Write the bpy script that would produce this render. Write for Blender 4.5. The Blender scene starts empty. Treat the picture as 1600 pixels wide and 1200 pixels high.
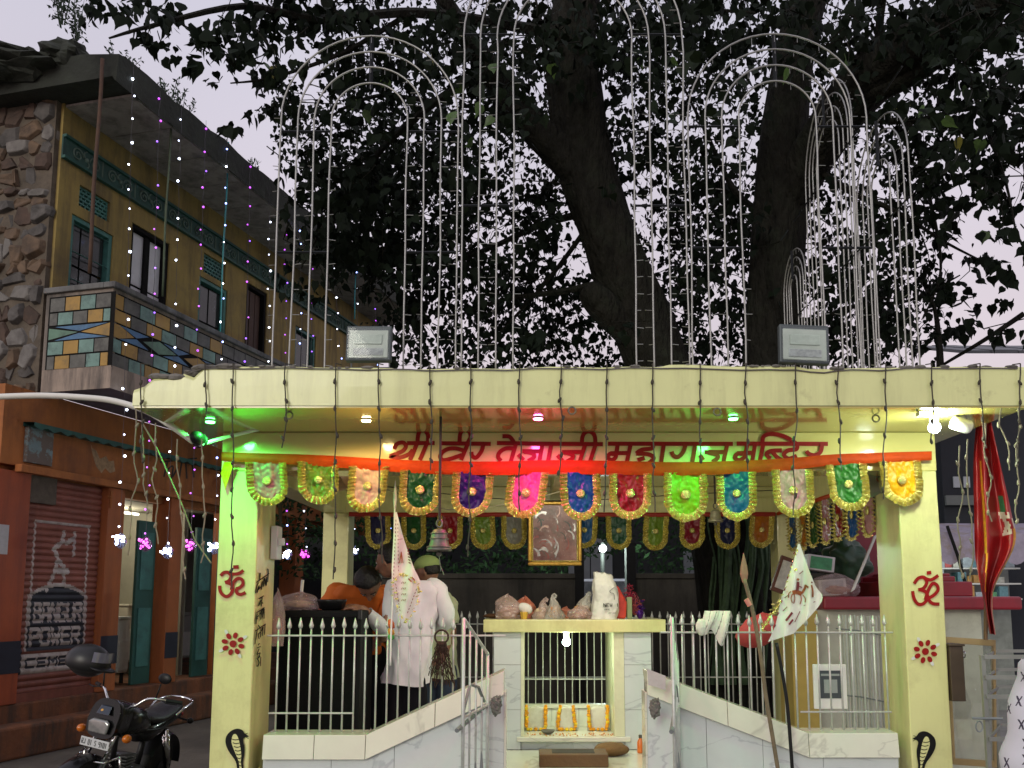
import bpy, bmesh, math, random
import numpy as np
from mathutils import Vector, Matrix, noise
R = math.radians
sc = bpy.context.scene
col = sc.collection

# ---------------------------------------------------------------- camera
F, CX, CY, PITCH, EYE = 1400.0, 830.0, 763.1, R(7), 1.6
cd = bpy.data.cameras.new('camera'); cam = bpy.data.objects.new('camera', cd); col.objects.link(cam)
cam.location = (0, 0, EYE); cam.rotation_euler = (R(90) + PITCH, 0, 0)
cd.sensor_width = 36; cd.lens = 36 * F / 1600
cd.shift_x = -(CX - 800) / 1600; cd.shift_y = (CY - 600) / 1600
cd.clip_start = 0.05; cd.clip_end = 600
sc.camera = cam
# ---------------------------------------------------------------- dusk sky
w = bpy.data.worlds.new('World'); sc.world = w; w.use_nodes = True
nt = w.node_tree; nt.nodes.clear()
out = nt.nodes.new('ShaderNodeOutputWorld'); bg = nt.nodes.new('ShaderNodeBackground')
tc = nt.nodes.new('ShaderNodeTexCoord'); sep = nt.nodes.new('ShaderNodeSeparateXYZ'); rp = nt.nodes.new('ShaderNodeValToRGB')
nz = nt.nodes.new('ShaderNodeTexNoise'); nz.inputs['Scale'].default_value = 2.0; nz.inputs['Detail'].default_value = 4
mxs = nt.nodes.new('ShaderNodeMixRGB'); mxs.blend_type = 'MULTIPLY'; mxs.inputs[0].default_value = 0.32
sky = nt.nodes.new('ShaderNodeTexSky'); sky.sky_type = 'NISHITA'; sky.sun_disc = False
sky.sun_elevation = R(1.0); sky.sun_rotation = R(205); sky.air_density = 1.0
mix = nt.nodes.new('ShaderNodeMixRGB'); mix.blend_type = 'ADD'; mix.inputs[0].default_value = 0.02
rp.color_ramp.elements[0].position = 0.02; rp.color_ramp.elements[0].color = (0.70, 0.575, 0.60, 1)
rp.color_ramp.elements[1].position = 0.55; rp.color_ramp.elements[1].color = (0.535, 0.515, 0.605, 1)
L = nt.links.new
L(tc.outputs['Generated'], sep.inputs[0]); L(sep.outputs['Z'], rp.inputs[0]); L(tc.outputs['Generated'], nz.inputs['Vector'])
L(rp.outputs[0], mxs.inputs[1]); L(nz.outputs['Fac'], mxs.inputs[2]); L(mxs.outputs[0], mix.inputs[1]); L(sky.outputs[0], mix.inputs[2])
L(mix.outputs[0], bg.inputs[0]); bg.inputs[1].default_value = 1.16
L(bg.outputs[0], out.inputs[0])
# after-glow behind the photographer: a weak, very soft sun
sd = bpy.data.lights.new('sun', 'SUN'); sd.energy = 1.0; sd.angle = R(25); sd.color = (1.0, 0.97, 0.84)
sun = bpy.data.objects.new('sun', sd); col.objects.link(sun)
sun.rotation_euler = Vector((0.42, 1.0, -0.40)).to_track_quat('-Z', 'Y').to_euler()
vs = sc.view_settings; vs.view_transform = 'Standard'; vs.look = 'None'; vs.exposure = 0.2; vs.gamma = 1.0
sc.render.engine = 'CYCLES'
sc.cycles.use_denoising = True
sc.cycles.max_bounces = 7; sc.cycles.transparent_max_bounces = 12
sc.cycles.sample_clamp_indirect = 4.0

# ---------------------------------------------------------------- helpers
rng = random.Random(7)
cP, sP = math.cos(PITCH), math.sin(PITCH)
def ray(u, v):
    xc = (u - CX) / F; yc = -(v - CY) / F
    return Vector((xc, cP - yc * sP, sP + yc * cP))
def P(u, v, Y):
    d = ray(u, v); return d * (Y / d.y) + Vector((0, 0, EYE))
def PN(u, v, p0, n):
    d = ray(u, v); o = Vector((0, 0, EYE)); return o + d * ((Vector(p0) - o).dot(n) / d.dot(n))
def px(n, Y): return n * Y / F

# left building frame: s along the facade, w out of the wall, z up
FO = Vector((-5.865, 10.2, 0)); FD = Vector((.2554, .9668, 0)); FN = Vector((.9668, -.2554, 0))
def B(s, wo, z): return FO + FD * s + FN * wo + Vector((0, 0, z))
def BP(u, v, wo=0.0):
    p = PN(u, v, FO + FN * wo, FN); q = p - FO; return q.dot(FD), p.z

class MB:
    def __init__(self): self.v = []; self.f = []; self.m = []
    def add(self, vs, fs, mi=0):
        o = len(self.v); self.v += [tuple(p) for p in vs]
        self.f += [tuple(i + o for i in f) for f in fs]; self.m += [mi] * len(fs); return self
    def frame(self, o, ax, ay, az, mi=0):        # box: corner + three edge vectors
        o, ax, ay, az = map(Vector, (o, ax, ay, az))
        vs = [o, o + ax, o + ax + ay, o + ay, o + az, o + ax + az, o + ax + ay + az, o + ay + az]
        fs = [(0, 3, 2, 1), (4, 5, 6, 7), (0, 1, 5, 4), (1, 2, 6, 5), (2, 3, 7, 6), (3, 0, 4, 7)]
        if ax.cross(ay).dot(az) < 0: fs = [f[::-1] for f in fs]
        return self.add(vs, fs, mi)
    def box(self, x0, x1, y0, y1, z0, z1, mi=0):
        return self.frame((x0, y0, z0), (x1 - x0, 0, 0), (0, y1 - y0, 0), (0, 0, z1 - z0), mi)
    def prism(self, pts, dv, mi=0):              # polygon + extrusion vector (pts face away from dv)
        pts = [Vector(p) for p in pts]; dv = Vector(dv); n = len(pts)
        nn = Vector((0, 0, 0))
        for i in range(n): nn += pts[i].cross(pts[(i + 1) % n])
        if nn.dot(dv) > 0: pts = pts[::-1]
        vs = pts + [p + dv for p in pts]
        fs = [tuple(range(n)), tuple(range(2 * n - 1, n - 1, -1))]
        fs += [((i + 1) % n, i, n + i, n + (i + 1) % n) for i in range(n)]
        return self.add(vs, fs, mi)
    def tube(self, pts, r, n=8, mi=0, caps=True):
        pts = [Vector(p) for p in pts]; k = len(pts)
        rs = r if isinstance(r, (list, tuple)) else [r] * k
        vs = []; fs = []; up = None
        for i in range(k):
            t = (pts[min(i + 1, k - 1)] - pts[max(i - 1, 0)])
            t = t.normalized() if t.length > 1e-9 else Vector((0, 0, 1))
            if up is None:
                a = Vector((1, 0, 0)) if abs(t.x) < .8 else Vector((0, 1, 0)); x = t.cross(a).normalized()
            else:
                x = (up - t * up.dot(t)); x = x.normalized() if x.length > 1e-6 else t.orthogonal().normalized()
            up = x; y = t.cross(x)
            for j in range(n):
                a = 2 * math.pi * j / n; vs.append(pts[i] + (x * math.cos(a) + y * math.sin(a)) * rs[i])
        for i in range(k - 1):
            for j in range(n):
                j2 = (j + 1) % n; fs.append((i * n + j, i * n + j2, (i + 1) * n + j2, (i + 1) * n + j))
        if caps: fs += [tuple(range(n - 1, -1, -1)), tuple((k - 1) * n + j for j in range(n))]
        return self.add(vs, fs, mi)
    def lathe(self, prof, c=(0, 0, 0), n=16, mi=0, M=None):
        M = M or Matrix.Identity(3); c = Vector(c); vs = []; fs = []; k = len(prof)
        for (r, z) in prof:
            for j in range(n):
                a = 2 * math.pi * j / n; vs.append(c + M @ Vector((r * math.cos(a), r * math.sin(a), z)))
        for i in range(k - 1):
            for j in range(n):
                j2 = (j + 1) % n; fs.append((i * n + j, i * n + j2, (i + 1) * n + j2, (i + 1) * n + j))
        fs += [tuple(range(n - 1, -1, -1)), tuple((k - 1) * n + j for j in range(n))]
        return self.add(vs, fs, mi)
    def ball(self, c, r, n=10, m=7, mi=0, M=None, fn=None):
        r = Vector((r, r, r)) if isinstance(r, (int, float)) else Vector(r)
        M = M or Matrix.Identity(3); c = Vector(c); vs = []; fs = []
        for i in range(m + 1):
            th = math.pi * i / m
            for j in range(n):
                a = 2 * math.pi * j / n
                d = Vector((math.sin(th) * math.cos(a), math.sin(th) * math.sin(a), math.cos(th)))
                k = fn(d) if fn else 1.0
                vs.append(c + M @ Vector((d.x * r.x, d.y * r.y, d.z * r.z)) * k)
        for i in range(m):
            for j in range(n):
                j2 = (j + 1) % n; fs.append((i * n + j, (i + 1) * n + j, (i + 1) * n + j2, i * n + j2))
        return self.add(vs, fs, mi)
    def cap(self, a, b, ra, rb, n=10, mi=0):      # tapered capsule
        a, b = Vector(a), Vector(b); t = (b - a); 
        if t.length < 1e-6: return self.ball(a, ra, n, 7, mi)
        t.normalize(); pts = []; rs = []
        for q in (-1, -.8, -.45, 0): pts.append(a + t * ra * q); rs.append(ra * math.sqrt(max(0.0004, 1 - q * q)))
        for q in (0, .45, .8, 1): pts.append(b + t * rb * q); rs.append(rb * math.sqrt(max(0.0004, 1 - q * q)))
        return self.tube(pts, rs, n, mi)
    def grid(self, fn, nu, nv, mi=0, mfn=None):
        vs = [fn(i / nu, j / nv) for j in range(nv + 1) for i in range(nu + 1)]
        o = len(self.v); self.v += [tuple(p) for p in vs]
        for j in range(nv):
            for i in range(nu):
                a = j * (nu + 1) + i
                self.f.append((o + a, o + a + 1, o + a + nu + 2, o + a + nu + 1))
                self.m.append(mfn((i + .5) / nu, (j + .5) / nv) if mfn else mi)
        return self
    def stroke(self, mp, pts, wpx, off, mi=0, smooth=True, taper=None):
        if smooth and len(pts) > 2: pts = catmull(pts)
        k = len(pts); vs = []; fs = []
        for i in range(k):
            a = pts[max(i - 1, 0)]; b = pts[min(i + 1, k - 1)]
            dx, dy = b[0] - a[0], b[1] - a[1]; l = math.hypot(dx, dy) or 1
            ww = wpx * (taper[0] + (taper[1] - taper[0]) * i / (k - 1) if taper else 1) / 2
            nx, ny = -dy / l * ww, dx / l * ww
            vs += [mp(pts[i][0] + nx, pts[i][1] + ny, off), mp(pts[i][0] - nx, pts[i][1] - ny, off)]
        for i in range(k - 1): fs.append((2 * i, 2 * i + 1, 2 * i + 3, 2 * i + 2))
        return self.add(vs, fs, mi)
    def disc(self, mp, c, r, off, n=14, mi=0, r2=None, rot=0):
        vs = []
        for j in range(n):
            a = 2 * math.pi * j / n; x = r * math.cos(a); y = (r2 or r) * math.sin(a)
            vs.append(mp(c[0] + x * math.cos(rot) - y * math.sin(rot), c[1] + x * math.sin(rot) + y * math.cos(rot), off))
        return self.add(vs, [tuple(range(n))], mi)
    def build(self, name, mats, parent=None, smooth=False, bevel=0, remesh=0, subsurf=0, loc=None, folds=None):
        me = bpy.data.meshes.new(name); me.from_pydata(self.v, [], self.f)
        if not isinstance(mats, (list, tuple)): mats = [mats]
        for m in mats: me.materials.append(m)
        if len(mats) > 1: me.polygons.foreach_set('material_index', self.m)
        if smooth: me.polygons.foreach_set('use_smooth', [True] * len(me.polygons))
        me.update()
        o = bpy.data.objects.new(name, me); col.objects.link(o)
        if loc is not None:
            lv = Vector(loc); me.transform(Matrix.Translation(-lv)); o.location = lv
        if parent: setpar(o, parent)
        if bevel:
            b = o.modifiers.new('bevel', 'BEVEL'); b.width = bevel; b.segments = 2; b.limit_method = 'ANGLE'; b.angle_limit = R(35)
        if remesh:
            b = o.modifiers.new('remesh', 'REMESH'); b.mode = 'VOXEL'; b.voxel_size = remesh; b.use_smooth_shade = True
            b = o.modifiers.new('soft', 'SMOOTH'); b.iterations = 4; b.factor = .5
        if folds:
            tx = bpy.data.textures.new('folds', 'CLOUDS'); tx.noise_scale = folds[1]; tx.noise_depth = 2
            b = o.modifiers.new('folds', 'DISPLACE'); b.texture = tx; b.strength = folds[0]; b.mid_level = .5; b.texture_coords = 'LOCAL'
        if subsurf:
            b = o.modifiers.new('sub', 'SUBSURF'); b.levels = subsurf; b.render_levels = subsurf
        return o
def setpar(o, p):
    o.parent = p
    if p.type == 'EMPTY' and p.rotation_euler.to_quaternion().angle > 1e-6: return   # local-space builds
    o.matrix_parent_inverse = Matrix.Translation(-p.location)
def catmull(pts, n=6):
    out = []; k = len(pts)
    for i in range(k - 1):
        p0, p1, p2, p3 = pts[max(i - 1, 0)], pts[i], pts[i + 1], pts[min(i + 2, k - 1)]
        for j in range(n):
            t = j / n
            out.append(tuple(.5 * (2 * p1[c] + (p2[c] - p0[c]) * t + (2 * p0[c] - 5 * p1[c] + 4 * p2[c] - p3[c]) * t * t
                             + (3 * p1[c] - p0[c] - 3 * p2[c] + p3[c]) * t ** 3) for c in range(len(p1))))
    out.append(tuple(pts[-1])); return out
def tag(o, label, cat, group=None):
    o['label'] = label; o['category'] = cat
    if group: o['group'] = group
    return o
def thing(name, label, cat, loc=(0, 0, 0), group=None):
    o = bpy.data.objects.new(name, None); o.empty_display_size = .1; col.objects.link(o); o.location = loc
    return tag(o, label, cat, group)
def struct(o): o['kind'] = 'structure'; return o
def copy_tree(o, parent=None):
    c = o.copy(); col.objects.link(c)
    if parent: c.parent = parent
    for ch in o.children: copy_tree(ch, c)
    return c
ORD = ['leftmost', 'second', 'third', 'fourth', 'fifth', 'sixth', 'seventh', 'eighth', 'ninth', 'tenth', 'eleventh', 'twelfth',
       'thirteenth', 'fourteenth', 'fifteenth', 'sixteenth', 'seventeenth', 'eighteenth', 'nineteenth', 'twentieth', 'twenty-first', 'twenty-second']

# ---------------------------------------------------------------- materials
MC = {}
def M(name, c=(.5, .5, .5), rough=.6, metal=0, var=.12, scale=5, bump=0, bscale=40, coat=0, dirt=None, streak=None, spec=.5,
      emis=None, trans=0, alpha=1, sheen=0, c2=None, stretch=None, sss=0, nolamp=True, bdist=.02):
    if name in MC: return MC[name]
    m = bpy.data.materials.new(name); m.use_nodes = True; t = m.node_tree; N = t.nodes.new; K = t.links.new
    b = t.nodes['Principled BSDF']
    b.inputs['Roughness'].default_value = rough; b.inputs['Metallic'].default_value = metal
    b.inputs['Specular IOR Level'].default_value = spec
    b.inputs['Coat Weight'].default_value = coat; b.inputs['Coat Roughness'].default_value = .06
    b.inputs['Transmission Weight'].default_value = trans; b.inputs['Alpha'].default_value = alpha
    if sheen: b.inputs['Sheen Weight'].default_value = sheen
    tcn = N('ShaderNodeTexCoord'); mp = N('ShaderNodeMapping'); K(tcn.outputs['Object'], mp.inputs['Vector'])
    if stretch: mp.inputs['Scale'].default_value = stretch
    n1 = N('ShaderNodeTexNoise'); n1.inputs['Scale'].default_value = scale; n1.inputs['Detail'].default_value = 7; n1.inputs['Roughness'].default_value = .65
    K(mp.outputs[0], n1.inputs['Vector'])
    r1 = N('ShaderNodeValToRGB'); r1.color_ramp.elements[0].position = .3; r1.color_ramp.elements[1].position = .7
    lo = tuple(max(0, x * (1 - var)) for x in c); hi = tuple(min(1, x * (1 + var)) for x in (c2 or c))
    r1.color_ramp.elements[0].color = (*lo, 1); r1.color_ramp.elements[1].color = (*hi, 1)
    K(n1.outputs['Fac'], r1.inputs[0]); cur = r1.outputs[0]
    def layer(cur, dc, amt, sc_, st=None, edge=(.5, .68)):
        mp2 = N('ShaderNodeMapping'); K(tcn.outputs['Object'], mp2.inputs['Vector']); mp2.inputs['Location'].default_value = (3.1, 1.7, 5.3)
        if st: mp2.inputs['Scale'].default_value = st
        n = N('ShaderNodeTexNoise'); n.inputs['Scale'].default_value = sc_; n.inputs['Detail'].default_value = 8; n.inputs['Roughness'].default_value = .7
        K(mp2.outputs[0], n.inputs['Vector'])
        r = N('ShaderNodeValToRGB'); r.color_ramp.elements[0].position = edge[0]; r.color_ramp.elements[1].position = edge[1]
        r.color_ramp.elements[0].color = (0, 0, 0, 1); r.color_ramp.elements[1].color = (amt, amt, amt, 1)
        K(n.outputs['Fac'], r.inputs[0])
        x = N('ShaderNodeMixRGB'); K(r.outputs[0], x.inputs[0]); K(cur, x.inputs[1]); x.inputs[2].default_value = (*dc, 1)
        return x.outputs[0]
    if dirt: cur = layer(cur, *dirt)
    if streak: cur = layer(cur, streak[0], streak[1], streak[2], (1, 1, .12), (.46, .66))
    K(cur, b.inputs['Base Color'])
    if bump:
        n2 = N('ShaderNodeTexNoise'); n2.inputs['Scale'].default_value = bscale; n2.inputs['Detail'].default_value = 6
        K(mp.outputs[0], n2.inputs['Vector'])
        bp = N('ShaderNodeBump'); bp.inputs['Strength'].default_value = min(1, bump); bp.inputs['Distance'].default_value = bdist
        K(n2.outputs['Fac'], bp.inputs['Height']); K(bp.outputs[0], b.inputs['Normal'])
    # roughness variation
    if not trans and rough > .08:
        mr = N('ShaderNodeMapRange'); mr.inputs['To Min'].default_value = max(.02, rough * .8); mr.inputs['To Max'].default_value = min(1, rough * 1.2)
        K(n1.outputs['Fac'], mr.inputs['Value']); K(mr.outputs[0], b.inputs['Roughness'])
    if emis:
        b.inputs['Emission Color'].default_value = (*emis[0], 1); b.inputs['Emission Strength'].default_value = emis[1]
        if nolamp: m.cycles.emission_sampling = 'NONE'
    MC[name] = m; return m
def marble(name, base=(.62, .66, .70), vein=(.30, .33, .36), sc_=1.6):
    m = M(name, base, rough=.22, var=.06, scale=3, coat=.3)
    t = m.node_tree; N = t.nodes.new; K = t.links.new; b = t.nodes['Principled BSDF']
    old = b.inputs['Base Color'].links[0].from_socket
    tcn = N('ShaderNodeTexCoord'); mp = N('ShaderNodeMapping'); mp.inputs['Rotation'].default_value = (.3, .8, .5); mp.inputs['Scale'].default_value = (1, 1, 2.2)
    K(tcn.outputs['Object'], mp.inputs[0])
    n = N('ShaderNodeTexNoise'); n.inputs['Scale'].default_value = sc_; n.inputs['Detail'].default_value = 5; n.inputs['Distortion'].default_value = .8; K(mp.outputs[0], n.inputs['Vector'])
    r = N('ShaderNodeValToRGB'); e = r.color_ramp.elements
    e[0].position = .485; e[0].color = (0, 0, 0, 1); e[1].position = .515; e[1].color = (0, 0, 0, 1); q = e.new(.5); q.color = (.5, .5, .5, 1)
    K(n.outputs['Fac'], r.inputs[0]); x = N('ShaderNodeMixRGB'); K(r.outputs[0], x.inputs[0]); K(old, x.inputs[1]); x.inputs[2].default_value = (*vein, 1)
    K(x.outputs[0], b.inputs['Base Color']); return m
def glow(name, c, s): return M(name, (.8, .8, .8), emis=(c, s))
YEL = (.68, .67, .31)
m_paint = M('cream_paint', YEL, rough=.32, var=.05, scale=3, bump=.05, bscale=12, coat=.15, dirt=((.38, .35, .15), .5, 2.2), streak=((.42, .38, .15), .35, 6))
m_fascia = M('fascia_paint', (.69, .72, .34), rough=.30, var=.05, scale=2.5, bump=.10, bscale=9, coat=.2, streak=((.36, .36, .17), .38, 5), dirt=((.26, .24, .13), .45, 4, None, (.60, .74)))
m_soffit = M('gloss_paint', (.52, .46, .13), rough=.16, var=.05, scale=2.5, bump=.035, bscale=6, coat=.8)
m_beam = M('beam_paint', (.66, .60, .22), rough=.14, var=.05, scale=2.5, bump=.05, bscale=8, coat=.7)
m_marble = marble('marble', (.58, .63, .62)); m_marble2 = marble('coping_marble', (.66, .66, .56), (.36, .35, .30), 1.2)
m_cement = M('cement', (.18, .17, .15), rough=.9, var=.3, bump=.5, bscale=30, dirt=((.06, .055, .05), .7, 2))
m_dark = M('near_black', (.012, .012, .012), rough=.9, var=.3, spec=.1)  # near-black matt colour for backings, grout, posts and poles
m_red = M('red_paint', (.27, .004, .004), spec=.25, rough=.5, var=.18, scale=14)
m_black = M('black_paint', (.006, .006, .006), rough=.6, var=.2, spec=.2)
m_steel = M('railing_paint', (.52, .54, .52), rough=.4, metal=.35, var=.12, scale=20, dirt=((.25, .2, .15), .5, 14, None, (.58, .72)))
m_pipe = M('arch_pipe', (.30, .30, .29), rough=.4, metal=.6, var=.15, scale=30)
m_pipe2 = M('arch_bar', (.012, .014, .017), rough=.6, metal=.2, spec=.2)
m_wire = M('dead_wire', (.045, .038, .025), rough=.7, var=.3)
m_wire2 = M('pale_wire', (.22, .2, .13), rough=.6, var=.3)
m_orange = M('orange_cloth', (.42, .045, .004), rough=.65, var=.2, scale=9, bump=.25, bscale=25, spec=.2)
m_gold = M('gold_lace', (.86, .70, .26), rough=.26, metal=.85, var=.35, scale=90, bump=.6, bscale=160)
m_goldp = M('gold_frame', (.62, .38, .08), rough=.35, metal=.7, var=.25, scale=40, bump=.2, bscale=60)
m_white = M('white_plastic', (.72, .72, .70), rough=.4, var=.05)
m_grey = M('grey_metal', (.22, .24, .25), rough=.45, metal=.4, var=.1)
m_blackp = M('black_plastic', (.008, .008, .009), rough=.4, var=.2, scale=12, spec=.3)
m_chrome = M('chrome', (.75, .75, .75), rough=.12, metal=1, var=.05)
m_skin = M('skin', (.24, .115, .07), rough=.55, var=.08, scale=9, bump=.05, bscale=120)
m_hair = M('hair', (.006, .005, .005), rough=.5, var=.3, scale=60, bump=.5, bscale=120)
m_glass = M('glass', (.9, .95, .95), rough=.03, trans=1, alpha=.35)

# ================================================================ SETTING
GZ = -.13          # street level; the temple stands on a raised pavement
g = MB(); g.grid(lambda a, b: (-120 + 240 * a, -60 + 240 * b, GZ), 4, 4)
struct(g.build('ground', M('ground_dust', (.10, .085, .07), rough=.95, var=.3, scale=1.5, bump=.5, bscale=14, dirt=((.05, .045, .04), .7, .8))))
g = MB(); g.box(-2.55, 40, -20, 40, GZ, -.001)
struct(g.build('pavement', M('paving', (.22, .21, .20), rough=.8, var=.25, bump=.3, bscale=20)))

# ================================================================ TEMPLE PAVILION
YC, YB, YF = 5.6, 8.4, 4.87          # front columns, back columns, roof edge
XL0, XL1, XR0, XR1 = P(341, 850, YC).x, P(401, 850, YC).x, P(1408, 850, YC).x, P(1470, 850, YC).x; CDP = .40
ZS, ZB, ZT, ZFL = 2.66, 2.40, 2.877, .30
temple = thing('temple_pavilion', 'small open pale yellow temple pavilion with flat roof, red Hindi lettering and square columns', 'temple', (.3, 7, 0))
# roof slab with uneven, crumbled top edge
mb = MB()
rx0, rx1, ry1 = P(207, 630, YF).x, P(1607, 628, YF).x, 9.1
def roof_top(x):
    z = ZT + .006 * math.sin(3.1 * x) + .008 * noise.noise((x * 4, 0, 0))
    if x > .75 and x < 1.5: z += .012
    if x < -1.86: z -= .05 + .04 * noise.noise((x * 18, 2, 0)) + max(0, -2.06 - x) * .55
    return z
n = 90; xs = [rx0 + (rx1 - rx0) * i / n for i in range(n + 1)]
vs = []; fs = []
for x in xs:
    zt = roof_top(x); bulge = .003 * noise.noise((x * 2, 1, 0))
    vs += [(x, YF + bulge, ZS), (x, YF + bulge, (ZS + zt) / 2), (x, YF + bulge + .002, zt - .02), (x, YF + .012, zt), (x, ry1, zt), (x, ry1, ZS)]
for i in range(n):
    for j in range(5):
        a = i * 6 + j; fs.append((a, a + 6, a + 7, a + 1))
fs += [(0, 1, 2, 3, 4, 5), tuple(n * 6 + j for j in (5, 4, 3, 2, 1, 0))]
mb.add(vs, fs); roof = mb.build('roof_slab', m_fascia, temple)
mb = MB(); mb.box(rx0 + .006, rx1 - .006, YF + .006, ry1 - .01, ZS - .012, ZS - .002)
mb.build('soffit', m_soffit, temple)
# broken cement edge on top of the fascia and its crumbs
mb = MB()
for i in range(150):
    x = rng.uniform(rx0 + .12, rx1 - .02); 
    if i < 34: x = rng.uniform(rx0 + .1, rx0 + .55)
    s = rng.uniform(.006, .02) * (1.3 if i < 34 else .8); z = roof_top(x) + s * .1
    mb.ball((x, YF + rng.uniform(.0, .05), z), (s * 2.2, s, s * .8), 6, 4, fn=lambda d: 1 + .4 * noise.noise(d * 3 + Vector((i, 0, 0))))
mb.build('broken_cement', m_cement, roof)['kind'] = 'stuff'
mb = MB()
ps = [(rx0 + .3 + (rx1 - rx0 - .35) * i / 60, YF - .004, roof_top(rx0 + .3 + (rx1 - rx0 - .35) * i / 60) - .012 + .012 * noise.noise((i * .35, 4, 0)) - (.012 if 34 < i < 47 else 0)) for i in range(61)]
mb.tube(ps, .004, 5); mb.build('edge_cable', M('old_cable', (.12, .11, .10), rough=.7), roof)
# beams
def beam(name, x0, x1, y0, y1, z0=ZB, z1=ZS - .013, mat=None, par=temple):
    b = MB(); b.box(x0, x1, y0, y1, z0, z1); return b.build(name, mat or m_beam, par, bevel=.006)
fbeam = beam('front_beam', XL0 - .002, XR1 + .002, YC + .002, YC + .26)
beam('back_beam', XL0, XR1, YB + .002, YB + .26, mat=m_paint)
beam('side_beam', XL0 + .004, XL1 - .03, YC + .262, YB, mat=m_paint); beam('side_beam', XR0 + .03, XR1 - .004, YC + .262, YB, mat=m_paint)
beam('ceiling_beam', .18, .40, YC + .262, YB, z0=ZB + .12, mat=m_paint)
def column(x0, x1, y0, y1, z0=0):
    b = MB(); k = 14; vs = []; fs = []
    for i in range(k + 1):
        z = z0 + (ZB - z0) * i / k; j = lambda a: .004 * noise.noise((a, z * 2.5, y0))
        vs += [(x0 + j(1), y0 + j(2), z), (x1 + j(3), y0 + j(2), z), (x1 + j(3), y1, z), (x0 + j(1), y1, z)]
    for i in range(k):
        for c in range(4): a = i * 4; fs.append((a + c, a + (c + 1) % 4, a + 4 + (c + 1) % 4, a + 4 + c))
    b.add(vs, fs + [(3, 2, 1, 0), (k * 4, k * 4 + 1, k * 4 + 2, k * 4 + 3)])
    return b.build('column', m_paint, temple, bevel=.008)
colL = column(XL0, XL1, YC, YC + CDP); colR = column(XR0, XR1, YC, YC + CDP)
column(XL0, XL1, YB, YB + .28); column(XR0, XR1, YB, YB + .28)
# floor and plinth
mb = MB(); mb.box(XL0, XR1, YC + .3, 9.0, 0, ZFL - .03); mb.build('plinth', m_cement, temple)
k = 0
fm = M('floor_tile', (.42, .40, .36), rough=.35, var=.12, scale=3, coat=.2, dirt=((.2, .17, .13), .5, 3))
for i in range(8):
    for j in range(6):
        x0 = XL0 + i * .56; y0 = YC + .3 + j * .52
        b = MB(); b.box(x0 + .002, min(x0 + .557, XR1), y0 + .002, y0 + .517, ZFL - .03, ZFL + rng.uniform(0, .002)); b.build('floor_tile', fm, temple)
mb = MB(); mb.box(-.35, 1.02, YC + .02, YC + .3, 0, ZFL - .012); mb.box(-.30, .97, YC - .28, YC + .018, 0, .15); mb.build('entrance_step', m_marble2, temple, bevel=.006)

# ---- painted lettering on the front beam
def mp_beam(u, v, off): return P(u, v, YC + .002 - off) 
def stroke_set(name, mp, strokes, mat, parent, conv=lambda x, y: (x, y), w=7, base=.003, step=.0004, scale=1):
    b = MB()
    for i, s in enumerate(strokes):
        ww = w; pts = s; tp = None
        if isinstance(s[0], (int, float)): ww = s[0]; pts = s[1:]
        b.stroke(mp, [conv(*p) for p in pts], ww, base + step * i)
    return b.build(name, mat, parent)
z1 = lambda x, y: (600 + x / 4.444, 660 + y / 4.444)
z2 = lambda x, y: (940 + x / 4.444, 660 + y / 4.444)
S1 = [[(160, 144), (352, 143)], [(70, 186), (90, 150), (132, 140), (152, 164), (134, 195), (92, 216), (45, 236), (108, 243), (170, 222), (200, 190)],
      [(228, 150), (180, 262)], [(298, 146), (248, 262)], [(304, 148), (306, 92), (286, 58), (255, 56), (238, 84), (232, 138)],
      [(394, 145), (742, 149)], [(556, 196), (500, 181), (446, 184), (404, 208), (390, 240), (412, 262), (470, 250), (540, 226)], [(582, 148), (534, 262)],
      [(578, 146), (602, 100), (590, 62), (556, 52), (530, 76), (524, 136)], [(690, 150), (676, 200), (640, 244), (612, 232), (606, 204)],
      [(784, 143), (1000, 146)], [(912, 182), (850, 180), (806, 204), (792, 238), (812, 268)], [(916, 148), (880, 275)], [(822, 96), (868, 98), (892, 122), (906, 148)],
      [(980, 147), (1520, 151)], [(1100, 150), (1078, 275)], [(1092, 200), (960, 200)], [(972, 204), (1030, 214), (1042, 240), (1000, 268)], [(932, 222), (970, 262)],
      [(1162, 150), (1138, 275)], [(1384, 205), (1236, 205)], [(1250, 208), (1300, 220), (1312, 244), (1270, 272)], [(1204, 228), (1240, 266)],
      [(1398, 150), (1358, 275)], [(1470, 150), (1430, 275)], [(1468, 150), (1462, 92), (1432, 64), (1396, 70), (1378, 102), (1374, 146)]]
S2 = [[(44, 148), (912, 149)], [(112, 152), (98, 216), (58, 218), (44, 246), (72, 262), (98, 240), (98, 212)], [(60, 214), (190, 212)], [(202, 152), (176, 275)],
      [(356, 150), (350, 180), (280, 190), (240, 216)], [(240, 216), (330, 222), (362, 250), (330, 280)], [(250, 262), (300, 246)],
      [(432, 152), (414, 275)], [(584, 150), (566, 205), (530, 240), (498, 228), (486, 202)], [(652, 152), (630, 275)], [(856, 206), (716, 206)],
      [(740, 208), (796, 222), (806, 246), (770, 274)], [(684, 226), (706, 262)], [(872, 152), (846, 275)],
      [(938, 147), (1572, 149)], [(1012, 150), (994, 212), (946, 216), (924, 244), (956, 262), (992, 240), (994, 208)], [(940, 214), (1060, 210)], [(1066, 152), (1044, 275)],
      [(1124, 148), (1096, 275)], [(1116, 142), (1126, 98), (1172, 80), (1240, 88), (1300, 112), (1356, 150)],
      [(1252, 194), (1180, 198), (1146, 216), (1156, 240), (1176, 250)], [(1186, 204), (1216, 240), (1256, 264)], [(1360, 150), (1352, 186), (1296, 194), (1266, 224), (1300, 252), (1356, 232)],
      [(1532, 150), (1520, 205), (1480, 228), (1440, 218), (1422, 198)]]
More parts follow.
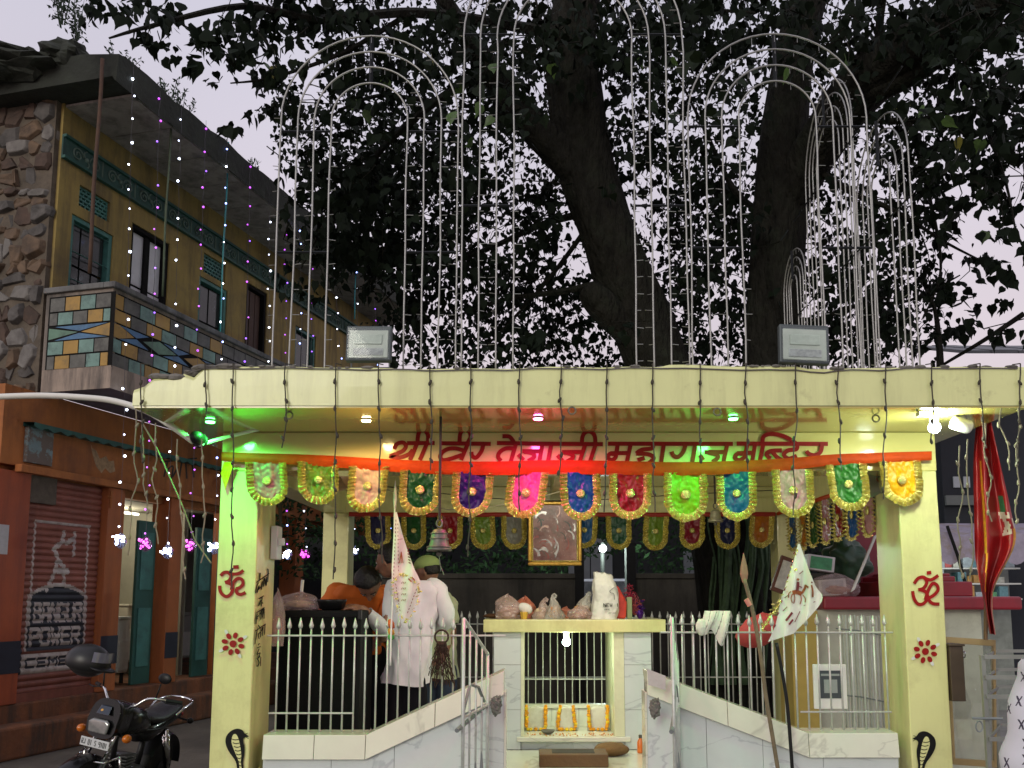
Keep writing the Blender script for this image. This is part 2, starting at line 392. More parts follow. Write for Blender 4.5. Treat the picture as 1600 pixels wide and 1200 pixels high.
stroke_set('lettering', mp_beam, S1, m_red, fbeam, z1, 6.6); stroke_set('lettering', mp_beam, S2, m_red, fbeam, z2, 6.6)

# ---- symbols on the columns
def mp_col(u, v, off): return P(u, v, YC - .006 - off)
q = lambda x, y: (330 + x / 6, 860 + y / 6)
OML = [[(88, 238), (118, 208), (160, 208), (186, 242), (166, 284), (128, 302)], [(136, 300), (186, 318), (200, 366), (180, 412), (142, 432), (104, 412), (82, 372), (80, 330)],
       [(188, 372), (210, 300), (248, 264), (288, 274), (298, 312), (270, 346), (232, 360)], [(236, 356), (240, 398), (276, 414), (322, 394)], [(150, 204), (208, 222), (262, 214), (302, 186)]]
b = MB()
for i, s in enumerate(OML): b.stroke(mp_col, [q(*p) for p in s], 5.2, .003 + .0004 * i)
b.stroke(mp_col, [q(206, 156), q(258, 154)], 5.6, .003, smooth=False); b.build('om_symbol', m_red, colL)
q2 = lambda x, y: (1300 + x / 3.43, 850 + y / 3.43)
OMR = [[(440, 212), (462, 184), (492, 178), (508, 204), (492, 236), (462, 246)], [(470, 244), (502, 256), (512, 286), (492, 318), (462, 322), (440, 292), (432, 252)],
       [(500, 300), (518, 244), (540, 212), (562, 220), (568, 246), (548, 272), (518, 290)], [(512, 292), (538, 318), (576, 322)], [(492, 180), (530, 192), (570, 168)]]
b = MB()
for i, s in enumerate(OMR): b.stroke(mp_col, [q2(*p) for p in s], 5.2, .003 + .0004 * i)
b.stroke(mp_col, [q2(508, 156), q2(532, 152)], 5.6, .003, smooth=False); b.build('om_symbol', m_red, colR)
m_pale = M('pale_smear', (.62, .62, .58), rough=.6, var=.1)
def flower(cu, cv, par, r=13.5):
    b = MB()
    for i in range(8):
        a = math.pi * 2 * (i + .35) / 8
        if i % 2: b.disc(mp_col, (cu + 21 * math.cos(a), cv + 21 * math.sin(a)), 4.5, .0022, mi=1, r2=2.5, rot=a)
        b.disc(mp_col, (cu + r * math.cos(a), cv + r * math.sin(a)), 5.0, .0032 + .0001 * i, mi=0, r2=3.7, rot=a)
    b.disc(mp_col, (cu, cv), 5.6, .0045)
    b.build('painted_flower', [m_red, m_pale], par)
flower(364, 1006, colL); flower(1446, 1018, colR, 14)
def cobra(conv, par, flip=False):
    outl = [(1270, 1215), (1262, 1165), (1226, 1112), (1208, 1068), (1212, 1030), (1236, 1002), (1268, 989), (1296, 996), (1312, 1016), (1332, 1030), (1312, 1036), (1302, 1050), (1310, 1090), (1308, 1130), (1302, 1170), (1306, 1215)]
    b = MB(); vs = [mp_col(*conv(*p), .003) for p in catmull(outl, 4)]; c = len(vs)
    b.add(vs, [tuple(range(c))], 0)
    belly = [(1284, 1215), (1278, 1165), (1256, 1110), (1240, 1062), (1246, 1026), (1262, 1018), (1276, 1040), (1286, 1080), (1292, 1130), (1290, 1170), (1296, 1215)]
    vs = [mp_col(*conv(*p), .0042) for p in catmull(belly, 4)]; b.add(vs, [tuple(range(len(vs)))], 1)
    for i in range(8):
        y = 1046 + i * 20; b.stroke(mp_col, [conv(1240 + i * 6, y - 2), conv(1262 + i * 4, y + 3), conv(1296, y - 4)], 1.3, .0054)
    b.stroke(mp_col, [conv(1312, 1018), conv(1328, 1012)], .8, .005); b.stroke(mp_col, [conv(1312, 1030), conv(1330, 1042)], .8, .0056)
    b.build('painted_cobra', [m_black, m_paint], par)
cobra(lambda x, y: (x / 3.4275, 850 + y / 3.4275), colL)
cobra(lambda x, y: (1446 - (x / 3.4275 - 368.5) * 1.0, 852 + (y) / 3.4275 + 2), colR)
def mp_in(u, v, off): return PN(u, v, (XL1 + .006 + off, 0, 0), Vector((1, 0, 0)))
T = [[(425, 300), (545, 215)], [(415, 400), (430, 330), (445, 300)], [(430, 400), (450, 330), (440, 370), (465, 340)], [(470, 370), (480, 290)], [(490, 340), (500, 260), (515, 330), (520, 250)], [(530, 300), (535, 190), (525, 175)], [(455, 280), (460, 210)],
     [(445, 455), (495, 425)], [(470, 525), (478, 440)], [(450, 500), (445, 520), (465, 470), (485, 500)], [(425, 585), (500, 535)], [(420, 690), (432, 590)], [(440, 640), (425, 640), (445, 610)], [(465, 650), (470, 560)], [(480, 630), (490, 550), (455, 600)], [(495, 640), (498, 545)],
     [(415, 755), (512, 690)], [(410, 880), (430, 750)], [(450, 830), (440, 790), (465, 770), (460, 815)], [(480, 800), (485, 720), (470, 760)], [(500, 790), (505, 700)], [(440, 700), (460, 730)],
     [(430, 915), (465, 900)], [(450, 920), (430, 975), (460, 960), (440, 1010), (460, 990)], [(425, 1080), (435, 1085), (450, 1050), (428, 1010)], [(465, 1000), (462, 1085)], [(440, 890), (452, 870)]]
stroke_set('hand_lettering', mp_in, T, m_black, colL, q, 1.5, base=.001)

# ---- marble parapets with sloping tops either side of the entrance
YP = 5.66
def parapet(top, x_end, side):
    t = [P(u, v, YP) for u, v in top]
    def ztop(x):
        for a, c in zip(t, t[1:]):
            if min(a.x, c.x) - 1e-6 <= x <= max(a.x, c.x) + 1e-6: return a.z + (c.z - a.z) * (x - a.x) / (c.x - a.x)
        return t[-1].z
    x0, x1 = min(t[0].x, t[-1].x), max(t[0].x, t[-1].x)
    b = MB(); core = [(x0 + .004, YP + .012, 0)] + [(x, YP + .012, ztop(x) - .02) for x in sorted({x0 + .004, x1 - .004, *[p.x for p in t[1:-1]]})] + [(x1 - .004, YP + .012, 0)]
    b.prism(core, (0, .15, 0)); wall = b.build('parapet', m_cement, temple)
    cth = .145
    # wall tiles in two courses
    xs = [x0]; 
    while xs[-1] < x1 - .5: xs.append(xs[-1] + rng.uniform(.33, .44))
    xs.append(x1)
    kn = sorted({*[p.x for p in t[1:-1]]})
    for a, c in zip(xs, xs[1:]):
        for z0, z1 in ((0, .52), (.523, 9)):
            inner = [a + .0015] + [k for k in kn if a < k < c] + [c - .0015]
            tp = [(x, YP, min(z1, ztop(x) - cth)) for x in inner]
            if max(p[2] for p in tp) <= z0 + .01: continue
            b = MB(); b.prism([(inner[0], YP, z0)] + tp + [(inner[-1], YP, z0)], (0, .0118 + rng.uniform(-.0015, .001), 0)); b.build('marble_tile', m_marble, wall)
    # coping tiles, chamfered front
    cs = sorted({x0, x1, *kn}); pts = []
    for a, c in zip(cs, cs[1:]):
        m = max(1, round((c - a) / .42)); pts += [a + (c - a) * i / m for i in range(m)]
    pts.append(x1)
    for a, c in zip(pts, pts[1:]):
        b = MB(); g_ = .0015; za, zc = ztop(a), ztop(c)
        A = [Vector((a + g_, YP - .028, za - cth)), Vector((a + g_, YP - .012, za)), Vector((a + g_, YP + .19, za + .004)), Vector((a + g_, YP + .19, za - .03)), Vector((a + g_, YP + .0, za - cth))]
        C = [p + Vector((c - a - 2 * g_, 0, zc - za)) for p in A]
        k = 5; b.add(A + C, [(4, 3, 2, 1, 0), (5, 6, 7, 8, 9)] + [(i, (i + 1) % k, k + (i + 1) % k, k + i) for i in range(k)])
        b.build('coping_tile', m_marble2, wall, bevel=.003)
    # end face tile
    xe = x_end; b = MB(); b.box(min(xe, xe + side * .012), max(xe, xe + side * .012), YP - .004, YP + .17, 0, ztop(xe - side * .001) - cth * .9)
    b.build('end_tile', m_marble2, wall)
    return wall, ztop
topL = [(412, 1148), (572, 1148), (788, 1048)]; topR = [(1010, 1048), (1262, 1145), (1402, 1145)]
parL, zL = parapet(topL, P(788, 1048, YP).x, 1); parR, zR = parapet(topR, P(1010, 1048, YP).x, -1)

# ================================================================ RAILINGS
YR = 5.76
def spear(b, x, y, z0, z1, r=.0062):
    b.tube([(x, y, z0), (x, y, z1 - .07)], r, 7)
    b.lathe([(r, 0), (.013, .008), (.015, .02), (.009, .042), (.002, .07)], (x, y, z1 - .07), 7)
def railing(label, us, vtop, vrail, zfn, Y, vlow=None, ulow=None, ures=None):
    z_t = P(800, vtop, Y).z; z_r = P(800, vrail, Y).z
    x_a, x_b = P(us[0], vrail, Y).x, P(us[-1], vrail, Y).x
    t = thing('railing', label, 'railing', ((x_a + x_b) / 2, Y, zfn((x_a + x_b) / 2)))
    b = MB(); e0, e1 = (P(u, vrail, Y).x for u in (ures or (us[0] - 8, us[-1] + 8))); b.tube([(e0, Y - .010, z_r), (e1, Y - .010, z_r)], .006, 6); b.build('rail', m_steel, t)
    if vlow:
        zl = P(800, vlow, Y).z; b = MB(); b.tube([(P(ulow[0], vlow, Y).x, Y - .010, zl), (P(ulow[1], vlow, Y).x, Y - .010, zl)], .006, 6); b.build('rail', m_steel, t)
    for u in us:
        x = P(u, vrail, Y).x; zb = zfn(x) - .01
        if z_t - zb < .1: continue
        b = MB(); spear(b, x, Y + rng.uniform(-.002, .002), zb, z_t + rng.uniform(-.004, .004)); b.build('picket', m_steel, t, smooth=True)
    return t
railing('white spear-topped railing on the left marble parapet beside the black speaker box', [435 + 17.1 * i for i in range(18)], 965, 993, zL, YR, 1114, (420, 552), (418, 790))
railing('white spear-topped railing on the right marble parapet behind the leaning poles', [1048 + 17.6 * i for i in range(20)], 960, 988, zR, YR, 1112, (1250, 1392), (1032, 1394))
# rear railing at the back of the platform
bz = lambda x: ZFL + .12
mb = MB(); mb.box(XL1 + .01, XR0 - .01, YB + .03, YB + .15, ZFL, ZFL + .12); mb.build('rear_kerb', m_marble2, temple, bevel=.005)
railing('thin white railing along the back edge of the temple platform', [u_ for u_ in [560 + 12.4 * i for i in range(53)] if not 812 < u_ < 962], 955, 975, bz, YB + .09, 1058, (560, 1205))
# gate leaves swung outwards
def gate(label, hinge, free, zh, zf, n, side):
    t = thing('gate_leaf', label, 'gate', (hinge[0], hinge[1], 0))
    H = Vector((hinge[0], hinge[1], 0)); Fv = Vector((free[0], free[1], 0))
    zb = .33
    b = MB(); b.tube([H + Vector((0, 0, zh)), Fv + Vector((0, 0, zf))], .010, 7); b.build('top_rail', m_steel, t)
    b = MB(); b.tube([H + Vector((0, 0, zb)), Fv + Vector((0, 0, zb))], .010, 7); b.build('bottom_rail', m_steel, t)
    b = MB(); b.tube([H + Vector((0, 0, .95)), Fv + Vector((0, 0, .93))], .008, 7); b.build('middle_rail', m_steel, t)
    for i in range(n):
        k = i / (n - 1); p = H.lerp(Fv, k); z = zh + (zf - zh) * k
        b = MB(); b.tube([p + Vector((0, 0, zb)), p + Vector((0, 0, z))], .0105 if i in (0, n - 1) else .0065, 7); b.build('bar', m_steel, t, smooth=True)
        if 0 < i < n - 1:
            b = MB(); b.lathe([(.004, 0), (.014, .05), (.006, .16), (.003, .2)], p + Vector((0, -.002, .55 - .04 * i)), 7); b.build('leaf_ornament', m_grey, t)
    a = H.lerp(Fv, .15) + Vector((0, 0, .98)); c = H.lerp(Fv, .98) + Vector((0, 0, .93))
    b = MB(); b.tube([a, a.lerp(c, .3) + Vector((0, 0, .11)), a.lerp(c, .7) + Vector((0, 0, .16)), c + Vector((0, 0, .04)), c], .010, 7); b.build('latch_hook', m_grey, t)
    b = MB(); d = (Fv - H).normalized(); b.tube([H.lerp(Fv, -.05) + Vector((-.015, -.015, .95)), H.lerp(Fv, 1.12) + Vector((-.015, -.015, .87))], .013, 8); b.build('latch_bolt', m_grey, t)
    return t
gate('open left gate leaf of grey bars with curved latch at the entrance', (-.268, 5.62), (-.385, 5.18), P(764, 1022, 5.62).z, P(729, 967, 5.18).z, 5, 1)
gate('open right gate leaf of grey bars seen edge-on at the entrance', (.902, 5.62), (.80, 5.14), P(1040, 1030, 5.62).z, P(1052, 966, 5.14).z, 5, -1)

# ================================================================ LEFT OLD BUILDING
m_wall = M('ochre_plaster', (.30, .22, .068), rough=.85, var=.2, scale=1.6, bump=.25, bscale=14, streak=((.09, .07, .04), .8, 3.5), dirt=((.14, .11, .06), .65, 1.5))
m_brick = M('orange_wash', (.36, .125, .032), rough=.8, var=.2, scale=2, bump=.25, bscale=18, streak=((.11, .04, .02), .55, 3), dirt=((.14, .05, .025), .5, 2))
m_plinth = M('grimy_plinth', (.19, .07, .03), rough=.9, var=.3, scale=3, bump=.5, bscale=18, streak=((.035, .03, .025), .85, 4), dirt=((.05, .04, .035), .7, 2.5))
m_slab = M('grey_slab', (.33, .30, .28), rough=.85, var=.25, scale=2, bump=.3, bscale=12, streak=((.06, .06, .06), .6, 5))
m_moss = M('mossy_cornice', (.022, .026, .020), rough=.95, var=.5, scale=3, bump=.8, bscale=14)
m_teal = M('teal_paint', (.05, .17, .15), rough=.6, var=.25, scale=4, dirt=((.03, .05, .05), .6, 4))
m_teald = M('dark_teal', (.02, .085, .07), rough=.55, var=.25, scale=4)
m_glassd = M('dark_pane', (.03, .035, .035), rough=.12, var=.3)
m_frost = M('frosted_pane', (.58, .59, .62), rough=.35, var=.12, scale=3)
m_inner = M('room_wall', (.26, .25, .20), rough=.85, var=.12)
ZG, ZBAL, ZPAR, ZTOP = .42, 4.18, 5.22, 7.72
bld = thing('old_building', 'old two storey ochre building with tiled balcony, deep roof slab and orange shopfront', 'building', B(4.8, -2, 0))
S0, S1_ = .27, 9.6
def holes_wall(name, s0, s1, z0, z1, holes, wo, th, mat, par):
    b = MB(); ss = sorted({s0, s1, *[x for h in holes for x in h[:2]]}); zs = sorted({z0, z1, *[x for h in holes for x in h[2:]]})
    for a, c in zip(ss, ss[1:]):
        for d, e in zip(zs, zs[1:]):
            if any(h[0] <= a + 1e-6 and c <= h[1] + 1e-6 and h[2] <= d + 1e-6 and e <= h[3] + 1e-6 for h in holes): continue
            b.add([B(a, wo, d), B(c, wo, d), B(c, wo, e), B(a, wo, e)], [(0, 1, 2, 3)])
            b.add([B(a, wo - th, d), B(c, wo - th, d), B(c, wo - th, e), B(a, wo - th, e)], [(3, 2, 1, 0)])
    for h in holes:
        a, c, d, e = h; ring = [(a, d), (c, d), (c, e), (a, e)]
        for (p, q_), (r, t) in zip(ring, ring[1:] + ring[:1]):
            b.add([B(p, wo, q_), B(r, wo, t), B(r, wo - th, t), B(p, wo - th, q_)], [(3, 2, 1, 0)])
    for a in (s0, s1): b.add([B(a, wo, z0), B(a, wo, z1), B(a, wo - th, z1), B(a, wo - th, z0)], [(0, 1, 2, 3)])
    return b.build(name, mat, par)
def rng_s(uL, uR, vmid): return BP(uL, vmid)[0], BP(uR, vmid)[0]
wins = []
def win(uL, uR, vT, zb, kind):
    a, c = BP(uL, vT)[0], BP(uR, vT + (uR - uL) * .5)[0]; zt = BP(uL, vT)[1]; wins.append((a, c, zb, zt, kind))
win(113, 178, 333, 4.6, 'shutter'); win(207, 266, 347, 4.3, 'door'); win(312, 356, 430, 4.6, 'dark'); win(386, 418, 440, 4.3, 'brown'); win(462, 494, 508, 4.5, 'dark2')
holes = [x[:4] for x in wins]
jal = []
for (uL, uR, vT, vB) in ((125, 173, 288, 322), (319, 353, 394, 425)):
    a, c = BP(uL, vT)[0], BP(uR, vT + (uR - uL) * .5)[0]; zt, zb = BP(uL, vT)[1], BP(uL, vB)[1]; jal.append((a, c, zb, zt))
wallU = holes_wall('wall', S0, S1_, ZBAL - .02, ZTOP, holes + jal, 0, .25, m_wall, bld)
for (a, c, zb, zt, kind) in wins:
    f = MB(); wd = .06
    for (p, q_, r, t) in ((a, a + wd, zb, zt), (c - wd, c, zb, zt), (a + wd, c - wd, zt - wd, zt), (a + wd, c - wd, zb, zb + wd)):
        f.frame(B(p, -.12, r), FD * (q_ - p), FN * .1, (0, 0, t - r))
    wo = f.build('window', {'shutter': m_teal, 'dark': m_teal, 'dark2': m_teal}.get(kind, m_dark), bld, bevel=.006)
    cols = 3 if kind == 'shutter' else 2; rows = 3
    if kind == 'brown': cols, rows = 3, 1
    mat = {'door': m_frost, 'brown': M('brown_door', (.065, .035, .025), rough=.7, var=.2, stretch=(1, 1, .2))}.get(kind, m_glassd)
    for i in range(cols):
        for j in range(rows):
            if kind == 'door' and j == 0 and i == 0: pass
            p0 = a + wd + (c - a - 2 * wd) * i / cols; p1 = a + wd + (c - a - 2 * wd) * (i + 1) / cols
            r0 = zb + wd + (zt - zb - 2 * wd) * j / rows; r1 = zb + wd + (zt - zb - 2 * wd) * (j + 1) / rows
            b = MB(); b.frame(B(p0 + .015, -.11 + rng.uniform(-.006, .006), r0 + .015), FD * (p1 - p0 - .03), FN * .015, (0, 0, r1 - r0 - .03)); b.build('pane', mat, wo)
    b = MB(); b.frame(B(a, -.24, zb), FD * (c - a), FN * .01, (0, 0, zt - zb)); b.build('backing', m_dark, wo)
    if kind in ('door',):
        for i in range(1, 2): b = MB(); b.frame(B((a + c) / 2 - .05, -.10, zb), FD * .1, FN * .04, (0, 0, zt - zb)); b.build('stile', m_dark, wo)
    if kind == 'shutter':
        for i in range(5): b = MB(); b.tube([B(a + .02, -.03, zb + (zt - zb) * (i + .7) / 5), B(c - .02, -.03, zb + (zt - zb) * (i + .7) / 5)], .008, 5); b.build('bar', m_teald, wo)
for (a, c, zb, zt) in jal:
    f = MB(); nx, nz = 7, 5
    for j in range(nz + 1): f.frame(B(a, -.10, zb + (zt - zb - .025) * j / nz), FD * (c - a), FN * .06, (0, 0, .025))
    for j in range(nz):
        for i in range(nx + 1):
            s = a + (c - a - .02) * min(1, (i + (.5 if j % 2 else 0)) / nx); f.frame(B(s, -.09, zb + (zt - zb) * j / nz), FD * .02, FN * .045, (0, 0, (zt - zb) / nz))
    f.build('vent_grille', m_teal, bld); b = MB(); b.frame(B(a, -.24, zb), FD * (c - a), FN * .01, (0, 0, zt - zb)); b.build('vent_backing', m_dark, bld)
# frieze of scroll-work panels
zf0, zf1 = BP(57, 220)[1], BP(57, 186)[1]
f = MB(); f.frame(B(S0, .002, zf0), FD * (S1_ - S0), FN * .02, (0, 0, zf1 - zf0)); fr = f.build('frieze', M('frieze_ground', (.035, .085, .075), rough=.8, var=.3, dirt=((.02, .025, .025), .6, 3)), bld)
f = MB()
for z in (zf0 - .02, zf1 - .01): f.frame(B(S0, .003, z), FD * (S1_ - S0), FN * .06, (0, 0, .035))
f.build('frieze_moulding', m_teald, fr)
m_scroll = M('scroll_plaster', (.11, .17, .14), rough=.8, var=.25, dirt=((.05, .07, .065), .6, 5))
proto = MB(); hh = (zf1 - zf0)
def spiral(b, c0, s_, z_, r0, turns, sg):
    pts = []
    for i in range(26):
        t = i / 25; a = t * turns * 2 * math.pi; r = r0 * (1 - .82 * t); pts.append(B(c0 + s_ + sg * r * math.cos(a), .03, z_ + r * math.sin(a)))
    b.tube(pts, .011, 4)
for k in range(15):
    c0 = S0 + .12 + k * .62; b = MB(); zc = (zf0 + zf1) / 2
    spiral(b, c0, .12, zc, hh * .36, 1.6, 1); spiral(b, c0, .42, zc, hh * .36, 1.6, -1)
    b.tube([B(c0 + .27 + .05 * math.sin(t * 3.14 * 2), .028, zf0 + .02 + (hh - .04) * t) for t in [i / 8 for i in range(9)]], .012, 4)
    b.ball(B(c0 + .27, .03, zc), .03, 8, 5); b.tube([B(c0 + .56, .025, zf0), B(c0 + .56, .025, zf1)], .012, 4)
    b.build('scroll_panel', m_scroll, fr, smooth=True)
# roof slab, deep overhang with planks on its underside
WO = 1.05
f = MB(); k = 60; vs = []; fs = []
for i in range(k + 1):
    s = S0 - .35 + (S1_ - S0 + .5) * i / k; j = .05 * noise.noise((s * 1.7, 0, 0)) + .03 * noise.noise((s * 6, 3, 0))
    vs += [B(s, WO + .03 * noise.noise((s * 2, 5, 0)), ZTOP - .10 + .02 * noise.noise((s * 5, 8, 0))), B(s, WO + .02, ZTOP + .26 + j), B(s, .55, ZTOP + .34 + j), B(s, -2.5, ZTOP + .34), B(s, -2.5, ZTOP + .0), B(s, WO - .06, ZTOP - .02)]
for i in range(k):
    for c in range(6): a = i * 6; fs.append((a + c, a + 6 + c, a + 6 + (c + 1) % 6, a + (c + 1) % 6))
f.add(vs, fs + [(5, 4, 3, 2, 1, 0), tuple(k * 6 + c for c in range(6))]); rf = f.build('roof_slab', m_moss, bld)
for i in range(12):
    s = S0 + .02 + i * .78; b = MB(); b.frame(B(s, .004, ZTOP - .055 - rng.uniform(0, .006)), FD * .765, FN * (WO - .09), (0, 0, .03)); b.build('roof_plank', m_slab, rf)
for i, (u, v) in enumerate(((250, 300), (330, 330))): pass
# balcony: slab, parapet core, painted tiles
WB = .954
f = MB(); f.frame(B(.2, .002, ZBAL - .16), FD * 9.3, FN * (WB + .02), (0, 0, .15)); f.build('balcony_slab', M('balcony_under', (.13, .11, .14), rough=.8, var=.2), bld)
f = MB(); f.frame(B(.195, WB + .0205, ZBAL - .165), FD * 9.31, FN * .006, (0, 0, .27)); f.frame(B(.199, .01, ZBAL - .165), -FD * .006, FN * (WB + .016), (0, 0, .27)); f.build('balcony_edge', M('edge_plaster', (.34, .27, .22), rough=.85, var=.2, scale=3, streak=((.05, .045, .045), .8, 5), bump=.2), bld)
f = MB(); f.frame(B(.2, WB - .09, ZBAL), FD * 9.3, FN * .08, (0, 0, ZPAR - ZBAL)); f.frame(B(.2, .0, ZBAL), FD * .08, FN * (WB - .091), (0, 0, ZPAR - ZBAL))
balc = f.build('balcony_parapet', M('parapet_plaster', (.24, .20, .17), rough=.85, var=.25, scale=3, streak=((.04, .04, .04), .8, 5), bump=.2), bld)
f = MB(); f.frame(B(.16, WB - .12, ZPAR), FD * 9.34, FN * .16, (0, 0, .07)); f.frame(B(.16, -.02, ZPAR), FD * .15, FN * (WB - .101), (0, 0, .07)); f.build('parapet_cap', M('cap_cement', (.15, .15, .15), rough=.9, var=.3, streak=((.04, .04, .04), .7, 4)), balc, bevel=.01)
tw = {'y': M('tile_ochre', (.34, .20, .04), rough=.5, var=.15, dirt=((.12, .09, .04), .6, 5)), 't': M('tile_teal', (.14, .25, .22), rough=.5, var=.2, dirt=((.04, .07, .07), .7, 5)),
      'g': M('tile_grey', (.10, .10, .09), rough=.6, var=.35, scale=8, dirt=((.03, .03, .03), .7, 6)), 'b': M('tile_blue', (.06, .16, .30), rough=.5, var=.25, dirt=((.03, .05, .08), .6, 5)), 'e': M('tile_green', (.10, .20, .14), rough=.5, var=.25, dirt=((.03, .06, .05), .7, 5))}
zt0, zt1 = ZBAL + .10, ZPAR - .06; rh = (zt1 - zt0); rows = [(.80, 1.0), (.61, .79), (.20, .39), (.0, .19)]
f = MB(); f.frame(B(.2 + .08, WB - .008, zt0 - .015), FD * 9.1, FN * .004, (0, 0, rh + .03)); f.frame(B(.199, .05, zt0 - .015), FN * (WB - .02), -FD * .004, (0, 0, rh + .03)); f.build('tile_grout', m_dark, balc)
def tile_long(a, c, r0, r1, ch):
    b = MB(); b.frame(B(a + .008, WB - .0035, zt0 + r0 * rh + .006), FD * (c - a - .016), FN * .008, (0, 0, (r1 - r0) * rh - .012)); b.build('tile', tw[ch], balc)
def tile_side(a, c, r0, r1, ch):
    b = MB(); b.frame(B(.1945, a + .008, zt0 + r0 * rh + .006), FN * (c - a - .016), -FD * .008, (0, 0, (r1 - r0) * rh - .012)); b.build('tile', tw[ch], balc)
side_rows = ['gytg', 'gtgyt', 'tytg', 'gygty']; offs = [(0, .25, .5, .75, 1), (0, .14, .39, .63, .88, 1), (0, .26, .51, .76, 1), (0, .13, .38, .64, .87, 1)]
wa, wb_ = .07, WB - .02
for (r0, r1), pat, of in zip(rows, side_rows, offs):
    for i, ch in enumerate(pat): tile_side(wa + (wb_ - wa) * of[i], wa + (wb_ - wa) * of[i + 1], r0, r1, ch)
lp = ['ygtygtgy', 'ygytgytg', 'tygtygtg', 'gtyttyge']
for ri, (r0, r1) in enumerate(rows):
    s = .22; i = 0
    while s < 6.4:
        wdt = .15 if (i == 0 and ri % 2 == 0) else .285; tile_long(s, s + wdt, r0, r1, rng.choice('gtyg') if i > 7 else lp[ri][i % 8]); s += wdt; i += 1
def poly(b, mp, pts, d): b.prism([mp(*p) for p in pts], d)
sid = lambda a, r: B(.1945, wa + (wb_ - wa) * a, zt0 + r * rh); lon = lambda a, r: B(a, WB + .0045, zt0 + r * rh)
for ch, pts, mp, dv in [('e', [(.0, .42), (.0, .58), (.48, .5)], sid, FD * .004), ('b', [(.1, .595), (.96, .595), (.5, .515)], sid, FD * .004), ('b', [(.1, .405), (.96, .405), (.5, .485)], sid, FD * .004), ('y', [(.53, .5), (.99, .59), (.99, .41)], sid, FD * .004)]:
    b = MB(); poly(b, mp, pts, dv); b.build('tile', tw[ch], balc)
for k in range(8):
    c0 = .22 + k * .8
    shp = [('y' if k % 2 == 0 else 'e', [(c0 - .28 if k else c0 + .01, .5 if k else .41), (c0 + .02, .592), (c0 + .36, .5), (c0 + .02, .408)] if k else [(c0, .41), (c0, .59), (c0 + .1, .592), (c0 + .36, .5), (c0 + .1, .408)]),
           ('b', [(c0 + .1, .595), (c0 + .62, .595), (c0 + .4, .507)]), ('b', [(c0 + .1, .405), (c0 + .62, .405), (c0 + .4, .493)])]
    for ch, pts in shp: b = MB(); poly(b, lon, pts, -FN * .004); b.build('tile', tw[ch], balc)
# ground floor: band under the balcony, lintel, piers, shutter, open shop
sA, sB2 = BP(38, 900)[0], BP(160, 900)[0]      # shutter
sC = BP(187, 900)[0]
zsh = BP(46, 744)[1]
f = MB(); f.frame(B(-.3, -.25, zsh + .10), FD * 9.9, FN * .25, (0, 0, ZBAL - .165 - zsh - .10)); f.build('lintel_wall', m_brick, bld)
zl1 = BP(82, 668, .06)[1]
f = MB(); k = 46
vs = []; fs = []
for i in range(k * 2 + 1):
    s = -.02 + 9.3 * i / (k * 2); vs += [B(s, .004, zl1), B(s, .16, zl1 - .01), B(s, .16, zl1 - .05 - (.035 if i % 2 else 0)), B(s, .004, zl1 - .05)]
for i in range(k * 2):
    for c in range(4): a = i * 4; fs.append((a + c, a + 4 + c, a + 4 + (c + 1) % 4, a + (c + 1) % 4))
f.add(vs, fs); f.build('scalloped_ledge', m_teald, bld)
f = MB(); f.frame(B(-.1, .003, zsh + .02), FD * 9.4, FN * .10, (0, 0, .09)); f.build('shop_ledge', m_brick, bld, bevel=.01)
f = MB(); a_, z_ = BP(41, 672, .02); c_, _ = BP(80, 690, .02); f.frame(B(a_, .003, BP(41, 722, .02)[1]), FD * (c_ - a_), FN * .05, (0, 0, .42)); f.build('peeling_panel', M('peeling_blue', (.17, .24, .25), rough=.8, var=.2, scale=4, dirt=((.13, .09, .07), .9, 5, None, (.47, .52))), bld)
b = MB()
for i, (pts) in enumerate([[(250, 722), (308, 716)], [(262, 722), (256, 745)], [(258, 738), (270, 728), (268, 748)], [(284, 722), (280, 748)], [(290, 720), (292, 748)], [(300, 720), (303, 746)], [(270, 745), (278, 730)]]):
    b.stroke(lambda u, v, off: PN(u, v, FO + FN * (.004 + off), FN), pts, 2.4, .0005 * i)
b.build('faded_lettering', M('faded_black', (.035, .025, .02), rough=.8, var=.3), bld)
b = MB(); ps_ = [(141, 693), (145, 701), (151, 705), (155, 716), (165, 713), (171, 722), (178, 719), (180, 737), (172, 739), (164, 731), (158, 739), (151, 728), (147, 717), (144, 706)]
b.add([PN(u_ + rng.uniform(-1, 1), v_ + rng.uniform(-1, 1), FO + FN * .003, FN) for u_, v_ in ps_], [tuple(range(len(ps_)))]); b.build('peeled_plaster', M('bare_plaster', (.30, .20, .11), rough=.9, var=.4, scale=14), bld)
def pier(s0, s1, wo, mat, band=True):
    b = MB(); b.frame(B(s0, -.30, ZG), FD * (s1 - s0), FN * (.30 + wo), (0, 0, zsh + .03 - ZG)); o = b.build('pier', mat, bld, bevel=.008)
    if band:
        b = MB(); zb = BP(60, 1048)[1]; b.frame(B(s0 - .002, wo + .002, zb), FD * (s1 - s0 + .004), FN * .003, (0, 0, .36)); b.build('painted_band', M('navy_band', (.02, .022, .035), rough=.6, var=.25), o)
    return o
m_pier = M('pier_paint', (.36, .105, .028), rough=.7, var=.15, scale=3, streak=((.12, .04, .02), .5, 4))
p0 = pier(-.9, sA - .01, .02, M('pier_red', (.33, .07, .024), rough=.7, var=.15, scale=3, streak=((.12, .03, .02), .5, 4))); pier(sB2 + .01, sC, .02, m_pier)
b = MB(); ps, pz = BP(0, 822, .03); b.frame(B(ps - .12, .022, BP(6, 866, .03)[1]), FD * .25, FN * .004, (0, 0, .33)); b.build('paper_notice', M('paper', (.45, .44, .44), rough=.8, var=.1, scale=20), p0)
sD, sD2 = BP(257, 980)[0], BP(276, 980)[0]; pier(sD, sD2, .02, m_pier)
sE = BP(332, 980)[0]
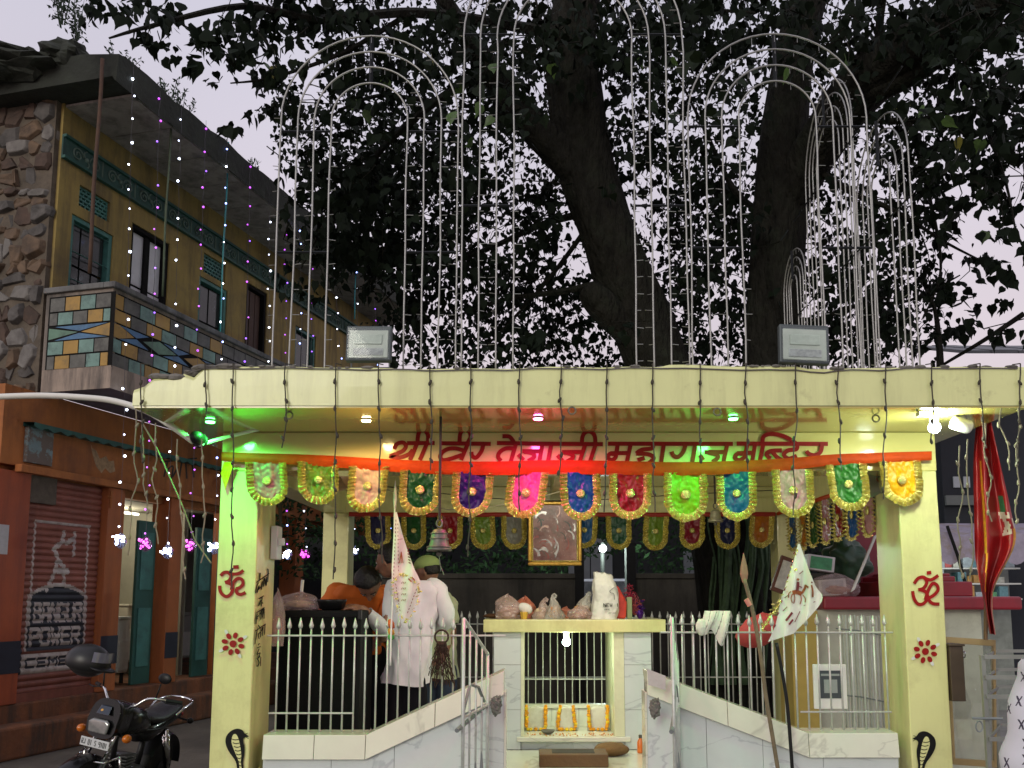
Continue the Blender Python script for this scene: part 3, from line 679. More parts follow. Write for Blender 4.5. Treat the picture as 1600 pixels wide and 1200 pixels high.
pier(sE + .35, sE + .6, .02, m_pier); pier(sE + 2.4, sE + 2.7, .02, m_pier)
f = MB(); f.frame(B(-.9, -3.2, GZ), FD * 10.6, FN * 3.21, (0, 0, ZG - GZ)); f.build('plinth', m_plinth, bld, bevel=.02)
f = MB(); f.frame(B(-.9, .012, GZ), FD * 10.6, FN * .34, (0, 0, .22 - GZ)); f.build('step', m_plinth, bld, bevel=.03)
f = MB(); f.frame(B(-.9, -.245, zsh - .06), FD * 10.4, FN * .12, (0, 0, .158)); f.build('shop_header', m_brick, bld)
f = MB(); f.frame(B(-.9, -3.2, ZG), FD * 10.6, FN * .1, (0, 0, 2.6)); f.frame(B(sC - .12, -3.1, ZG), FD * .1, FN * 2.8, (0, 0, 2.6)); f.frame(B(sD2 + .9, -3.1, ZG), FD * .1, FN * 2.5, (0, 0, 2.6)); f.build('shop_inner_wall', m_inner, bld)
f = MB(); f.frame(B(-.9, -3.2, 2.95), FD * 10.6, FN * 2.9, (0, 0, .1)); f.build('shop_ceiling', m_inner, bld)
# teal door leaves standing half open
for (uL, uR) in ((224, 252), (316, 340), (352, 395)):
    a, c = BP(uL, 980)[0], BP(uR, 980)[0]; b = MB(); b.frame(B(a, -.20, ZG + .01), FD * (c - a), FN * .045, (0, 0, 2.25)); d = b.build('door_leaf', m_teald, bld, bevel=.005)
    for z in (ZG + .25, ZG + 1.3): b = MB(); b.frame(B(a + .06, -.152, z), FD * max(.03, c - a - .12), FN * .012, (0, 0, .8)); b.build('door_panel', m_teal, d)
# rolling shutter with painted advertisement, slat by slat
FONT = {'A': [[(0, 0), (.1, 1), (.9, 1), (1, 0)], [(.05, .4), (.95, .4)]], 'B': [[(0, 0), (0, 1), (.9, 1), (.9, .55), (0, .52), (1, .48), (1, 0), (0, 0)]], 'C': [[(1, .95), (.15, 1), (0, .8), (0, .2), (.15, 0), (1, .05)]],
        'E': [[(1, 1), (0, 1), (0, 0), (1, 0)], [(0, .5), (.8, .5)]], 'G': [[(1, .95), (.1, 1), (0, .8), (0, .2), (.1, 0), (1, 0), (1, .45), (.6, .45)]], 'I': [[(.5, 0), (.5, 1)]], 'J': [[(.9, 1), (.9, .1), (.4, 0), (0, .25)]],
        'M': [[(0, 0), (0, 1), (.5, .5), (1, 1), (1, 0)]], 'N': [[(0, 0), (0, 1), (.15, 1), (.85, 0), (1, 0), (1, 1)]], 'O': [[(.1, 0), (0, .2), (0, .8), (.1, 1), (.9, 1), (1, .8), (1, .2), (.9, 0), (.1, 0)]], 'P': [[(0, 0), (0, 1), (1, 1), (1, .5), (0, .45)]],
        'R': [[(0, 0), (0, 1), (1, 1), (1, .55), (0, .5)], [(.4, .5), (1, 0)]], 'S': [[(1, .9), (.2, 1), (0, .75), (1, .3), (.85, 0), (0, .1)]], 'T': [[(.5, 0), (.5, 1)], [(0, 1), (1, 1)]], 'U': [[(0, 1), (0, .15), (.2, 0), (.8, 0), (1, .15), (1, 1)]],
        'W': [[(0, 1), (.2, 0), (.5, .6), (.8, 0), (1, 1)]], '0': [[(.1, 0), (0, .5), (.1, 1), (.9, 1), (1, .5), (.9, 0), (.1, 0)]], '1': [[(.2, .8), (.5, 1), (.5, 0)]], '9': [[(1, .5), (0, .5), (0, 1), (1, 1), (1, 0), (.2, 0)]], '5': [[(1, 1), (0, 1), (0, .55), (1, .5), (.9, 0), (0, .05)]], '4': [[(.8, 0), (.8, 1), (0, .35), (1, .35)]], 'H': [[(0, 0), (0, 1)], [(1, 0), (1, 1)], [(0, .5), (1, .5)]], ' ': []}
def segd(p, a, b):
    dx, dy = b[0] - a[0], b[1] - a[1]; l = dx * dx + dy * dy or 1e-9
    t = max(0, min(1, ((p[0] - a[0]) * dx + (p[1] - a[1]) * dy) / l)); return math.hypot(p[0] - a[0] - t * dx, p[1] - a[1] - t * dy)
ADS = []   # segments (a, b, half width, material)
def word(txt, x0, x1, y0, y1, hw, mi):
    n_ = len(txt); cw = (x1 - x0) / n_
    for i, ch in enumerate(txt):
        for st in FONT[ch]:
            q_ = [(x0 + cw * (i + .12 + .72 * p[0]), y0 + (y1 - y0) * p[1]) for p in st]
            for a, c in zip(q_, q_[1:]): ADS.append((a, c, hw, mi))
# advert coordinates: x 0..1 across, y 0..1 up (from the photo), width/height ratio about .5
RX, RY = 1.45, 2.4
for a, c in (((.16, .335), (.16, .80)), ((.84, .34), (.84, .80)), ((.16, .80), (.86, .80))): ADS.append((a, c, .018, 1))
for a, c in (((.34, .49), (.42, .56)), ((.42, .56), (.46, .64)), ((.46, .64), (.40, .68)), ((.40, .68), (.52, .72)), ((.46, .63), (.54, .60)), ((.54, .60), (.56, .52)), ((.50, .72), (.52, .76)), ((.56, .71), (.66, .74)), ((.66, .66), (.66, .76)), ((.46, .58), (.60, .58))): ADS.append((a, c, .03, 1))
word('BANGUR', .20, .82, .352, .425, .021, 1); word('POWER', .17, .82, .243, .315, .021, 1); word('CEMENT', .14, .95, .145, .185, .014, 2)
def ad(x, y):
    p = (x * RX, y * RY)
    for a, c, hw, mi in reversed(ADS):
        if segd(p, (a[0] * RX, a[1] * RY), (c[0] * RX, c[1] * RY)) < hw: return mi
    if .10 < x < .92 and .12 < y < .205: return 1
    if y < .215: return 2 if (x < .10 and .12 < y < .25) else 0
    top = .455 + .05 * (1 - ((x - .5) / .36) ** 2)
    if .14 < x < .86 and .215 < y < top: return 2
    if .115 < x < .885 and .205 < y < top + .018: return 1
    if x < .10 and .12 < y < .25: return 2
    return 0
m_sh = M('shutter_paint', (.23, .075, .05), rough=.55, var=.2, scale=4, metal=.1, streak=((.10, .035, .025), .5, 4)); m_shw = M('shutter_white', (.42, .37, .34), rough=.7, var=.25, scale=9, dirt=((.2, .1, .07), .6, 10)); m_shb = M('shutter_black', (.02, .022, .03), rough=.6, var=.3)
shut = thing('rolling_shutter', 'closed brown roller shutter with white and black painted cement advertisement', 'shutter', B((sA + sB2) / 2, -.08, ZG))
NS = 34; zh = (zsh + .02 - ZG) / NS
for i in range(NS):
    z0 = ZG + i * zh; b = MB()
    def fn(a, c, z0=z0):
        bul = .016 * math.sin(math.pi * min(1, c / .9)) if c < .9 else -.006
        return B(sA + (sB2 - sA) * a, -.09 + bul + .002 * noise.noise((a * 3, z0 * 3, 0)), z0 + zh * c)
    b.grid(fn, 84, 5, mfn=lambda a, c, i=i: ad(a, (i + c) / NS)); b.build('slat', [m_sh, m_shw, m_shb], shut)
b = MB(); b.frame(B(sA, -.08, ZG), FD * (sB2 - sA), FN * .05, (0, 0, .10)); b.build('bottom_bar', m_sh, shut)
b = MB(); b.tube([B(sB2 + .04, .035, zsh - .25), B(sB2 + .04, .035, zsh - .02)], .018, 8); b.tube([B(sB2 - .04, .035, zsh - .10), B(sB2 + .07, .035, zsh - .10)], .01, 6); b.build('shutter_hook', m_brick, shut)
# rubble cross wall on the left of the facade
rub = thing('rubble_wall', 'broken rubble stone end wall with grey and brown stones left of the ochre facade', 'wall', B(.2, -.8, 0))
EW = Vector((-FN.x, -FN.y, 0))
b = MB(); b.frame(B(.195, -2.4, ZG + 2.3), FN * 2.36, FD * .4, (0, 0, ZTOP - ZG - 2.3)); b.build('mortar', M('mud_mortar', (.10, .08, .06), rough=.95, var=.4, bump=.6, bscale=18), rub)
b = MB(); b.frame(B(.2, -2.4, ZG), FN * 2.1, FD * .4, (0, 0, 2.28)); b.build('wall_base', m_brick, rub)
stm = [M('stone_a', (.085, .078, .074), rough=.95, var=.45, scale=4, bump=.7, bscale=9, dirt=((.03, .028, .025), .7, 5)), M('stone_b', (.12, .08, .052), rough=.95, var=.45, scale=4, bump=.7, bscale=9, dirt=((.04, .03, .025), .7, 5)), M('stone_c', (.07, .045, .034), rough=.95, var=.45, scale=4, bump=.7, bscale=9, dirt=((.03, .025, .02), .7, 5)), M('stone_d', (.16, .15, .14), rough=.9, var=.3, scale=4, bump=.6, bscale=9, dirt=((.06, .05, .05), .6, 5))]
z = ZG + 2.3; r = 0; Ms = Matrix((FN, FD, Vector((0, 0, 1)))).transposed()
while z < ZTOP + .25:
    hgt = rng.uniform(.10, .30); x = .09 - rng.uniform(0, .05)
    while x < 1.3:
        wd = rng.uniform(.12, .34); zz = z + rng.uniform(-.05, .05); hh_ = hgt * rng.uniform(.8, 1.12); sd_ = rng.random() * 99; kc = 10; ang = sorted(rng.uniform(0, 6.28) for _ in range(kc))
        c = B(.25 - rng.uniform(-.02, .04), -x - wd / 2, zz + hh_ / 2); b = MB(); ring = []
        for q0, dpt in ((1.08, .03), (1.02, -.03), (.80, -.065 - rng.uniform(0, .04))):
            ring.append([c + Ms @ Vector((wd * .56 * q0 * math.cos(t_) / max(abs(math.cos(t_)), abs(math.sin(t_))) ** .72 * (1 + .18 * noise.noise((math.cos(t_) * 2 + sd_, math.sin(t_) * 2, 0))), dpt + .03 * noise.noise((t_ * 2, sd_, q0)), hh_ * .57 * q0 * math.sin(t_) / max(abs(math.cos(t_)), abs(math.sin(t_))) ** .72 * (1 + .18 * noise.noise((math.cos(t_) * 2, math.sin(t_) * 2, sd_))))) for t_ in ang])
        vs = ring[0] + ring[1] + ring[2]; fs = [((i + 1) % kc + r_ * kc, i + r_ * kc, i + (r_ + 1) * kc, (i + 1) % kc + (r_ + 1) * kc) for r_ in (0, 1) for i in range(kc)] + [tuple(2 * kc + i for i in range(kc - 1, -1, -1))]
        b.add(vs, fs); b.build('stone', rng.choice(stm), rub, bevel=.012); x += wd
    z += hgt
# drain pipes in front of the upper floor
for i, (u, v0, v1, lab, mt, rr) in enumerate(((160, 92, 436, 'rusty brown pipe running down in front of the leftmost shuttered window', M('rusty_pipe', (.075, .04, .025), rough=.8, var=.4, scale=9), .022),
                                         (357, 222, 540, 'turquoise rod hanging from the roof edge in front of the balcony', M('turquoise_rod', (.03, .27, .30), rough=.5), .012), (268, 178, 470, 'thin greenish rod beside the white-paned door', M('green_rod', (.06, .085, .05), rough=.7, var=.3), .014), (556, 405, 500, 'far turquoise rod at the distant end of the old facade', M('turquoise_rod'), .012))):
    s, zt = BP(u, v0, WO - .12); zb = BP(u, v1, WO - .12)[1]; b = MB(); b.tube([B(s + .01 * math.sin(k), WO - .12, zt + (min(zt - .1, max(zb, ZBAL)) - zt) * k / 8) for k in range(9)], rr, 7)
    tag(b.build('drain_pipe', mt, smooth=True), lab, 'pipe')
# shop furniture
def cabinet(name, lab, cat, u0, u1, v0, v1, depth, mat, wo=-.9):
    a, zt = BP(u0, v0, wo); c = BP(u1, v0, wo)[0]; zb = max(ZG + .04, BP(u0, v1, wo)[1]); e = thing(name, lab, cat, B((a + c) / 2, wo - depth / 2, ZG))
    b = MB(); b.frame(B(a, wo - depth, zb), FD * (c - a), FN * depth, (0, 0, zt - zb)); b.build('body', mat, e, bevel=.02)
    b = MB(); b.frame(B(a + .02, wo + .002, zb + .04), FD * (c - a - .04), FN * .012, (0, 0, (zt - zb) * .55)); b.build('front_panel', m_white, e, bevel=.005)
    b = MB(); b.frame(B(a - .01, wo - depth - .01, zt + .001), FD * (c - a + .02), FN * (depth + .03), (0, 0, .04)); b.build('lid', mat, e, bevel=.01)
    for k in (.12, .88): b = MB(); b.lathe([(.03, 0), (.025, zb - ZG)], B(a + (c - a) * k, wo - .08, ZG), 8); b.build('foot', m_blackp, e)
    return e
cabinet('cooler_cabinet', 'white plastic cooler cabinet on the shop floor beside the shutter pier', 'cabinet', 186, 204, 968, 1052, .5, m_white, -.5)
cabinet('shop_counter', 'tall cream counter at the back of the open shop', 'counter', 200, 226, 948, 1035, .6, M('cream_lam', (.55, .52, .44), rough=.5), -1.4)
cabinet('chest_freezer', 'white chest freezer between the teal doors', 'freezer', 272, 318, 962, 1030, .6, M('freezer_grey', (.40, .41, .39), rough=.4), -1.0)
lt = thing('shop_tube_light', 'tube light on the shop ceiling behind the lintel', 'lamp', B(sC + 1.2, -1.2, 2.9)); b = MB(); b.tube([B(sC + .7, -1.2, 2.9), B(sC + 1.8, -1.2, 2.9)], .02, 8); b.build('tube', glow('tube_dim', (1, .93, .75), 3), lt)
def lamp(kind, name, loc, energy, c, parent=None, size=.05, rot=None, **kw):
    d = bpy.data.lights.new(name, kind); d.energy = energy; d.color = c
    if kind in ('POINT', 'SPOT'): d.shadow_soft_size = size
    for k_, v_ in kw.items(): setattr(d, k_, v_)
    o = bpy.data.objects.new(name, d); col.objects.link(o); o.location = loc
    if rot: o.rotation_euler = rot
    if parent: setpar(o, parent)
    return o
lamp('POINT', 'shop_lamp', B(sC + 1.2, -1.2, 2.75), 34, (1, .9, .68), lt, .1)
# weeds growing on the roof edge
m_weed = M('weed_leaf', (.035, .06, .035), rough=.8, var=.4, scale=6)
def weed(lab, base, h, n_, spread):
    e = thing('roof_weed', lab, 'plant', base, 'weeds on the old roof'); b = MB(); lf = MB()
    for i in range(n_):
        d = Vector((rng.uniform(-1, 1), rng.uniform(-1, 1), 0)) * spread; top = Vector(base) + d + Vector((0, 0, h * rng.uniform(.5, 1)))
        pts = [Vector(base) + d * .2, Vector(base).lerp(top, .5) + d * .1, top]; b.tube(pts, [.008, .005, .002], 4)
        for k in range(26):
            t = rng.uniform(.15, 1); p = pts[0].lerp(top, t) + Vector((rng.uniform(-1, 1), rng.uniform(-1, 1), rng.uniform(-.6, .8))) * (.10 * (1.15 - t))
            a = Vector((rng.uniform(-1, 1), rng.uniform(-1, 1), rng.uniform(-.5, 1))).normalized(); c = a.orthogonal().normalized(); s = rng.uniform(.018, .04)
            lf.add([p, p + a * s + c * s * .4, p + a * s * 2, p + a * s - c * s * .4], [(0, 1, 2, 3)])
    b.build('stem', m_weed, e); lf.build('foliage', m_weed, e)
for i, (u, v, h, nn, sp, lab) in enumerate(((12, 70, .75, 9, .30, 'tall feathery weed at the far left corner of the old roof'), (36, 62, .4, 5, .2, 'small weed tuft beside the loose roof stone'), (96, 62, .6, 8, .25, 'bushy weed in the middle of the rubble roof corner'), (122, 62, .5, 7, .2, 'bushy weed next to the cornice corner'), (190, 85, .4, 5, .18, 'weed sprouting just past the cornice corner'), (262, 130, .55, 8, .2, 'leafy weed on the sloping roof line under the branches'), (286, 150, .45, 6, .18, 'small weed further along the sloping roof line'), (345, 205, .35, 5, .2, 'low weed near the middle of the roof line'), (395, 245, .35, 6, .2, 'low weed towards the far end of the roof line'))):
    s, z = BP(u, v, .8); weed(lab, B(max(s, -1.2), .8, ZTOP + .25), h, nn, sp)
b = MB(); c = B(.05, .2, ZTOP + .42); b.ball(c, (.36, .3, .22), 22, 14, fn=lambda d: .8 + .35 * noise.noise(d * 1.8) + .16 * noise.noise(d * 5)); tag(b.build('roof_boulder', m_moss), 'big dark loose stone lying on the roof corner', 'stone')
b = MB(); c = B(-.1, -.5, ZTOP + .3); b.ball(c, (.8, .5, .26), 30, 18, fn=lambda d: .8 + .35 * noise.noise(d * 2.3 + Vector((4, 0, 0))) + .2 * noise.noise(d * 6)); tag(b.build('roof_rubble', m_moss), 'heap of dark rubble at the left end of the old roof', 'rubble')

# ================================================================ TREE
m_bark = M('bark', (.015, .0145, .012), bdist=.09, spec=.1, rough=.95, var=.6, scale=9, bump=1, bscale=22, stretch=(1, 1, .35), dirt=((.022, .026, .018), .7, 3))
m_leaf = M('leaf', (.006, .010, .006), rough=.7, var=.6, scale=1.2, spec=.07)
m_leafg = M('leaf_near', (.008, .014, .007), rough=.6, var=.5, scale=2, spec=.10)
tree = thing('peepal_tree', 'huge dark peepal tree with forked trunk and heart-shaped leaves rising behind the temple', 'tree', (2.5, 10.2, 0))
def limb(b, pts, n=22, rough=.10):
    c = catmull([(*P(u, v, Y), px(r, Y)) for (u, v, r, Y) in pts], 7); k = len(c); o = len(b.v); fs = []
    P3 = [Vector(q[:3]) for q in c]; xv = Vector((1, 0, 0))
    for i in range(k):
        t = (P3[min(i + 1, k - 1)] - P3[max(i - 1, 0)]).normalized(); x = (xv - t * xv.dot(t)).normalized(); xv = x; y = t.cross(x)
        for j in range(n):
            a = 2 * math.pi * j / n; d = x * math.cos(a) + y * math.sin(a)
            k_ = 1 + rough * (noise.noise(d * 1.6 + P3[i] * .9) * 1.4 + .7 * noise.noise(d * 4 + P3[i] * 1.2) + .8 * (.4 - abs(noise.noise((d.x * 6, d.y * 6, P3[i].z * 1.1))))); b.v.append(tuple(P3[i] + d * c[i][3] * k_))
    for i in range(k - 1):
        for j in range(n): j2 = (j + 1) % n; fs.append((o + i * n + j, o + i * n + j2, o + (i + 1) * n + j2, o + (i + 1) * n + j))
    b.f += fs; b.m += [0] * len(fs)
b = MB()
limb(b, [(1150, 1150, 55, 10.2), (1135, 960, 44, 10.1), (1112, 800, 44, 10.0), (1065, 670, 50, 9.9), (1010, 520, 47, 9.8), (955, 380, 45, 9.7), (915, 265, 46, 9.7), (900, 150, 42, 9.6), (895, 60, 38, 9.5), (905, -40, 34, 9.4), (880, -160, 28, 9.2)], 30)
limb(b, [(1160, 1160, 40, 10.0), (1165, 960, 34, 9.9), (1150, 850, 26, 9.9), (1140, 760, 24, 9.9), (1110, 660, 26, 9.9)], 12, .18)
limb(b, [(1180, 1150, 50, 10.4), (1185, 960, 30, 10.3), (1180, 800, 34, 10.3), (1195, 660, 44, 10.3), (1208, 520, 44, 10.2), (1216, 350, 42, 10.1), (1226, 200, 38, 10.0), (1242, 80, 33, 9.9), (1268, -20, 28, 9.8), (1300, -160, 22, 9.6)], 30)
limb(b, [(925, 300, 30, 9.7), (880, 245, 30, 9.6), (820, 185, 24, 9.5), (765, 110, 19, 9.3), (700, 10, 14, 9.0), (640, -100, 10, 8.7)])
limb(b, [(1015, 545, 26, 9.8), (970, 505, 26, 9.7), (935, 468, 24, 9.6), (918, 452, 17, 9.6), (914, 448, 4, 9.6)])
limb(b, [(1222, 330, 36, 10.1), (1262, 255, 36, 9.8), (1310, 180, 38, 9.4), (1370, 110, 42, 9.0), (1450, 55, 38, 8.5), (1540, 5, 32, 8.1), (1660, -60, 26, 7.6)])
limb(b, [(1350, 150, 20, 9.1), (1420, 120, 17, 8.8), (1500, 70, 14, 8.4), (1610, 40, 10, 8.0)])
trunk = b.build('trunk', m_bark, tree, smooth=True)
# branches and twigs
tw_ = MB()
def twig(pts, r0, r1, sg=5):
    c = catmull([tuple(P(*p)) for p in pts], 5); k = len(c); tw_.tube([Vector(q) + Vector((noise.noise((i, j_, 0)), 0, noise.noise((i, 5, j_)))) * .03 for i, q in enumerate(c) for j_ in (0,)], [r0 + (r1 - r0) * i / (k - 1) for i in range(k)], sg)
for pts, a, c in [([(895, 60, 9.5), (800, 40, 9.0), (650, 20, 8.2), (500, 30, 7.5), (380, 10, 7.0), (240, 40, 6.6), (170, 60, 6.5)], .07, .008), ([(640, 20, 8.2), (540, 80, 7.8), (430, 120, 7.4), (360, 130, 7.2)], .03, .006),
                  ([(765, 110, 9.3), (680, 160, 9.2), (600, 230, 9.2), (520, 330, 9.4), (470, 420, 9.6)], .06, .01), ([(680, 160, 9.2), (590, 150, 9.0), (520, 180, 8.8), (470, 230, 8.7)], .03, .006), ([(930, 330, 9.7), (850, 350, 9.9), (760, 390, 10.2), (650, 430, 10.6), (600, 470, 11)], .05, .01),
                  ([(950, 440, 9.7), (880, 455, 9.9), (780, 470, 10.2), (700, 500, 10.5)], .05, .01), ([(935, 330, 9.7), (870, 420, 10), (800, 500, 10.4), (740, 560, 10.8)], .035, .01), ([(1216, 350, 10.1), (1150, 300, 10.2), (1100, 200, 10.2), (1060, 120, 10)], .05, .01), ([(1208, 480, 10.2), (1130, 440, 10.5), (1080, 380, 10.8)], .035, .008),
                  ([(1262, 255, 9.8), (1330, 300, 9.6), (1400, 330, 9.3), (1480, 380, 9.0), (1560, 420, 8.8)], .045, .006), ([(1310, 180, 9.4), (1420, 190, 9.0), (1520, 170, 8.6), (1620, 190, 8.3)], .05, .01), ([(1500, 70, 8.4), (1530, 170, 8.1), (1570, 280, 7.8), (1590, 380, 7.6)], .03, .006), ([(1420, 190, 9.0), (1450, 300, 8.9), (1470, 420, 8.9), (1440, 500, 9.1)], .03, .006),
                  ([(1240, 520, 10.3), (1330, 480, 10.2), (1420, 470, 10), (1500, 430, 9.6)], .04, .008), ([(1600, 490, 9), (1540, 530, 9.2), (1490, 560, 9.5), (1440, 590, 9.8)], .03, .012), ([(1372, 110, 9.0), (1380, 0, 8.6), (1420, -90, 8)], .06, .02), ([(905, 0, 9.4), (980, -20, 9), (1080, 10, 8.6), (1180, 20, 8.2)], .05, .01), ([(870, 240, 9.6), (860, 160, 9.6), (850, 60, 9.5), (830, -30, 9.4)], .04, .01), ([(1470, 600, 9.6), (1468, 540, 9.6), (1460, 480, 9.6), (1440, 440, 9.5)], .05, .01)]: twig(pts, a, c)
# leaf clouds (u, v, ru, rv, depth, depth spread, count)
nr = np.random.default_rng(11)
CL = [(230, 20, 80, 45, 6.8, .8, 150), (300, 60, 80, 50, 7.0, .8, 120), (420, 40, 110, 50, 7.2, 1, 340), (380, 110, 60, 60, 7.2, .8, 110), (430, 170, 40, 50, 7.6, .6, 80), (560, 40, 110, 60, 7.8, 1, 420), (540, 130, 70, 50, 8.2, 1, 130), (620, 120, 70, 60, 8.5, 1, 300), (680, 60, 80, 70, 8.5, 1.2, 420), (480, 290, 50, 70, 9.2, 1, 260), (560, 270, 70, 80, 9.5, 1.2, 900), (600, 370, 70, 80, 10, 1.2, 900), (510, 390, 60, 50, 10, 1, 420), (560, 320, 90, 90, 11.5, 1, 700),
      (690, 250, 90, 100, 9.6, 1.4, 900), (700, 380, 110, 90, 10.3, 1.4, 800), (660, 490, 70, 70, 10.8, 1.2, 420), (780, 520, 110, 60, 10.6, 1.4, 650), (790, 440, 100, 60, 10.4, 1.2, 380), (830, 330, 60, 80, 10.2, 1, 240), (780, 150, 80, 90, 9.4, 1.4, 520), (850, 60, 90, 70, 9.2, 1.6, 650), (980, 60, 110, 70, 9.0, 1.6, 700), (980, 160, 70, 70, 9.8, 1.2, 330), (1090, 90, 110, 90, 9.6, 1.6, 850), (1130, 20, 140, 50, 8.6, 1.4, 700), (1050, 240, 90, 70, 10.2, 1.2, 420), (1120, 340, 90, 90, 10.6, 1.2, 520), (1070, 430, 80, 70, 10.8, 1.2, 480), (1150, 470, 70, 70, 11, 1, 280), (1080, 520, 80, 45, 10.8, 1, 260),
      (1280, 60, 80, 70, 9.2, 1.5, 420), (1400, 30, 110, 60, 8.4, 1.4, 420), (1500, 60, 100, 80, 8.2, 1.2, 650), (1560, 30, 60, 60, 6.6, .8, 160), (1540, 150, 100, 80, 8.3, 1.2, 700), (1440, 200, 90, 60, 8.8, 1, 420), (1560, 260, 70, 80, 8.0, 1, 420), (1460, 290, 80, 70, 8.9, 1, 330), (1380, 330, 80, 90, 9.4, 1, 380), (1340, 440, 90, 80, 10, 1.1, 480), (1420, 460, 80, 80, 9.6, 1, 420), (1320, 530, 90, 40, 10.2, 1, 300), (1420, 540, 60, 40, 9.8, 1, 130), (1500, 400, 60, 50, 9, .8, 100), (1570, 380, 40, 50, 7.7, .6, 60), (1520, 470, 45, 45, 9.0, .6, 50), (1560, 520, 50, 30, 9, .6, 30), (1480, 500, 50, 40, 9.4, .8, 70),
      (520, 180, 60, 40, 8.8, .6, 60), (350, 60, 90, 50, 6.9, .6, 90), (1280, 250, 50, 80, 10.6, 1, 160), (960, 420, 60, 90, 11.5, .8, 200), (860, 500, 60, 50, 11, .8, 220)]
pos = []; siz = []
for (u, v, ru, rv, Y, dy, cnt) in CL:
    cnt = int(cnt * (.64 if v < 110 else .70)); g_ = max(3, cnt // 9); cu = nr.normal(0, .55, (g_, 3))
    for k in range(cnt):
        c = cu[nr.integers(g_)]; o = c + nr.normal(0, .16, 3)
        yy = Y + np.clip(o[1], -1.6, 1.6) * dy; pos.append(tuple(P(u + np.clip(o[0], -1.5, 1.5) * ru, v + np.clip(o[2], -1.5, 1.5) * rv, yy))); siz.append(nr.uniform(.055, .125) * (1.0 if nr.random() < .8 else .7))
def dens(u, v):
    if u < 425 or u > 1470 or v > 575: return 0
    if u < 620 and v > 250 + (u - 430) * 1.0: return 0
    d = .95 if u < 720 else .70
    if u > 1000: d = .80
    if u > 1250: d = .62
    if u > 1400: d = .35
    if v < 60: d *= .6
    d *= 1 - .75 * math.exp(-((u - 890) / 55) ** 2 - ((v - 365) / 60) ** 2) - .35 * math.exp(-((u - 1060) / 60) ** 2 - ((v - 200) / 50) ** 2) - .4 * math.exp(-((u - 640) / 70) ** 2 - ((v - 520) / 45) ** 2)
    if u < 520 and v < 130: d *= .25
    return d
k = 0
while k < 33000:
    u, v = nr.uniform(420, 1475), nr.uniform(-15, 575); 
    if nr.random() > dens(u, v): k += 1; continue
    Y = nr.uniform(11, 14); k += 1
    if noise.noise((u * .020, v * .024, Y * .55)) + .55 * noise.noise((u * .075, v * .085, Y)) < -.20: continue
    pos.append(tuple(P(u, v, Y))); siz.append(nr.uniform(.045, .085))
pos = np.array(pos); siz = np.array(siz); NL = len(pos)
LV = np.array([(0, 0, 0), (.30, .05, .06), (.50, -.22, .05), (.42, -.52, .03), (.14, -.86, 0), (0, -1.25, -.05), (-.14, -.86, 0), (-.42, -.52, .03), (-.50, -.22, .05), (-.30, .05, .06), (0, -.45, -.04)])
LFc = [(0, 10, 1), (1, 10, 2), (2, 10, 3), (3, 10, 4), (4, 10, 5), (5, 10, 6), (6, 10, 7), (7, 10, 8), (8, 10, 9), (9, 10, 0)]
yaw = nr.uniform(0, 2 * np.pi, NL); tilt = nr.normal(.15, .55, NL); roll = nr.normal(0, .45, NL)
def rotm(y, t, r):
    cy, sy, ct, st, cr, sr = np.cos(y), np.sin(y), np.cos(t), np.sin(t), np.cos(r), np.sin(r)
    Rz = np.stack([np.stack([cy, -sy, 0 * y], -1), np.stack([sy, cy, 0 * y], -1), np.stack([0 * y, 0 * y, 1 + 0 * y], -1)], -2)
    Rx = np.stack([np.stack([1 + 0 * y, 0 * y, 0 * y], -1), np.stack([0 * y, ct, -st], -1), np.stack([0 * y, st, ct], -1)], -2)
    Ry = np.stack([np.stack([cr, 0 * y, sr], -1), np.stack([0 * y, 1 + 0 * y, 0 * y], -1), np.stack([-sr, 0 * y, cr], -1)], -2)
    return Rz @ Rx @ Ry
# leaf plane hangs: local -y -> down
Lh = np.stack([LV[:, 0], LV[:, 2], LV[:, 1]], -1)
RM = rotm(yaw, tilt, roll)
cam0 = np.array([0, 0, EYE]); dist = np.linalg.norm(pos - cam0, axis=1); big = siz / dist
inview = np.array([True] * NL)
uu = CX + F * pos[:, 0] / pos[:, 1]; vv_ = 935 - F * (pos[:, 2] - EYE) / pos[:, 1]
inview = (uu > 5) & (uu < 1595) & (vv_ > 25) & (vv_ < 540)
score = np.where(inview, big * np.where((uu < 480) | (uu > 1430) | (vv_ < 200), 1.5, .7), 0); pick = set(np.argsort(-score)[:290].tolist())
rest = np.array([i for i in range(NL) if i not in pick])
W = (RM[rest] @ Lh.T).transpose(0, 2, 1) * siz[rest][:, None, None] + pos[rest][:, None, :]
nv = len(LV); me = bpy.data.meshes.new('crown'); fl = np.array(LFc)[None] + (np.arange(len(rest)) * nv)[:, None, None]
V_ = W.reshape(-1, 3); F_ = fl.reshape(-1, 3)
me.vertices.add(len(V_)); me.vertices.foreach_set('co', V_.ravel()); me.loops.add(F_.size); me.loops.foreach_set('vertex_index', F_.ravel().astype(np.int32))
me.polygons.add(len(F_)); me.polygons.foreach_set('loop_start', np.arange(0, F_.size, 3, dtype=np.int32)); me.polygons.foreach_set('loop_total', np.full(len(F_), 3, dtype=np.int32)); me.update(calc_edges=True)
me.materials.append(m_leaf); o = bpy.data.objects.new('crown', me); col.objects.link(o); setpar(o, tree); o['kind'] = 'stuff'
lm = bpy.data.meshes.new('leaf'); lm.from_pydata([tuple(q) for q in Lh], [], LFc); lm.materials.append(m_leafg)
lm2 = lm.copy(); lm2.materials.clear(); lm2.materials.append(M('leaf_green', (.05, .10, .02), rough=.5, var=.4)); lm3 = lm.copy(); lm3.materials.clear(); lm3.materials.append(M('leaf_yellow', (.16, .15, .02), rough=.5, var=.4))
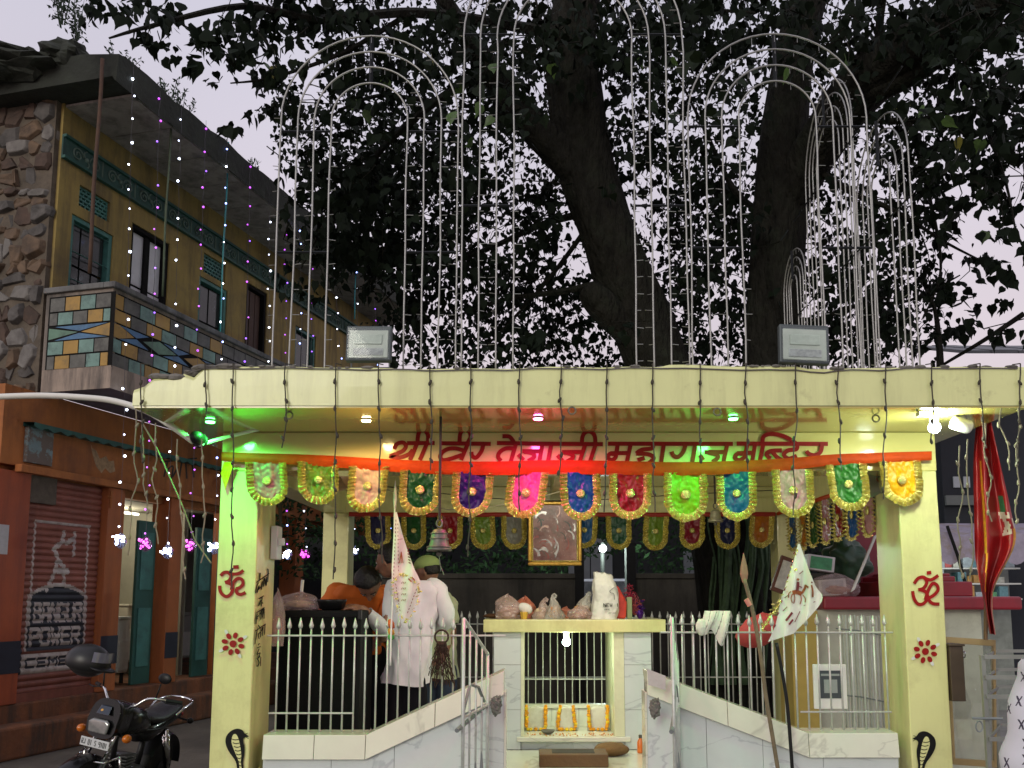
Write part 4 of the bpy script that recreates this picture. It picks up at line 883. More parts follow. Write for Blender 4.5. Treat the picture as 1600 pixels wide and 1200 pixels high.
for i in sorted(pick):
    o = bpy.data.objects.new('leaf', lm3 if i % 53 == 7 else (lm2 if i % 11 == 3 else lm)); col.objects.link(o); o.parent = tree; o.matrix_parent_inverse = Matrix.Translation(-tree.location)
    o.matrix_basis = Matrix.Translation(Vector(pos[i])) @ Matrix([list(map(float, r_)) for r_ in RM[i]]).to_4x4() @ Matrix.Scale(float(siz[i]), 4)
# thin twigs to groups of leaves
for i in nr.choice(NL, 900, replace=False):
    p = Vector(pos[i]); d = Vector((nr.normal(0, .12), nr.normal(0, .12), nr.uniform(.05, .3))); q_ = p + d; tw_.tube([p, p.lerp(q_, .5) + Vector((.02, 0, .01)), q_, q_ + Vector((nr.normal(0, .25), nr.normal(0, .2), nr.uniform(-.05, .2)))], [.003, .004, .006, .008], 3, caps=False)
tw_.build('branch', m_bark, tree)
# aerial roots around the base
b = MB()
for i in range(26):
    u = rng.uniform(1108, 1195); c = rng.uniform(9.5, 9.85); pts = [P(u + rng.uniform(-8, 8) + 4 * math.sin(k), 760 + 62 * k, c + .03 * math.sin(k * 2)) for k in range(6)]
    b.tube(catmull([tuple(p) for p in pts], 3), rng.uniform(.01, .035), 5)
b.build('aerial_root', M('green_lit_root', (.045, .085, .04), rough=.9, var=.5, scale=8, bump=.6, bscale=30), tree)  # green light falling on the roots is put into their colour

# ================================================================ BACKGROUND BEHIND THE TEMPLE
def at(u, Y): return (u - CX) / F * Y * 1.0
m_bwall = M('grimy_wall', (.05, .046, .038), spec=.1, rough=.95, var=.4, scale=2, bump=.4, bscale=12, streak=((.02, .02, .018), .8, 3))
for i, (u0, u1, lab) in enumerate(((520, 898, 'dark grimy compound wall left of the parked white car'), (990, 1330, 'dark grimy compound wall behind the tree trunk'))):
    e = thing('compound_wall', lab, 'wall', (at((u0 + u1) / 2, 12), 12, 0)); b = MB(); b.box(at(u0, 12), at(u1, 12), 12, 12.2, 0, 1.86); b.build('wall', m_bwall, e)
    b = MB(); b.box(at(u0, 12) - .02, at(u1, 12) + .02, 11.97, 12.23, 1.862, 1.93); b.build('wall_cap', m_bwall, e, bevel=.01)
b = MB(); b.box(at(911, 12), at(979, 12), 12.02, 12.1, GZ, 1.25); tag(b.build('dark_screen', m_bwall, bevel=.01), 'added low dark screen between the two gate posts behind the altar', 'gate')  # added screen that keeps the view through the altar bars dark
for u, lab in ((905, 'dark gate post beside the parked white car'), (985, 'dark gate post right of the white rice sack')):
    b = MB(); b.box(at(u, 12) - .06, at(u, 12) + .06, 11.95, 12.2, 0, 2.3); b.lathe([(.09, 0), (.09, .04), (.03, .1)], (at(u, 12), 12.07, 2.3), 8); tag(b.build('gate_post', m_dark), lab, 'post')
# parked cars beyond the wall
def car(lab, x, y, rz, paint):
    e = bpy.data.objects.new('parked_car', None); col.objects.link(e); e.location = (x, y, 0); e.rotation_euler = (0, 0, rz); tag(e, lab, 'car')
    prof = [(-2.0, .35), (-2.02, .75), (-1.85, .92), (-1.2, .98), (-.55, 1.42), (.9, 1.46), (1.65, 1.02), (2.0, .9), (2.03, .4)]
    b = MB(); k = len(prof); ys = [(-.80, 0), (-.84, 0), (.84, 0), (.80, 0)]
    vs = []
    for yv in (-.84, .84):
        for (a, z) in prof: vs.append((a, yv * (1 if z < 1.0 else .84), z))
    fs = [tuple(range(k - 1, -1, -1)), tuple(range(k, 2 * k))] + [(i, (i + 1) % k, k + (i + 1) % k, k + i) for i in range(k)]
    b.add(vs, fs); b.build('body', paint, e, bevel=.06)
    for sg in (-1, 1):
        for pr in ([(-1.05, .99), (-.5, 1.36), (.15, 1.39), (.15, .99)], [(.22, .99), (.22, 1.39), (.86, 1.39), (1.4, 1.02)]):
            b = MB(); b.prism([(a, sg * (.845 if z < 1.1 else .735) , z) for a, z in pr], (0, sg * .012, 0)); b.build('window', m_glassd, e)
        for xw in (-1.25, 1.25):
            b = MB(); Mx = Matrix.Rotation(R(90), 3, 'X'); b.lathe([(.2, -.09), (.3, -.09), (.31, 0), (.3, .09), (.2, .09)], (xw, sg * .78, .31), 18, M=Mx); wl = b.build('wheel', m_blackp, e)
            b = MB(); b.lathe([(.19, -.095), (.19, .095)], (xw, sg * .78, .31), 12, M=Mx); b.build('rim', m_grey, wl)
    for (a, z0, z1, xx) in ((-.6, 1.02, 1.38, -1.14), (1, 1.04, 1.42, 1.6)): 
        b = MB(); xb, xt = (-1.15, -.60) if a < 0 else (1.6, .97); dx = -.02 if a < 0 else .02; b.prism([(xb + dx, -.66, 1.03), (xb + dx, .66, 1.03), (xt + dx, .6, 1.38), (xt + dx, -.6, 1.38)], (dx, 0, .01)); b.build('windscreen', m_glassd, e)
    e.scale = (1.3, 1.3, 1.36)
    for sg in (-1, 1): b = MB(); b.ball((-2.0, sg * .6, .72), (.06, .16, .08), 8, 6); b.build('headlight', m_white, e, smooth=True)
    return e
car('white car parked beyond the wall, seen beside the rice sack', at(938, 16.2), 16.2, R(75), M('car_white', (.62, .66, .75), rough=.2, coat=.6, var=.03))
car('dark grey car parked beyond the wall on the left', at(730, 15.5), 15.5, R(10), M('car_grey', (.10, .11, .12), rough=.25, coat=.6, var=.03))
# far hedge and trees that read as one dark mass
b = MB(); leafs = []
for i in range(22000):
    u = rng.uniform(430, 1330); v = rng.uniform(640, 905); Y = rng.uniform(15.5, 19) if i % 2 else rng.uniform(13.5, 16)
    if noise.noise((u * .02, v * .025, Y * .6)) < -.12 or (890 < u < 995 and v > 868): continue
    p = P(u, v, Y); a = Vector((rng.gauss(0, 1), rng.gauss(0, 1), rng.gauss(-.6, .7))).normalized(); c = a.orthogonal().normalized(); s = rng.uniform(.03, .08)
    b.add([p, p + a * s + c * s * .45, p + a * s * 2, p + a * s - c * s * .45], [(0, 1, 2, 3)])
o = b.build('far_foliage', M('far_leaf', (.016, .034, .014), spec=.06, rough=.8, var=.5, scale=.7)); o['kind'] = 'stuff'; o['label'] = 'dark mass of foliage beyond the compound wall'
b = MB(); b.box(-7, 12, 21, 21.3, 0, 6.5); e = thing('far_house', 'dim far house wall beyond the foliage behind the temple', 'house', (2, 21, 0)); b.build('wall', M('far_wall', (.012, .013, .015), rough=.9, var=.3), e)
for i, u in enumerate((905, 940, 1085, 1115)):
    b = MB(); x = at(u, 20.9); b.box(x - .25, x + .25, 20.95, 21.02, 1.5 + .2 * (i % 2), 3.0); b.build('window', M('far_window', (.16, .17, .19), rough=.5), e)
b = MB(); p = P(942, 857, 13.0); b.ball(p, .055, 10, 7); lp_ = thing('street_lamp', 'far white street lamp glowing among the dark foliage', 'lamp', (p.x, 13, 0)); b.build('bulb', glow('street_white', (.85, .95, 1), 12), lp_); b = MB(); b.tube([(p.x, 13.1, 0), (p.x, 13.1, p.z + .1), (p.x, 13.0, p.z + .06)], .03, 7); b.build('pole', m_dark, lp_); STREET = (p, lp_)

# ================================================================ LIGHT FRAMES ON THE ROOF
def arch_frame(lab, o, ax, half, hs, nr_, gap, bars, legbar=True, seed=1):
    o = Vector(o); ax = Vector(ax); t = thing('arch_light_frame', lab, 'light frame', o, 'arched light frames on the roof'); clip = MB(); rr = random.Random(seed); nrm = Vector((-ax.y, ax.x, 0))
    for i in range(nr_):
        hw = half - gap * i; h = hs; pts = []
        for s in range(22): pts.append((-hw, h * s / 21))
        for s in range(1, 24): a = math.pi * (1 - s / 24); pts.append((hw * math.cos(a), h + hw * math.sin(a)))
        for s in range(22): pts.append((hw, h * (1 - s / 21)))
        ph = rr.random() * 50; q3 = [o + ax * (x + (.010 * noise.noise((z * 1.6 + ph, i, 0)) if z < h else 0)) + nrm * .008 * noise.noise((z, ph, 0)) + Vector((0, 0, z)) for x, z in pts]
        b = MB(); b.tube(q3, .0056, 6); b.build('arch_pipe', m_pipe, t, smooth=True)
        L_ = 0
        for a, c in zip(q3, q3[1:]):
            L_ += (c - a).length
            if L_ > .085:
                L_ = 0; tdir = (c - a).normalized(); sd2 = nrm.cross(tdir) * rr.choice((-1, 1)) ; sd2 = ax if abs(tdir.z) > .7 else Vector((0, 0, -1)); sd2 = sd2 * (1 if (i + nr_) % 2 else -1) if abs(tdir.z) > .7 else sd2
                clip.tube([a, a + sd2 * rr.uniform(.028, .05) + Vector((0, 0, rr.uniform(-.006, .006)))], .0022, 3)
    clip.build('bulb_clip', m_pipe, t)['kind'] = 'stuff'
    for z in bars:
        for sg in (-1, 1):
            a = o + ax * (sg * half) + Vector((0, 0, z)) + nrm * .012; c = o + ax * (sg * (half - gap * (nr_ - 1))) + Vector((0, 0, z)) + nrm * .012; b = MB(); b.tube([a, c], .008, 4); b.build('cross_bar', m_pipe2, t)
    b = MB(); b.tube([o + Vector((0, 0, hs + half)) + nrm * .014, o + Vector((0, 0, hs + half - gap * (nr_ - 1) - .03)) + nrm * .014], .012, 4); b.build('top_bar', m_pipe2, t)
    return t
YA = 5.1; zb_ = ZT - .005
za = lambda v: P(830, v, YA).z - zb_
hw_ = px(148, YA); g1 = px(28, YA)
for (u, hw, vtop, bars, lab, sd3) in ((562, px(147, YA), 56, (204, 393), 'left arched metal light frame standing on the roof edge', 3), (900, px(183, YA), -100, (52, 320), 'tall middle arched metal light frame reaching above the picture', 5), (1238, px(148, YA), 53, (196, 386), 'right arched metal light frame standing on the roof edge', 9)):
    arch_frame(lab, (at(u, YA), YA, zb_), (1, 0, 0), hw, za(vtop) - hw, 4, g1, [za(v) for v in bars], seed=sd3)
hwS = .46
for (yc, tall, lab, sd3) in ((5.97, 0, 'nearest side-on arched light frame on the right roof edge', 12), (7.03, .75, 'tall side-on arched light frame in the middle of the right roof edge', 15), (8.05, 0, 'farthest narrow-looking arched light frame on the right roof edge', 18)):
    hh_ = .58 if tall else hwS; arch_frame(lab, (2.45, yc, zb_), (0, 1, 0), hh_ if yc < 8 else .34, za(54) - px(147, YA) + tall, 4, .10 if yc < 8 else .08, [1.3, 2.2], seed=sd3)
# flood lights
def flood(lab, u, v, wp, hp, Y, roll, dx):
    e = thing('flood_light', lab, 'flood light', (at(u, Y), Y, ZT), 'flood lights on the roof edge'); c = P(u, v, Y); w_, h_ = px(wp, Y), px(hp, Y); Mr = Matrix.Rotation(roll, 3, 'Y') @ Matrix.Rotation(R(-6), 3, 'X')
    def bx(x0, x1, y0, y1, z0, z1, name, mat, bev=.004):
        b = MB(); b.frame(c + Mr @ Vector((x0, y0, z0)), Mr @ Vector((x1 - x0, 0, 0)), Mr @ Vector((0, y1 - y0, 0)), Mr @ Vector((0, 0, z1 - z0))); return b.build(name, mat, e, bevel=bev)
    hs_ = bx(-w_ / 2, w_ / 2, 0, .045, -h_ / 2, h_ / 2, 'housing', M('flood_grey', (.07, .085, .09), rough=.5, metal=.3), .008)
    bx(-w_ / 2 + .018, w_ / 2 - .018, -.006, .0, -h_ / 2 + .016, h_ / 2 - .03, 'reflector', M('flood_reflector', (.45, .52, .46), rough=.25, var=.1))  # greenish-white reflection of the glass is put into this colour
    bx(-w_ * .30, w_ * .30, -.012, -.0065, -h_ * .05, h_ * .22, 'led_plate', M('led_plate', (.50, .48, .30) if dx else (.42, .50, .44), rough=.4, var=.12, scale=30))
    bx(-w_ * .33, w_ * .33, -.0105, -.0065, -h_ * .36, -h_ * .16, 'driver_marks', M('driver_grey', (.34, .38, .38), rough=.6, var=.35, scale=40))
    bx(-w_ / 2 + .012, w_ / 2 - .012, -.018, -.014, -h_ / 2 + .01, h_ / 2 - .02, 'glass', m_glass, 0)
    b = MB(); b.tube([c + Vector((-w_ * .42, .05, 0)), c + Vector((-w_ * .42, .07, -h_ * .6)), c + Vector((w_ * .42, .07, -h_ * .6)), c + Vector((w_ * .42, .05, 0))], .007, 6); b.build('bracket', m_grey, e)
flood('left flood light with a painted-in greenish reflection standing on the roof edge', 576, 536, 73, 60, 4.93, 0, 0)
flood('right flood light with a yellow chip plate tilted on the roof edge', 1257, 537, 80, 66, 4.86, R(2.5), 1)
# dead bulb strings hanging over the fascia
def dead_string(lab, u, vend, Y, mt, dropu=0, seed=0, v0=568, name='bulb_string', kink=1.0, loop=False):
    rr = random.Random(seed * 13 + 5); n_ = max(5, int((vend - v0) / 14)); pts = []; e = thing(name, lab, 'bulb string', P(u, v0, Y), 'unlit bulb strings over the roof edge')
    for i in range(n_ + 1):
        t = i / n_; v = v0 + (vend - v0) * t; pts.append(P(u + dropu * t * t + 5 * kink * noise.noise((v * .022, seed * 3.1, 0)) * min(1, t * 3 + .2), v, Y - .012 + .010 * noise.noise((v * .02, seed, 4))))
    b = MB(); b.tube(pts, .0038, 5)
    if v0 < 580: b.tube([pts[0], pts[0] + Vector((.01, .10, .02))], .0032, 4)
    b.build('wire', mt, e)
    for i in range(2, n_ + 1, 3 if n_ > 12 else 2):
        p = pts[i]; b = MB(); b.lathe([(.003, -.016), (.009, -.006), (.0085, .006), (.004, .018)], p + Vector((rr.uniform(-.005, .005), 0, 0)), 6, M=Matrix.Rotation(rr.uniform(-.6, .6), 3, 'Y')); b.build('bulb', mt, e)
    return e
DU = [(220, 720), (320, 650), (364, 920), (446, 700), (524, 905), (591, 880), (672, 735), (735, 870), (812, 800), (877, 740), (948, 800), (1020, 800), (1094, 720), (1166, 735), (1243, 805), (1310, 735), (1384, 780), (1456, 690), (1532, 700), (1594, 720)]
WHERE = ['at the left end of the fascia', 'above the green lamp', 'down the front of the left column', 'left of the warm lamp', 'beside the warm ceiling lamp', 'in front of the third pennant', 'just left of the brass bell rod', 'over the purple pennant', 'over the pink pennant', 'over the blue pennant right of the pink lamp', 'over the red pennant', 'between red and lime pennants', 'over the lime pennant', 'right of the second green lamp', 'over the pale pink pennant', 'below the right flood light', 'beside the yellow pennant', 'in front of the white bulb', 'above the red hanging cloth', 'at the right end of the fascia']
for i, (u, ve) in enumerate(DU): dead_string('dark unlit bulb string hanging ' + WHERE[i], u, ve, YF - .008, m_wire, rng.uniform(-6, 10), i)
LOW = [(212, 640, 868, 'tangled'), (222, 660, 800, 'short'), (243, 665, 850, 'long'), (277, 690, 905, 'grey'), (316, 690, 880, 'curled'), (1500, 700, 900, 'twisted'), (1512, 690, 905, 'frayed'), (1540, 665, 815, 'pale'), (1566, 640, 735, 'drooping'), (1590, 640, 815, 'stiff')]
for i, (u, v0, ve, ad_) in enumerate(LOW): dead_string(ad_ + ' pale unlit bulb string dangling ' + ('left of the green column' if u < 400 else 'beside the red cloth on the right'), u, ve, YF + .03, m_wire2, rng.uniform(-12, 12), 40 + i, v0=v0 - 4, kink=2.4)
# lit strings on the old building
m_lw = glow('led_white', (.75, .82, 1.0), 9); m_lm = glow('led_magenta', (.52, .02, .85), 1.7); m_lb = glow('led_blue', (.25, .35, 1.0), 6); m_lv = glow('led_violet', (.28, .06, 1.0), 2.2)
m_lws = glow('led_white_dim', (.65, .70, .95), 4); m_cord = M('clear_cord', (.10, .09, .11), rough=.5)
def lit_string(lab, u0, v0, v1, mts, lean, orn=None, seed=0, wo=WO + .03):
    rr = random.Random(seed + 77); s0_, zt = BP(u0, v0, wo); p1 = BP(u0 - lean, v1, wo); e = thing('light_string', lab, 'light string', B(s0_, wo, zt), 'lit bulb strings on the old building')
    top, bot = B(s0_, wo, zt), B(p1[0], wo, p1[1]); n_ = max(3, int((top - bot).length / .27)); pts = [top.lerp(bot, i / (n_ * 2)) + Vector((.02 * noise.noise((i * .7, seed, 0)), 0, 0)) for i in range(n_ * 2 + 1)]
    b = MB(); b.tube(pts, .0028, 3); b.build('cord', m_cord, e)
    for i in range(n_):
        if rr.random() < .08: continue
        p = pts[2 * i + 1] + Vector((rr.uniform(-.025, .025), 0, rr.uniform(-.04, .04))); b = MB(); b.ball(p, rr.uniform(.010, .0155), 7, 5); b.build('bulb', rr.choice(mts), e)
    if orn:
        p = bot; o_ = thing('light_ornament', orn[0], 'light ornament', p, 'glowing ornaments hanging before the shop'); rr2 = random.Random(seed)
        b = MB(); b.lathe([(.012, .09), (.03, .07), (.066, .02), (.07, -.02), (.045, -.07), (.012, -.09)], p, 12); b.build('shell', M('ornament_' + orn[1], (.25, .3, .5) if orn[1] == 'w' else (.45, .03, .4), rough=.2, trans=.6, alpha=.45), o_, smooth=True)
        b = MB()
        for i in range(13): b.ball(p + Vector((rr2.uniform(-.06, .06), rr2.uniform(-.08, -.04), rr2.uniform(-.06, .06))), rr2.uniform(.010, .022), 6, 4)
        b.build('led_cluster', glow('orn_w', (.72, .8, 1), 14) if orn[1] == 'w' else glow('orn_m', (.85, .03, .75), 2.4), o_)
W_ = [m_lw, m_lw, m_lws]; G_ = [m_lm, m_lm, m_lv]; Bl = [m_lb, m_lw, m_lws]; V2 = [m_lv, m_lb, m_lm]
for i, (u, v0, v1, mt, lean, orn, lab) in enumerate(((208, 104, 845, W_, 20, ('white glowing ornament hanging in front of the shutter pier', 'w'), 'leftmost string of white bulbs on the old building'), (250, 142, 850, G_, 22, ('magenta glowing ornament hanging left of the teal door', 'm'), 'first string of magenta bulbs from the left'), (284, 168, 862, W_, 22, ('white ornament hanging in front of the orange post', 'w'), 'string of white bulbs by the white-paned door'), (322, 188, 852, G_, 24, ('magenta glowing ornament right of the orange post', 'm'), 'string of magenta bulbs crossing the dark window'), (355, 219, 856, Bl, 20, ('blue-white ornament beside the left temple column', 'w'), 'string of blue-white bulbs along the turquoise rod'),
        (391, 246, 700, G_, 10, None, 'string of purple bulbs before the brown door'), (421, 330, 860, W_, 0, ('magenta ornament just inside the left column', 'm'), 'string of white bulbs behind the left arch leg'), (446, 350, 866, V2, -4, ('white ornament between the two left columns', 'w'), 'string of violet bulbs left of the arch legs'), (468, 345, 866, Bl, -10, ('magenta ornament left of the rear left column', 'm'), 'string of white bulbs between left arch legs'), (490, 335, 690, G_, 6, None, 'string of purple bulbs inside the left arch'), (515, 330, 860, Bl, -40, ('small white ornament right of the rear left column', 'w'), 'string of bright blue bulbs inside the left arch'), (560, 388, 560, Bl, 2, None, 'string of blue-white bulbs near the left flood light'), (582, 425, 860, V2, -30, ('small magenta ornament beside the white flag top', 'm'), 'string of dim violet bulbs at the far end of the facade'))): lit_string(lab, u, v0, v1, mt, lean, orn, i)

lamp('POINT', 'street_light', STREET[0] + Vector((0, -.12, -.05)), 90, (.8, 1, .9), STREET[1], .06)
# ================================================================ LAMPS UNDER THE ROOF
def spot(lab, u, v, c, strength, energy, gl):
    z = ZS - .014; Y = (z - EYE) / ((935 - v) / F); p = Vector((at(u, Y), Y, z)); e = thing('ceiling_spot_lamp', lab, 'ceiling lamp', p)
    b = MB(); b.lathe([(.031, -.0005), (.031, -.004), (.028, -.005)], p, 18); b.build('bezel', m_white, e)
    b = MB(); b.lathe([(.027, -.0052), (.025, -.012), (.01, -.014)], p, 16); b.build('lens', glow('lens_' + gl, strength[0], strength[1]), e, smooth=True)
    lamp('SPOT', 'spot_light', p - Vector((0, 0, .016)), energy, c, e, .035, (0, 0, 0), spot_size=R(172), spot_blend=.35)
GREEN = (.06, 1.0, .12)
spot('green ceiling lamp at the left corner of the roof overhang', 320, 655, GREEN, (GREEN, 22), 44, 'g')
spot('warm white ceiling lamp left of the bell rod', 568, 653, (1, .62, .22), ((1, .75, .35), 26), 20, 'w')
spot('pink ceiling lamp above the middle of the lettering', 841, 650, (1, .05, .32), ((1, .12, .45), 22), 40, 'p')
spot('green ceiling lamp above the right part of the lettering', 1151, 650, GREEN, (GREEN, 22), 30, 'g')
p = Vector((at(870, 6.6), 6.6, ZS - .014)); e = thing('ceiling_spot_lamp', 'small red ceiling lamp inside the temple above the framed picture', 'ceiling lamp', p)
b = MB(); b.lathe([(.045, -.001), (.05, -.006), (.045, -.016)], p, 16); b.build('bezel', m_white, e); b = MB(); b.lathe([(.036, -.0165), (.03, -.026), (.01, -.029)], p, 14); b.build('lens', glow('lens_r', (1, .03, .03), 16), e); lamp('SPOT', 'spot_light', p - Vector((0, 0, .032)), 2.0, (1, .05, .03), e, .03, spot_size=R(165), spot_blend=.5)
# white tube fitting, bulb, cctv on the right
e = thing('tube_fitting', 'short bright white tube fitting under the right end of the roof', 'lamp', P(1455, 628, 5.0)); c = Vector((at(1455, 4.96), 4.96, ZS - .03))
b = MB(); b.box(c.x - .035, c.x + .035, c.y - .02, c.y + .03, c.z - .010, c.z + .014); b.build('fitting', m_white, e); b = MB(); b.box(c.x - .03, c.x + .03, c.y - .033, c.y - .021, c.z - .012, c.z + .010); b.build('diffuser', glow('tube_w', (.85, 1, .95), 18), e, bevel=.006)
e = thing('hanging_bulb', 'bright round white bulb hanging under the right end of the roof', 'lamp', P(1460, 640, 5.1)); c = P(1460, 668, 5.1)
b = MB(); b.tube([(c.x, 5.1, ZS - .014), (c.x, 5.1, c.z + .09)], .006, 6); b.lathe([(.02, .03), (.026, .04), (.026, .10), (.015, .11)], c, 12); b.build('holder', m_white, e); b = MB(); b.ball(c, .034, 14, 9); b.build('bulb', glow('bulb_w', (.85, 1.0, 1.0), 40), e, smooth=True); lamp('POINT', 'bulb_light', c - Vector((0, .05, .02)), 22, (.85, 1, .74), e, .04)
e = thing('cctv_camera', 'white security camera on a grey conduit arm under the right roof corner', 'security camera', P(1500, 640, 5.1)); a0, a1, a2 = P(1395, 656, 5.5), P(1432, 640, 5.3), P(1490, 640, 5.1)
b = MB(); b.tube([a0, a1, a2], .017, 8); b.build('conduit_arm', M('conduit_grey', (.22, .25, .22), rough=.5), e); b = MB(); b.box(a2.x - .01, a2.x + .095, 5.05, 5.15, a2.z - .03, a2.z + .03); b.build('junction_box', M('box_grey', (.45, .50, .45), rough=.5), e, bevel=.006)
b = MB(); b.lathe([(.018, 0), (.014, -.04), (.03, -.055)], a2 + Vector((.05, 0, -.03)), 10); b.build('mount', m_white, e); b = MB(); cc = P(1502, 664, 5.08); Mr = Matrix.Rotation(R(38), 3, 'Y'); b.lathe([(.02, -.058), (.036, -.054), (.04, -.03), (.04, .045), (.032, .055)], cc, 16, M=Mr @ Matrix.Rotation(R(70), 3, 'Y')); b.build('camera_body', m_white, e, smooth=True)
# bulb inside the small shrine is in the altar; hidden tube behind the front beam
e = thing('tube_light', 'tube light mounted on the inner face of the front beam', 'lamp', (.4, YC + .30, 2.5)); b = MB(); b.box(-.2, 1.0, YC + .263, YC + .29, 2.50, 2.54); b.build('batten', m_white, e); b = MB(); b.tube([(-.19, YC + .305, 2.52), (.99, YC + .305, 2.52)], .014, 8); b.build('tube', glow('tube_in', (1, .98, .85), 4), e)
o = lamp('AREA', 'tube_area', (.4, YC + .33, 2.50), 15, (1, .94, .76), e, rot=(R(-35), 0, 0), shape='RECTANGLE'); o.data.size = 1.2; o.data.size_y = .05; o.rotation_euler = Vector((0, .75, -.65)).to_track_quat('-Z', 'Y').to_euler()
# white conduit pipe with small camera at the left corner
pp = [P(u, v, 5.5 - .0007 * u) for u, v in ((-30, 621), (60, 618), (130, 621), (180, 627), (230, 643), (268, 666), (302, 690))]
e = thing('white_conduit', 'white plastic conduit curving from the left to the roof corner', 'conduit', P(300, 690, 5.3)); b = MB(); b.tube(catmull([tuple(q_) for q_ in pp], 5), .019, 9); b.build('pipe', M('white_pvc', (.66, .65, .60), rough=.35, var=.06), e, smooth=True)
b = MB(); c = P(309, 685, 5.28); b.lathe([(.02, -.05), (.038, -.045), (.04, .02), (.03, .05)], c, 14, M=Matrix.Rotation(R(80), 3, 'X')); b.lathe([(.041, -.046), (.046, -.044), (.046, -.03), (.041, -.03)], c, 14, M=Matrix.Rotation(R(80), 3, 'X')); b.build('dome_camera', m_blackp, e, smooth=True)
b = MB(); b.tube([P(312, 695, 5.29), P(350, 684, 5.45), P(415, 668, 5.58)], .012, 7); b.build('bracket_arm', m_white, e)
b = MB(); b.tube([P(222, 660, 5.2), P(245, 700, 5.2), P(285, 790, 5.25), P(305, 845, 5.3), P(330, 880, 5.35)], .005, 5); tag(b.build('slack_cable', m_wire2), 'pale slack cable slanting down left of the left column', 'cable')
for i, (u, v) in enumerate(((445, 640), (895, 632), (1378, 645), (1126, 634))):
    b = MB(); z = ZS - .013; Y = (z - EYE) / ((935 - v) / F); c = Vector((at(u, Y), Y, z - .022)); b.tube([c + Vector((.02 * math.cos(a), 0, .02 * math.sin(a))) for a in [k * .35 for k in range(19)]], .005, 5); tag(b.build('ceiling_ring', M('ring_iron', (.16, .15, .10), rough=.6, metal=.3)), ['iron ring under the roof left of the warm lamp', 'iron ring under the roof beside the pink lamp', 'iron ring under the roof at the right column', 'iron ring under the roof near the right green lamp'][i], 'ring')

# ================================================================ TORANS
PC = {'mauve': (.34, .13, .17), 'olive': (.12, .20, .015), 'cream': (.46, .32, .24), 'dgreen': (.006, .065, .012), 'indigo': (.022, .006, .11), 'pink': (.50, .05, .22), 'blue': (.005, .06, .22), 'red': (.22, .002, .008), 'lime': (.22, .36, .01), 'teal': (.005, .075, .22), 'palepink': (.48, .24, .27), 'green': (.02, .13, .015), 'yellow': (.60, .30, .005), 'navy': (.005, .008, .05), 'silver': (.22, .22, .19), 'orange': (.38, .12, .005), 'maroon': (.18, .004, .016), 'forest': (.008, .06, .025)}
def satin(c): return M('satin_' + c, PC[c], rough=.34, var=.2, scale=9, bump=.6, bscale=16, stretch=(1, 1, .7), spec=.3)
def pennant(par, mp, uc, vt, vb, hw, fr_, c, seed, tilt=0, dl=1.0, nrm=Vector((0, -1, 0))):
    Hh = vb - vt - fr_
    def outline(t, off):      # t 0..1 from top-left round to top-right ; returns (u, v)
        st = Hh - hw * 1.0; tot = 2 * st + math.pi * hw; d = t * tot; w2 = hw + off
        if d < st: x, y = -w2, d
        elif d < st + math.pi * hw: a = (d - st) / hw; x, y = -w2 * math.cos(a), st + (hw + off) * math.sin(a) * 1.02
        else: x, y = w2, st - (d - st - math.pi * hw)
        return uc + x + tilt * y / max(Hh, 1), vt + y
    def body(a, c_):
        t = c_; y = Hh * t; st = Hh - hw; ww = hw if y < st else hw * math.sqrt(max(0, 1 - ((y - st) / (hw * 1.02)) ** 2))
        x = (a * 2 - 1) * ww; wr = dl * (.012 * noise.noise((x * .08 + seed, y * .05, 0)) + .016 * (.5 - abs(noise.noise((x * .10 + y * .06 + seed, y * .09 - x * .05, 3)))) + .008 * noise.noise((x * .3 + seed, y * .22 + 4, 0)))
        return mp(uc + x + tilt * y / max(Hh, 1), vt + y, .004 + wr)
    b = MB(); b.grid(body, 20, 24); cl = b.build('pennant', satin(c), par, smooth=True)
    b = MB(); n_ = 52; vs = []; fs = []
    for i in range(n_ + 1):
        t = i / n_; pl = (i % 2) * (.026 + .02 * noise.noise((i * 1.7, seed, 9))) * dl; jit = noise.noise((i * .9, seed, 0))
        vs += [mp(*outline(t, -1.5), .010 + pl * .3), mp(*outline(t, fr_ * .5), .014 + pl), mp(*outline(t, fr_ * (1 + .22 * jit)), .008 + pl * 1.1)]
    for i in range(n_):
        for k in range(2): a = i * 3 + k; fs.append((a, a + 1, a + 4, a + 3))
    b.add(vs, fs); b.build('gold_fringe', m_gold, cl)
    cx_, cy_ = uc + tilt * .5, vt + Hh * .52; p0_ = mp(cx_, cy_, .02); r_ = (mp(cx_ + hw * .34, cy_, .02) - p0_).length
    Mq = nrm.to_track_quat('Z', 'Y').to_matrix(); b = MB(); b.lathe([(r_, 0), (r_ * .95, .006 * dl), (r_ * .5, .012 * dl), (r_ * .1, .013 * dl)], p0_, 12, M=Mq); b.build('medallion', m_gold, cl, smooth=True)
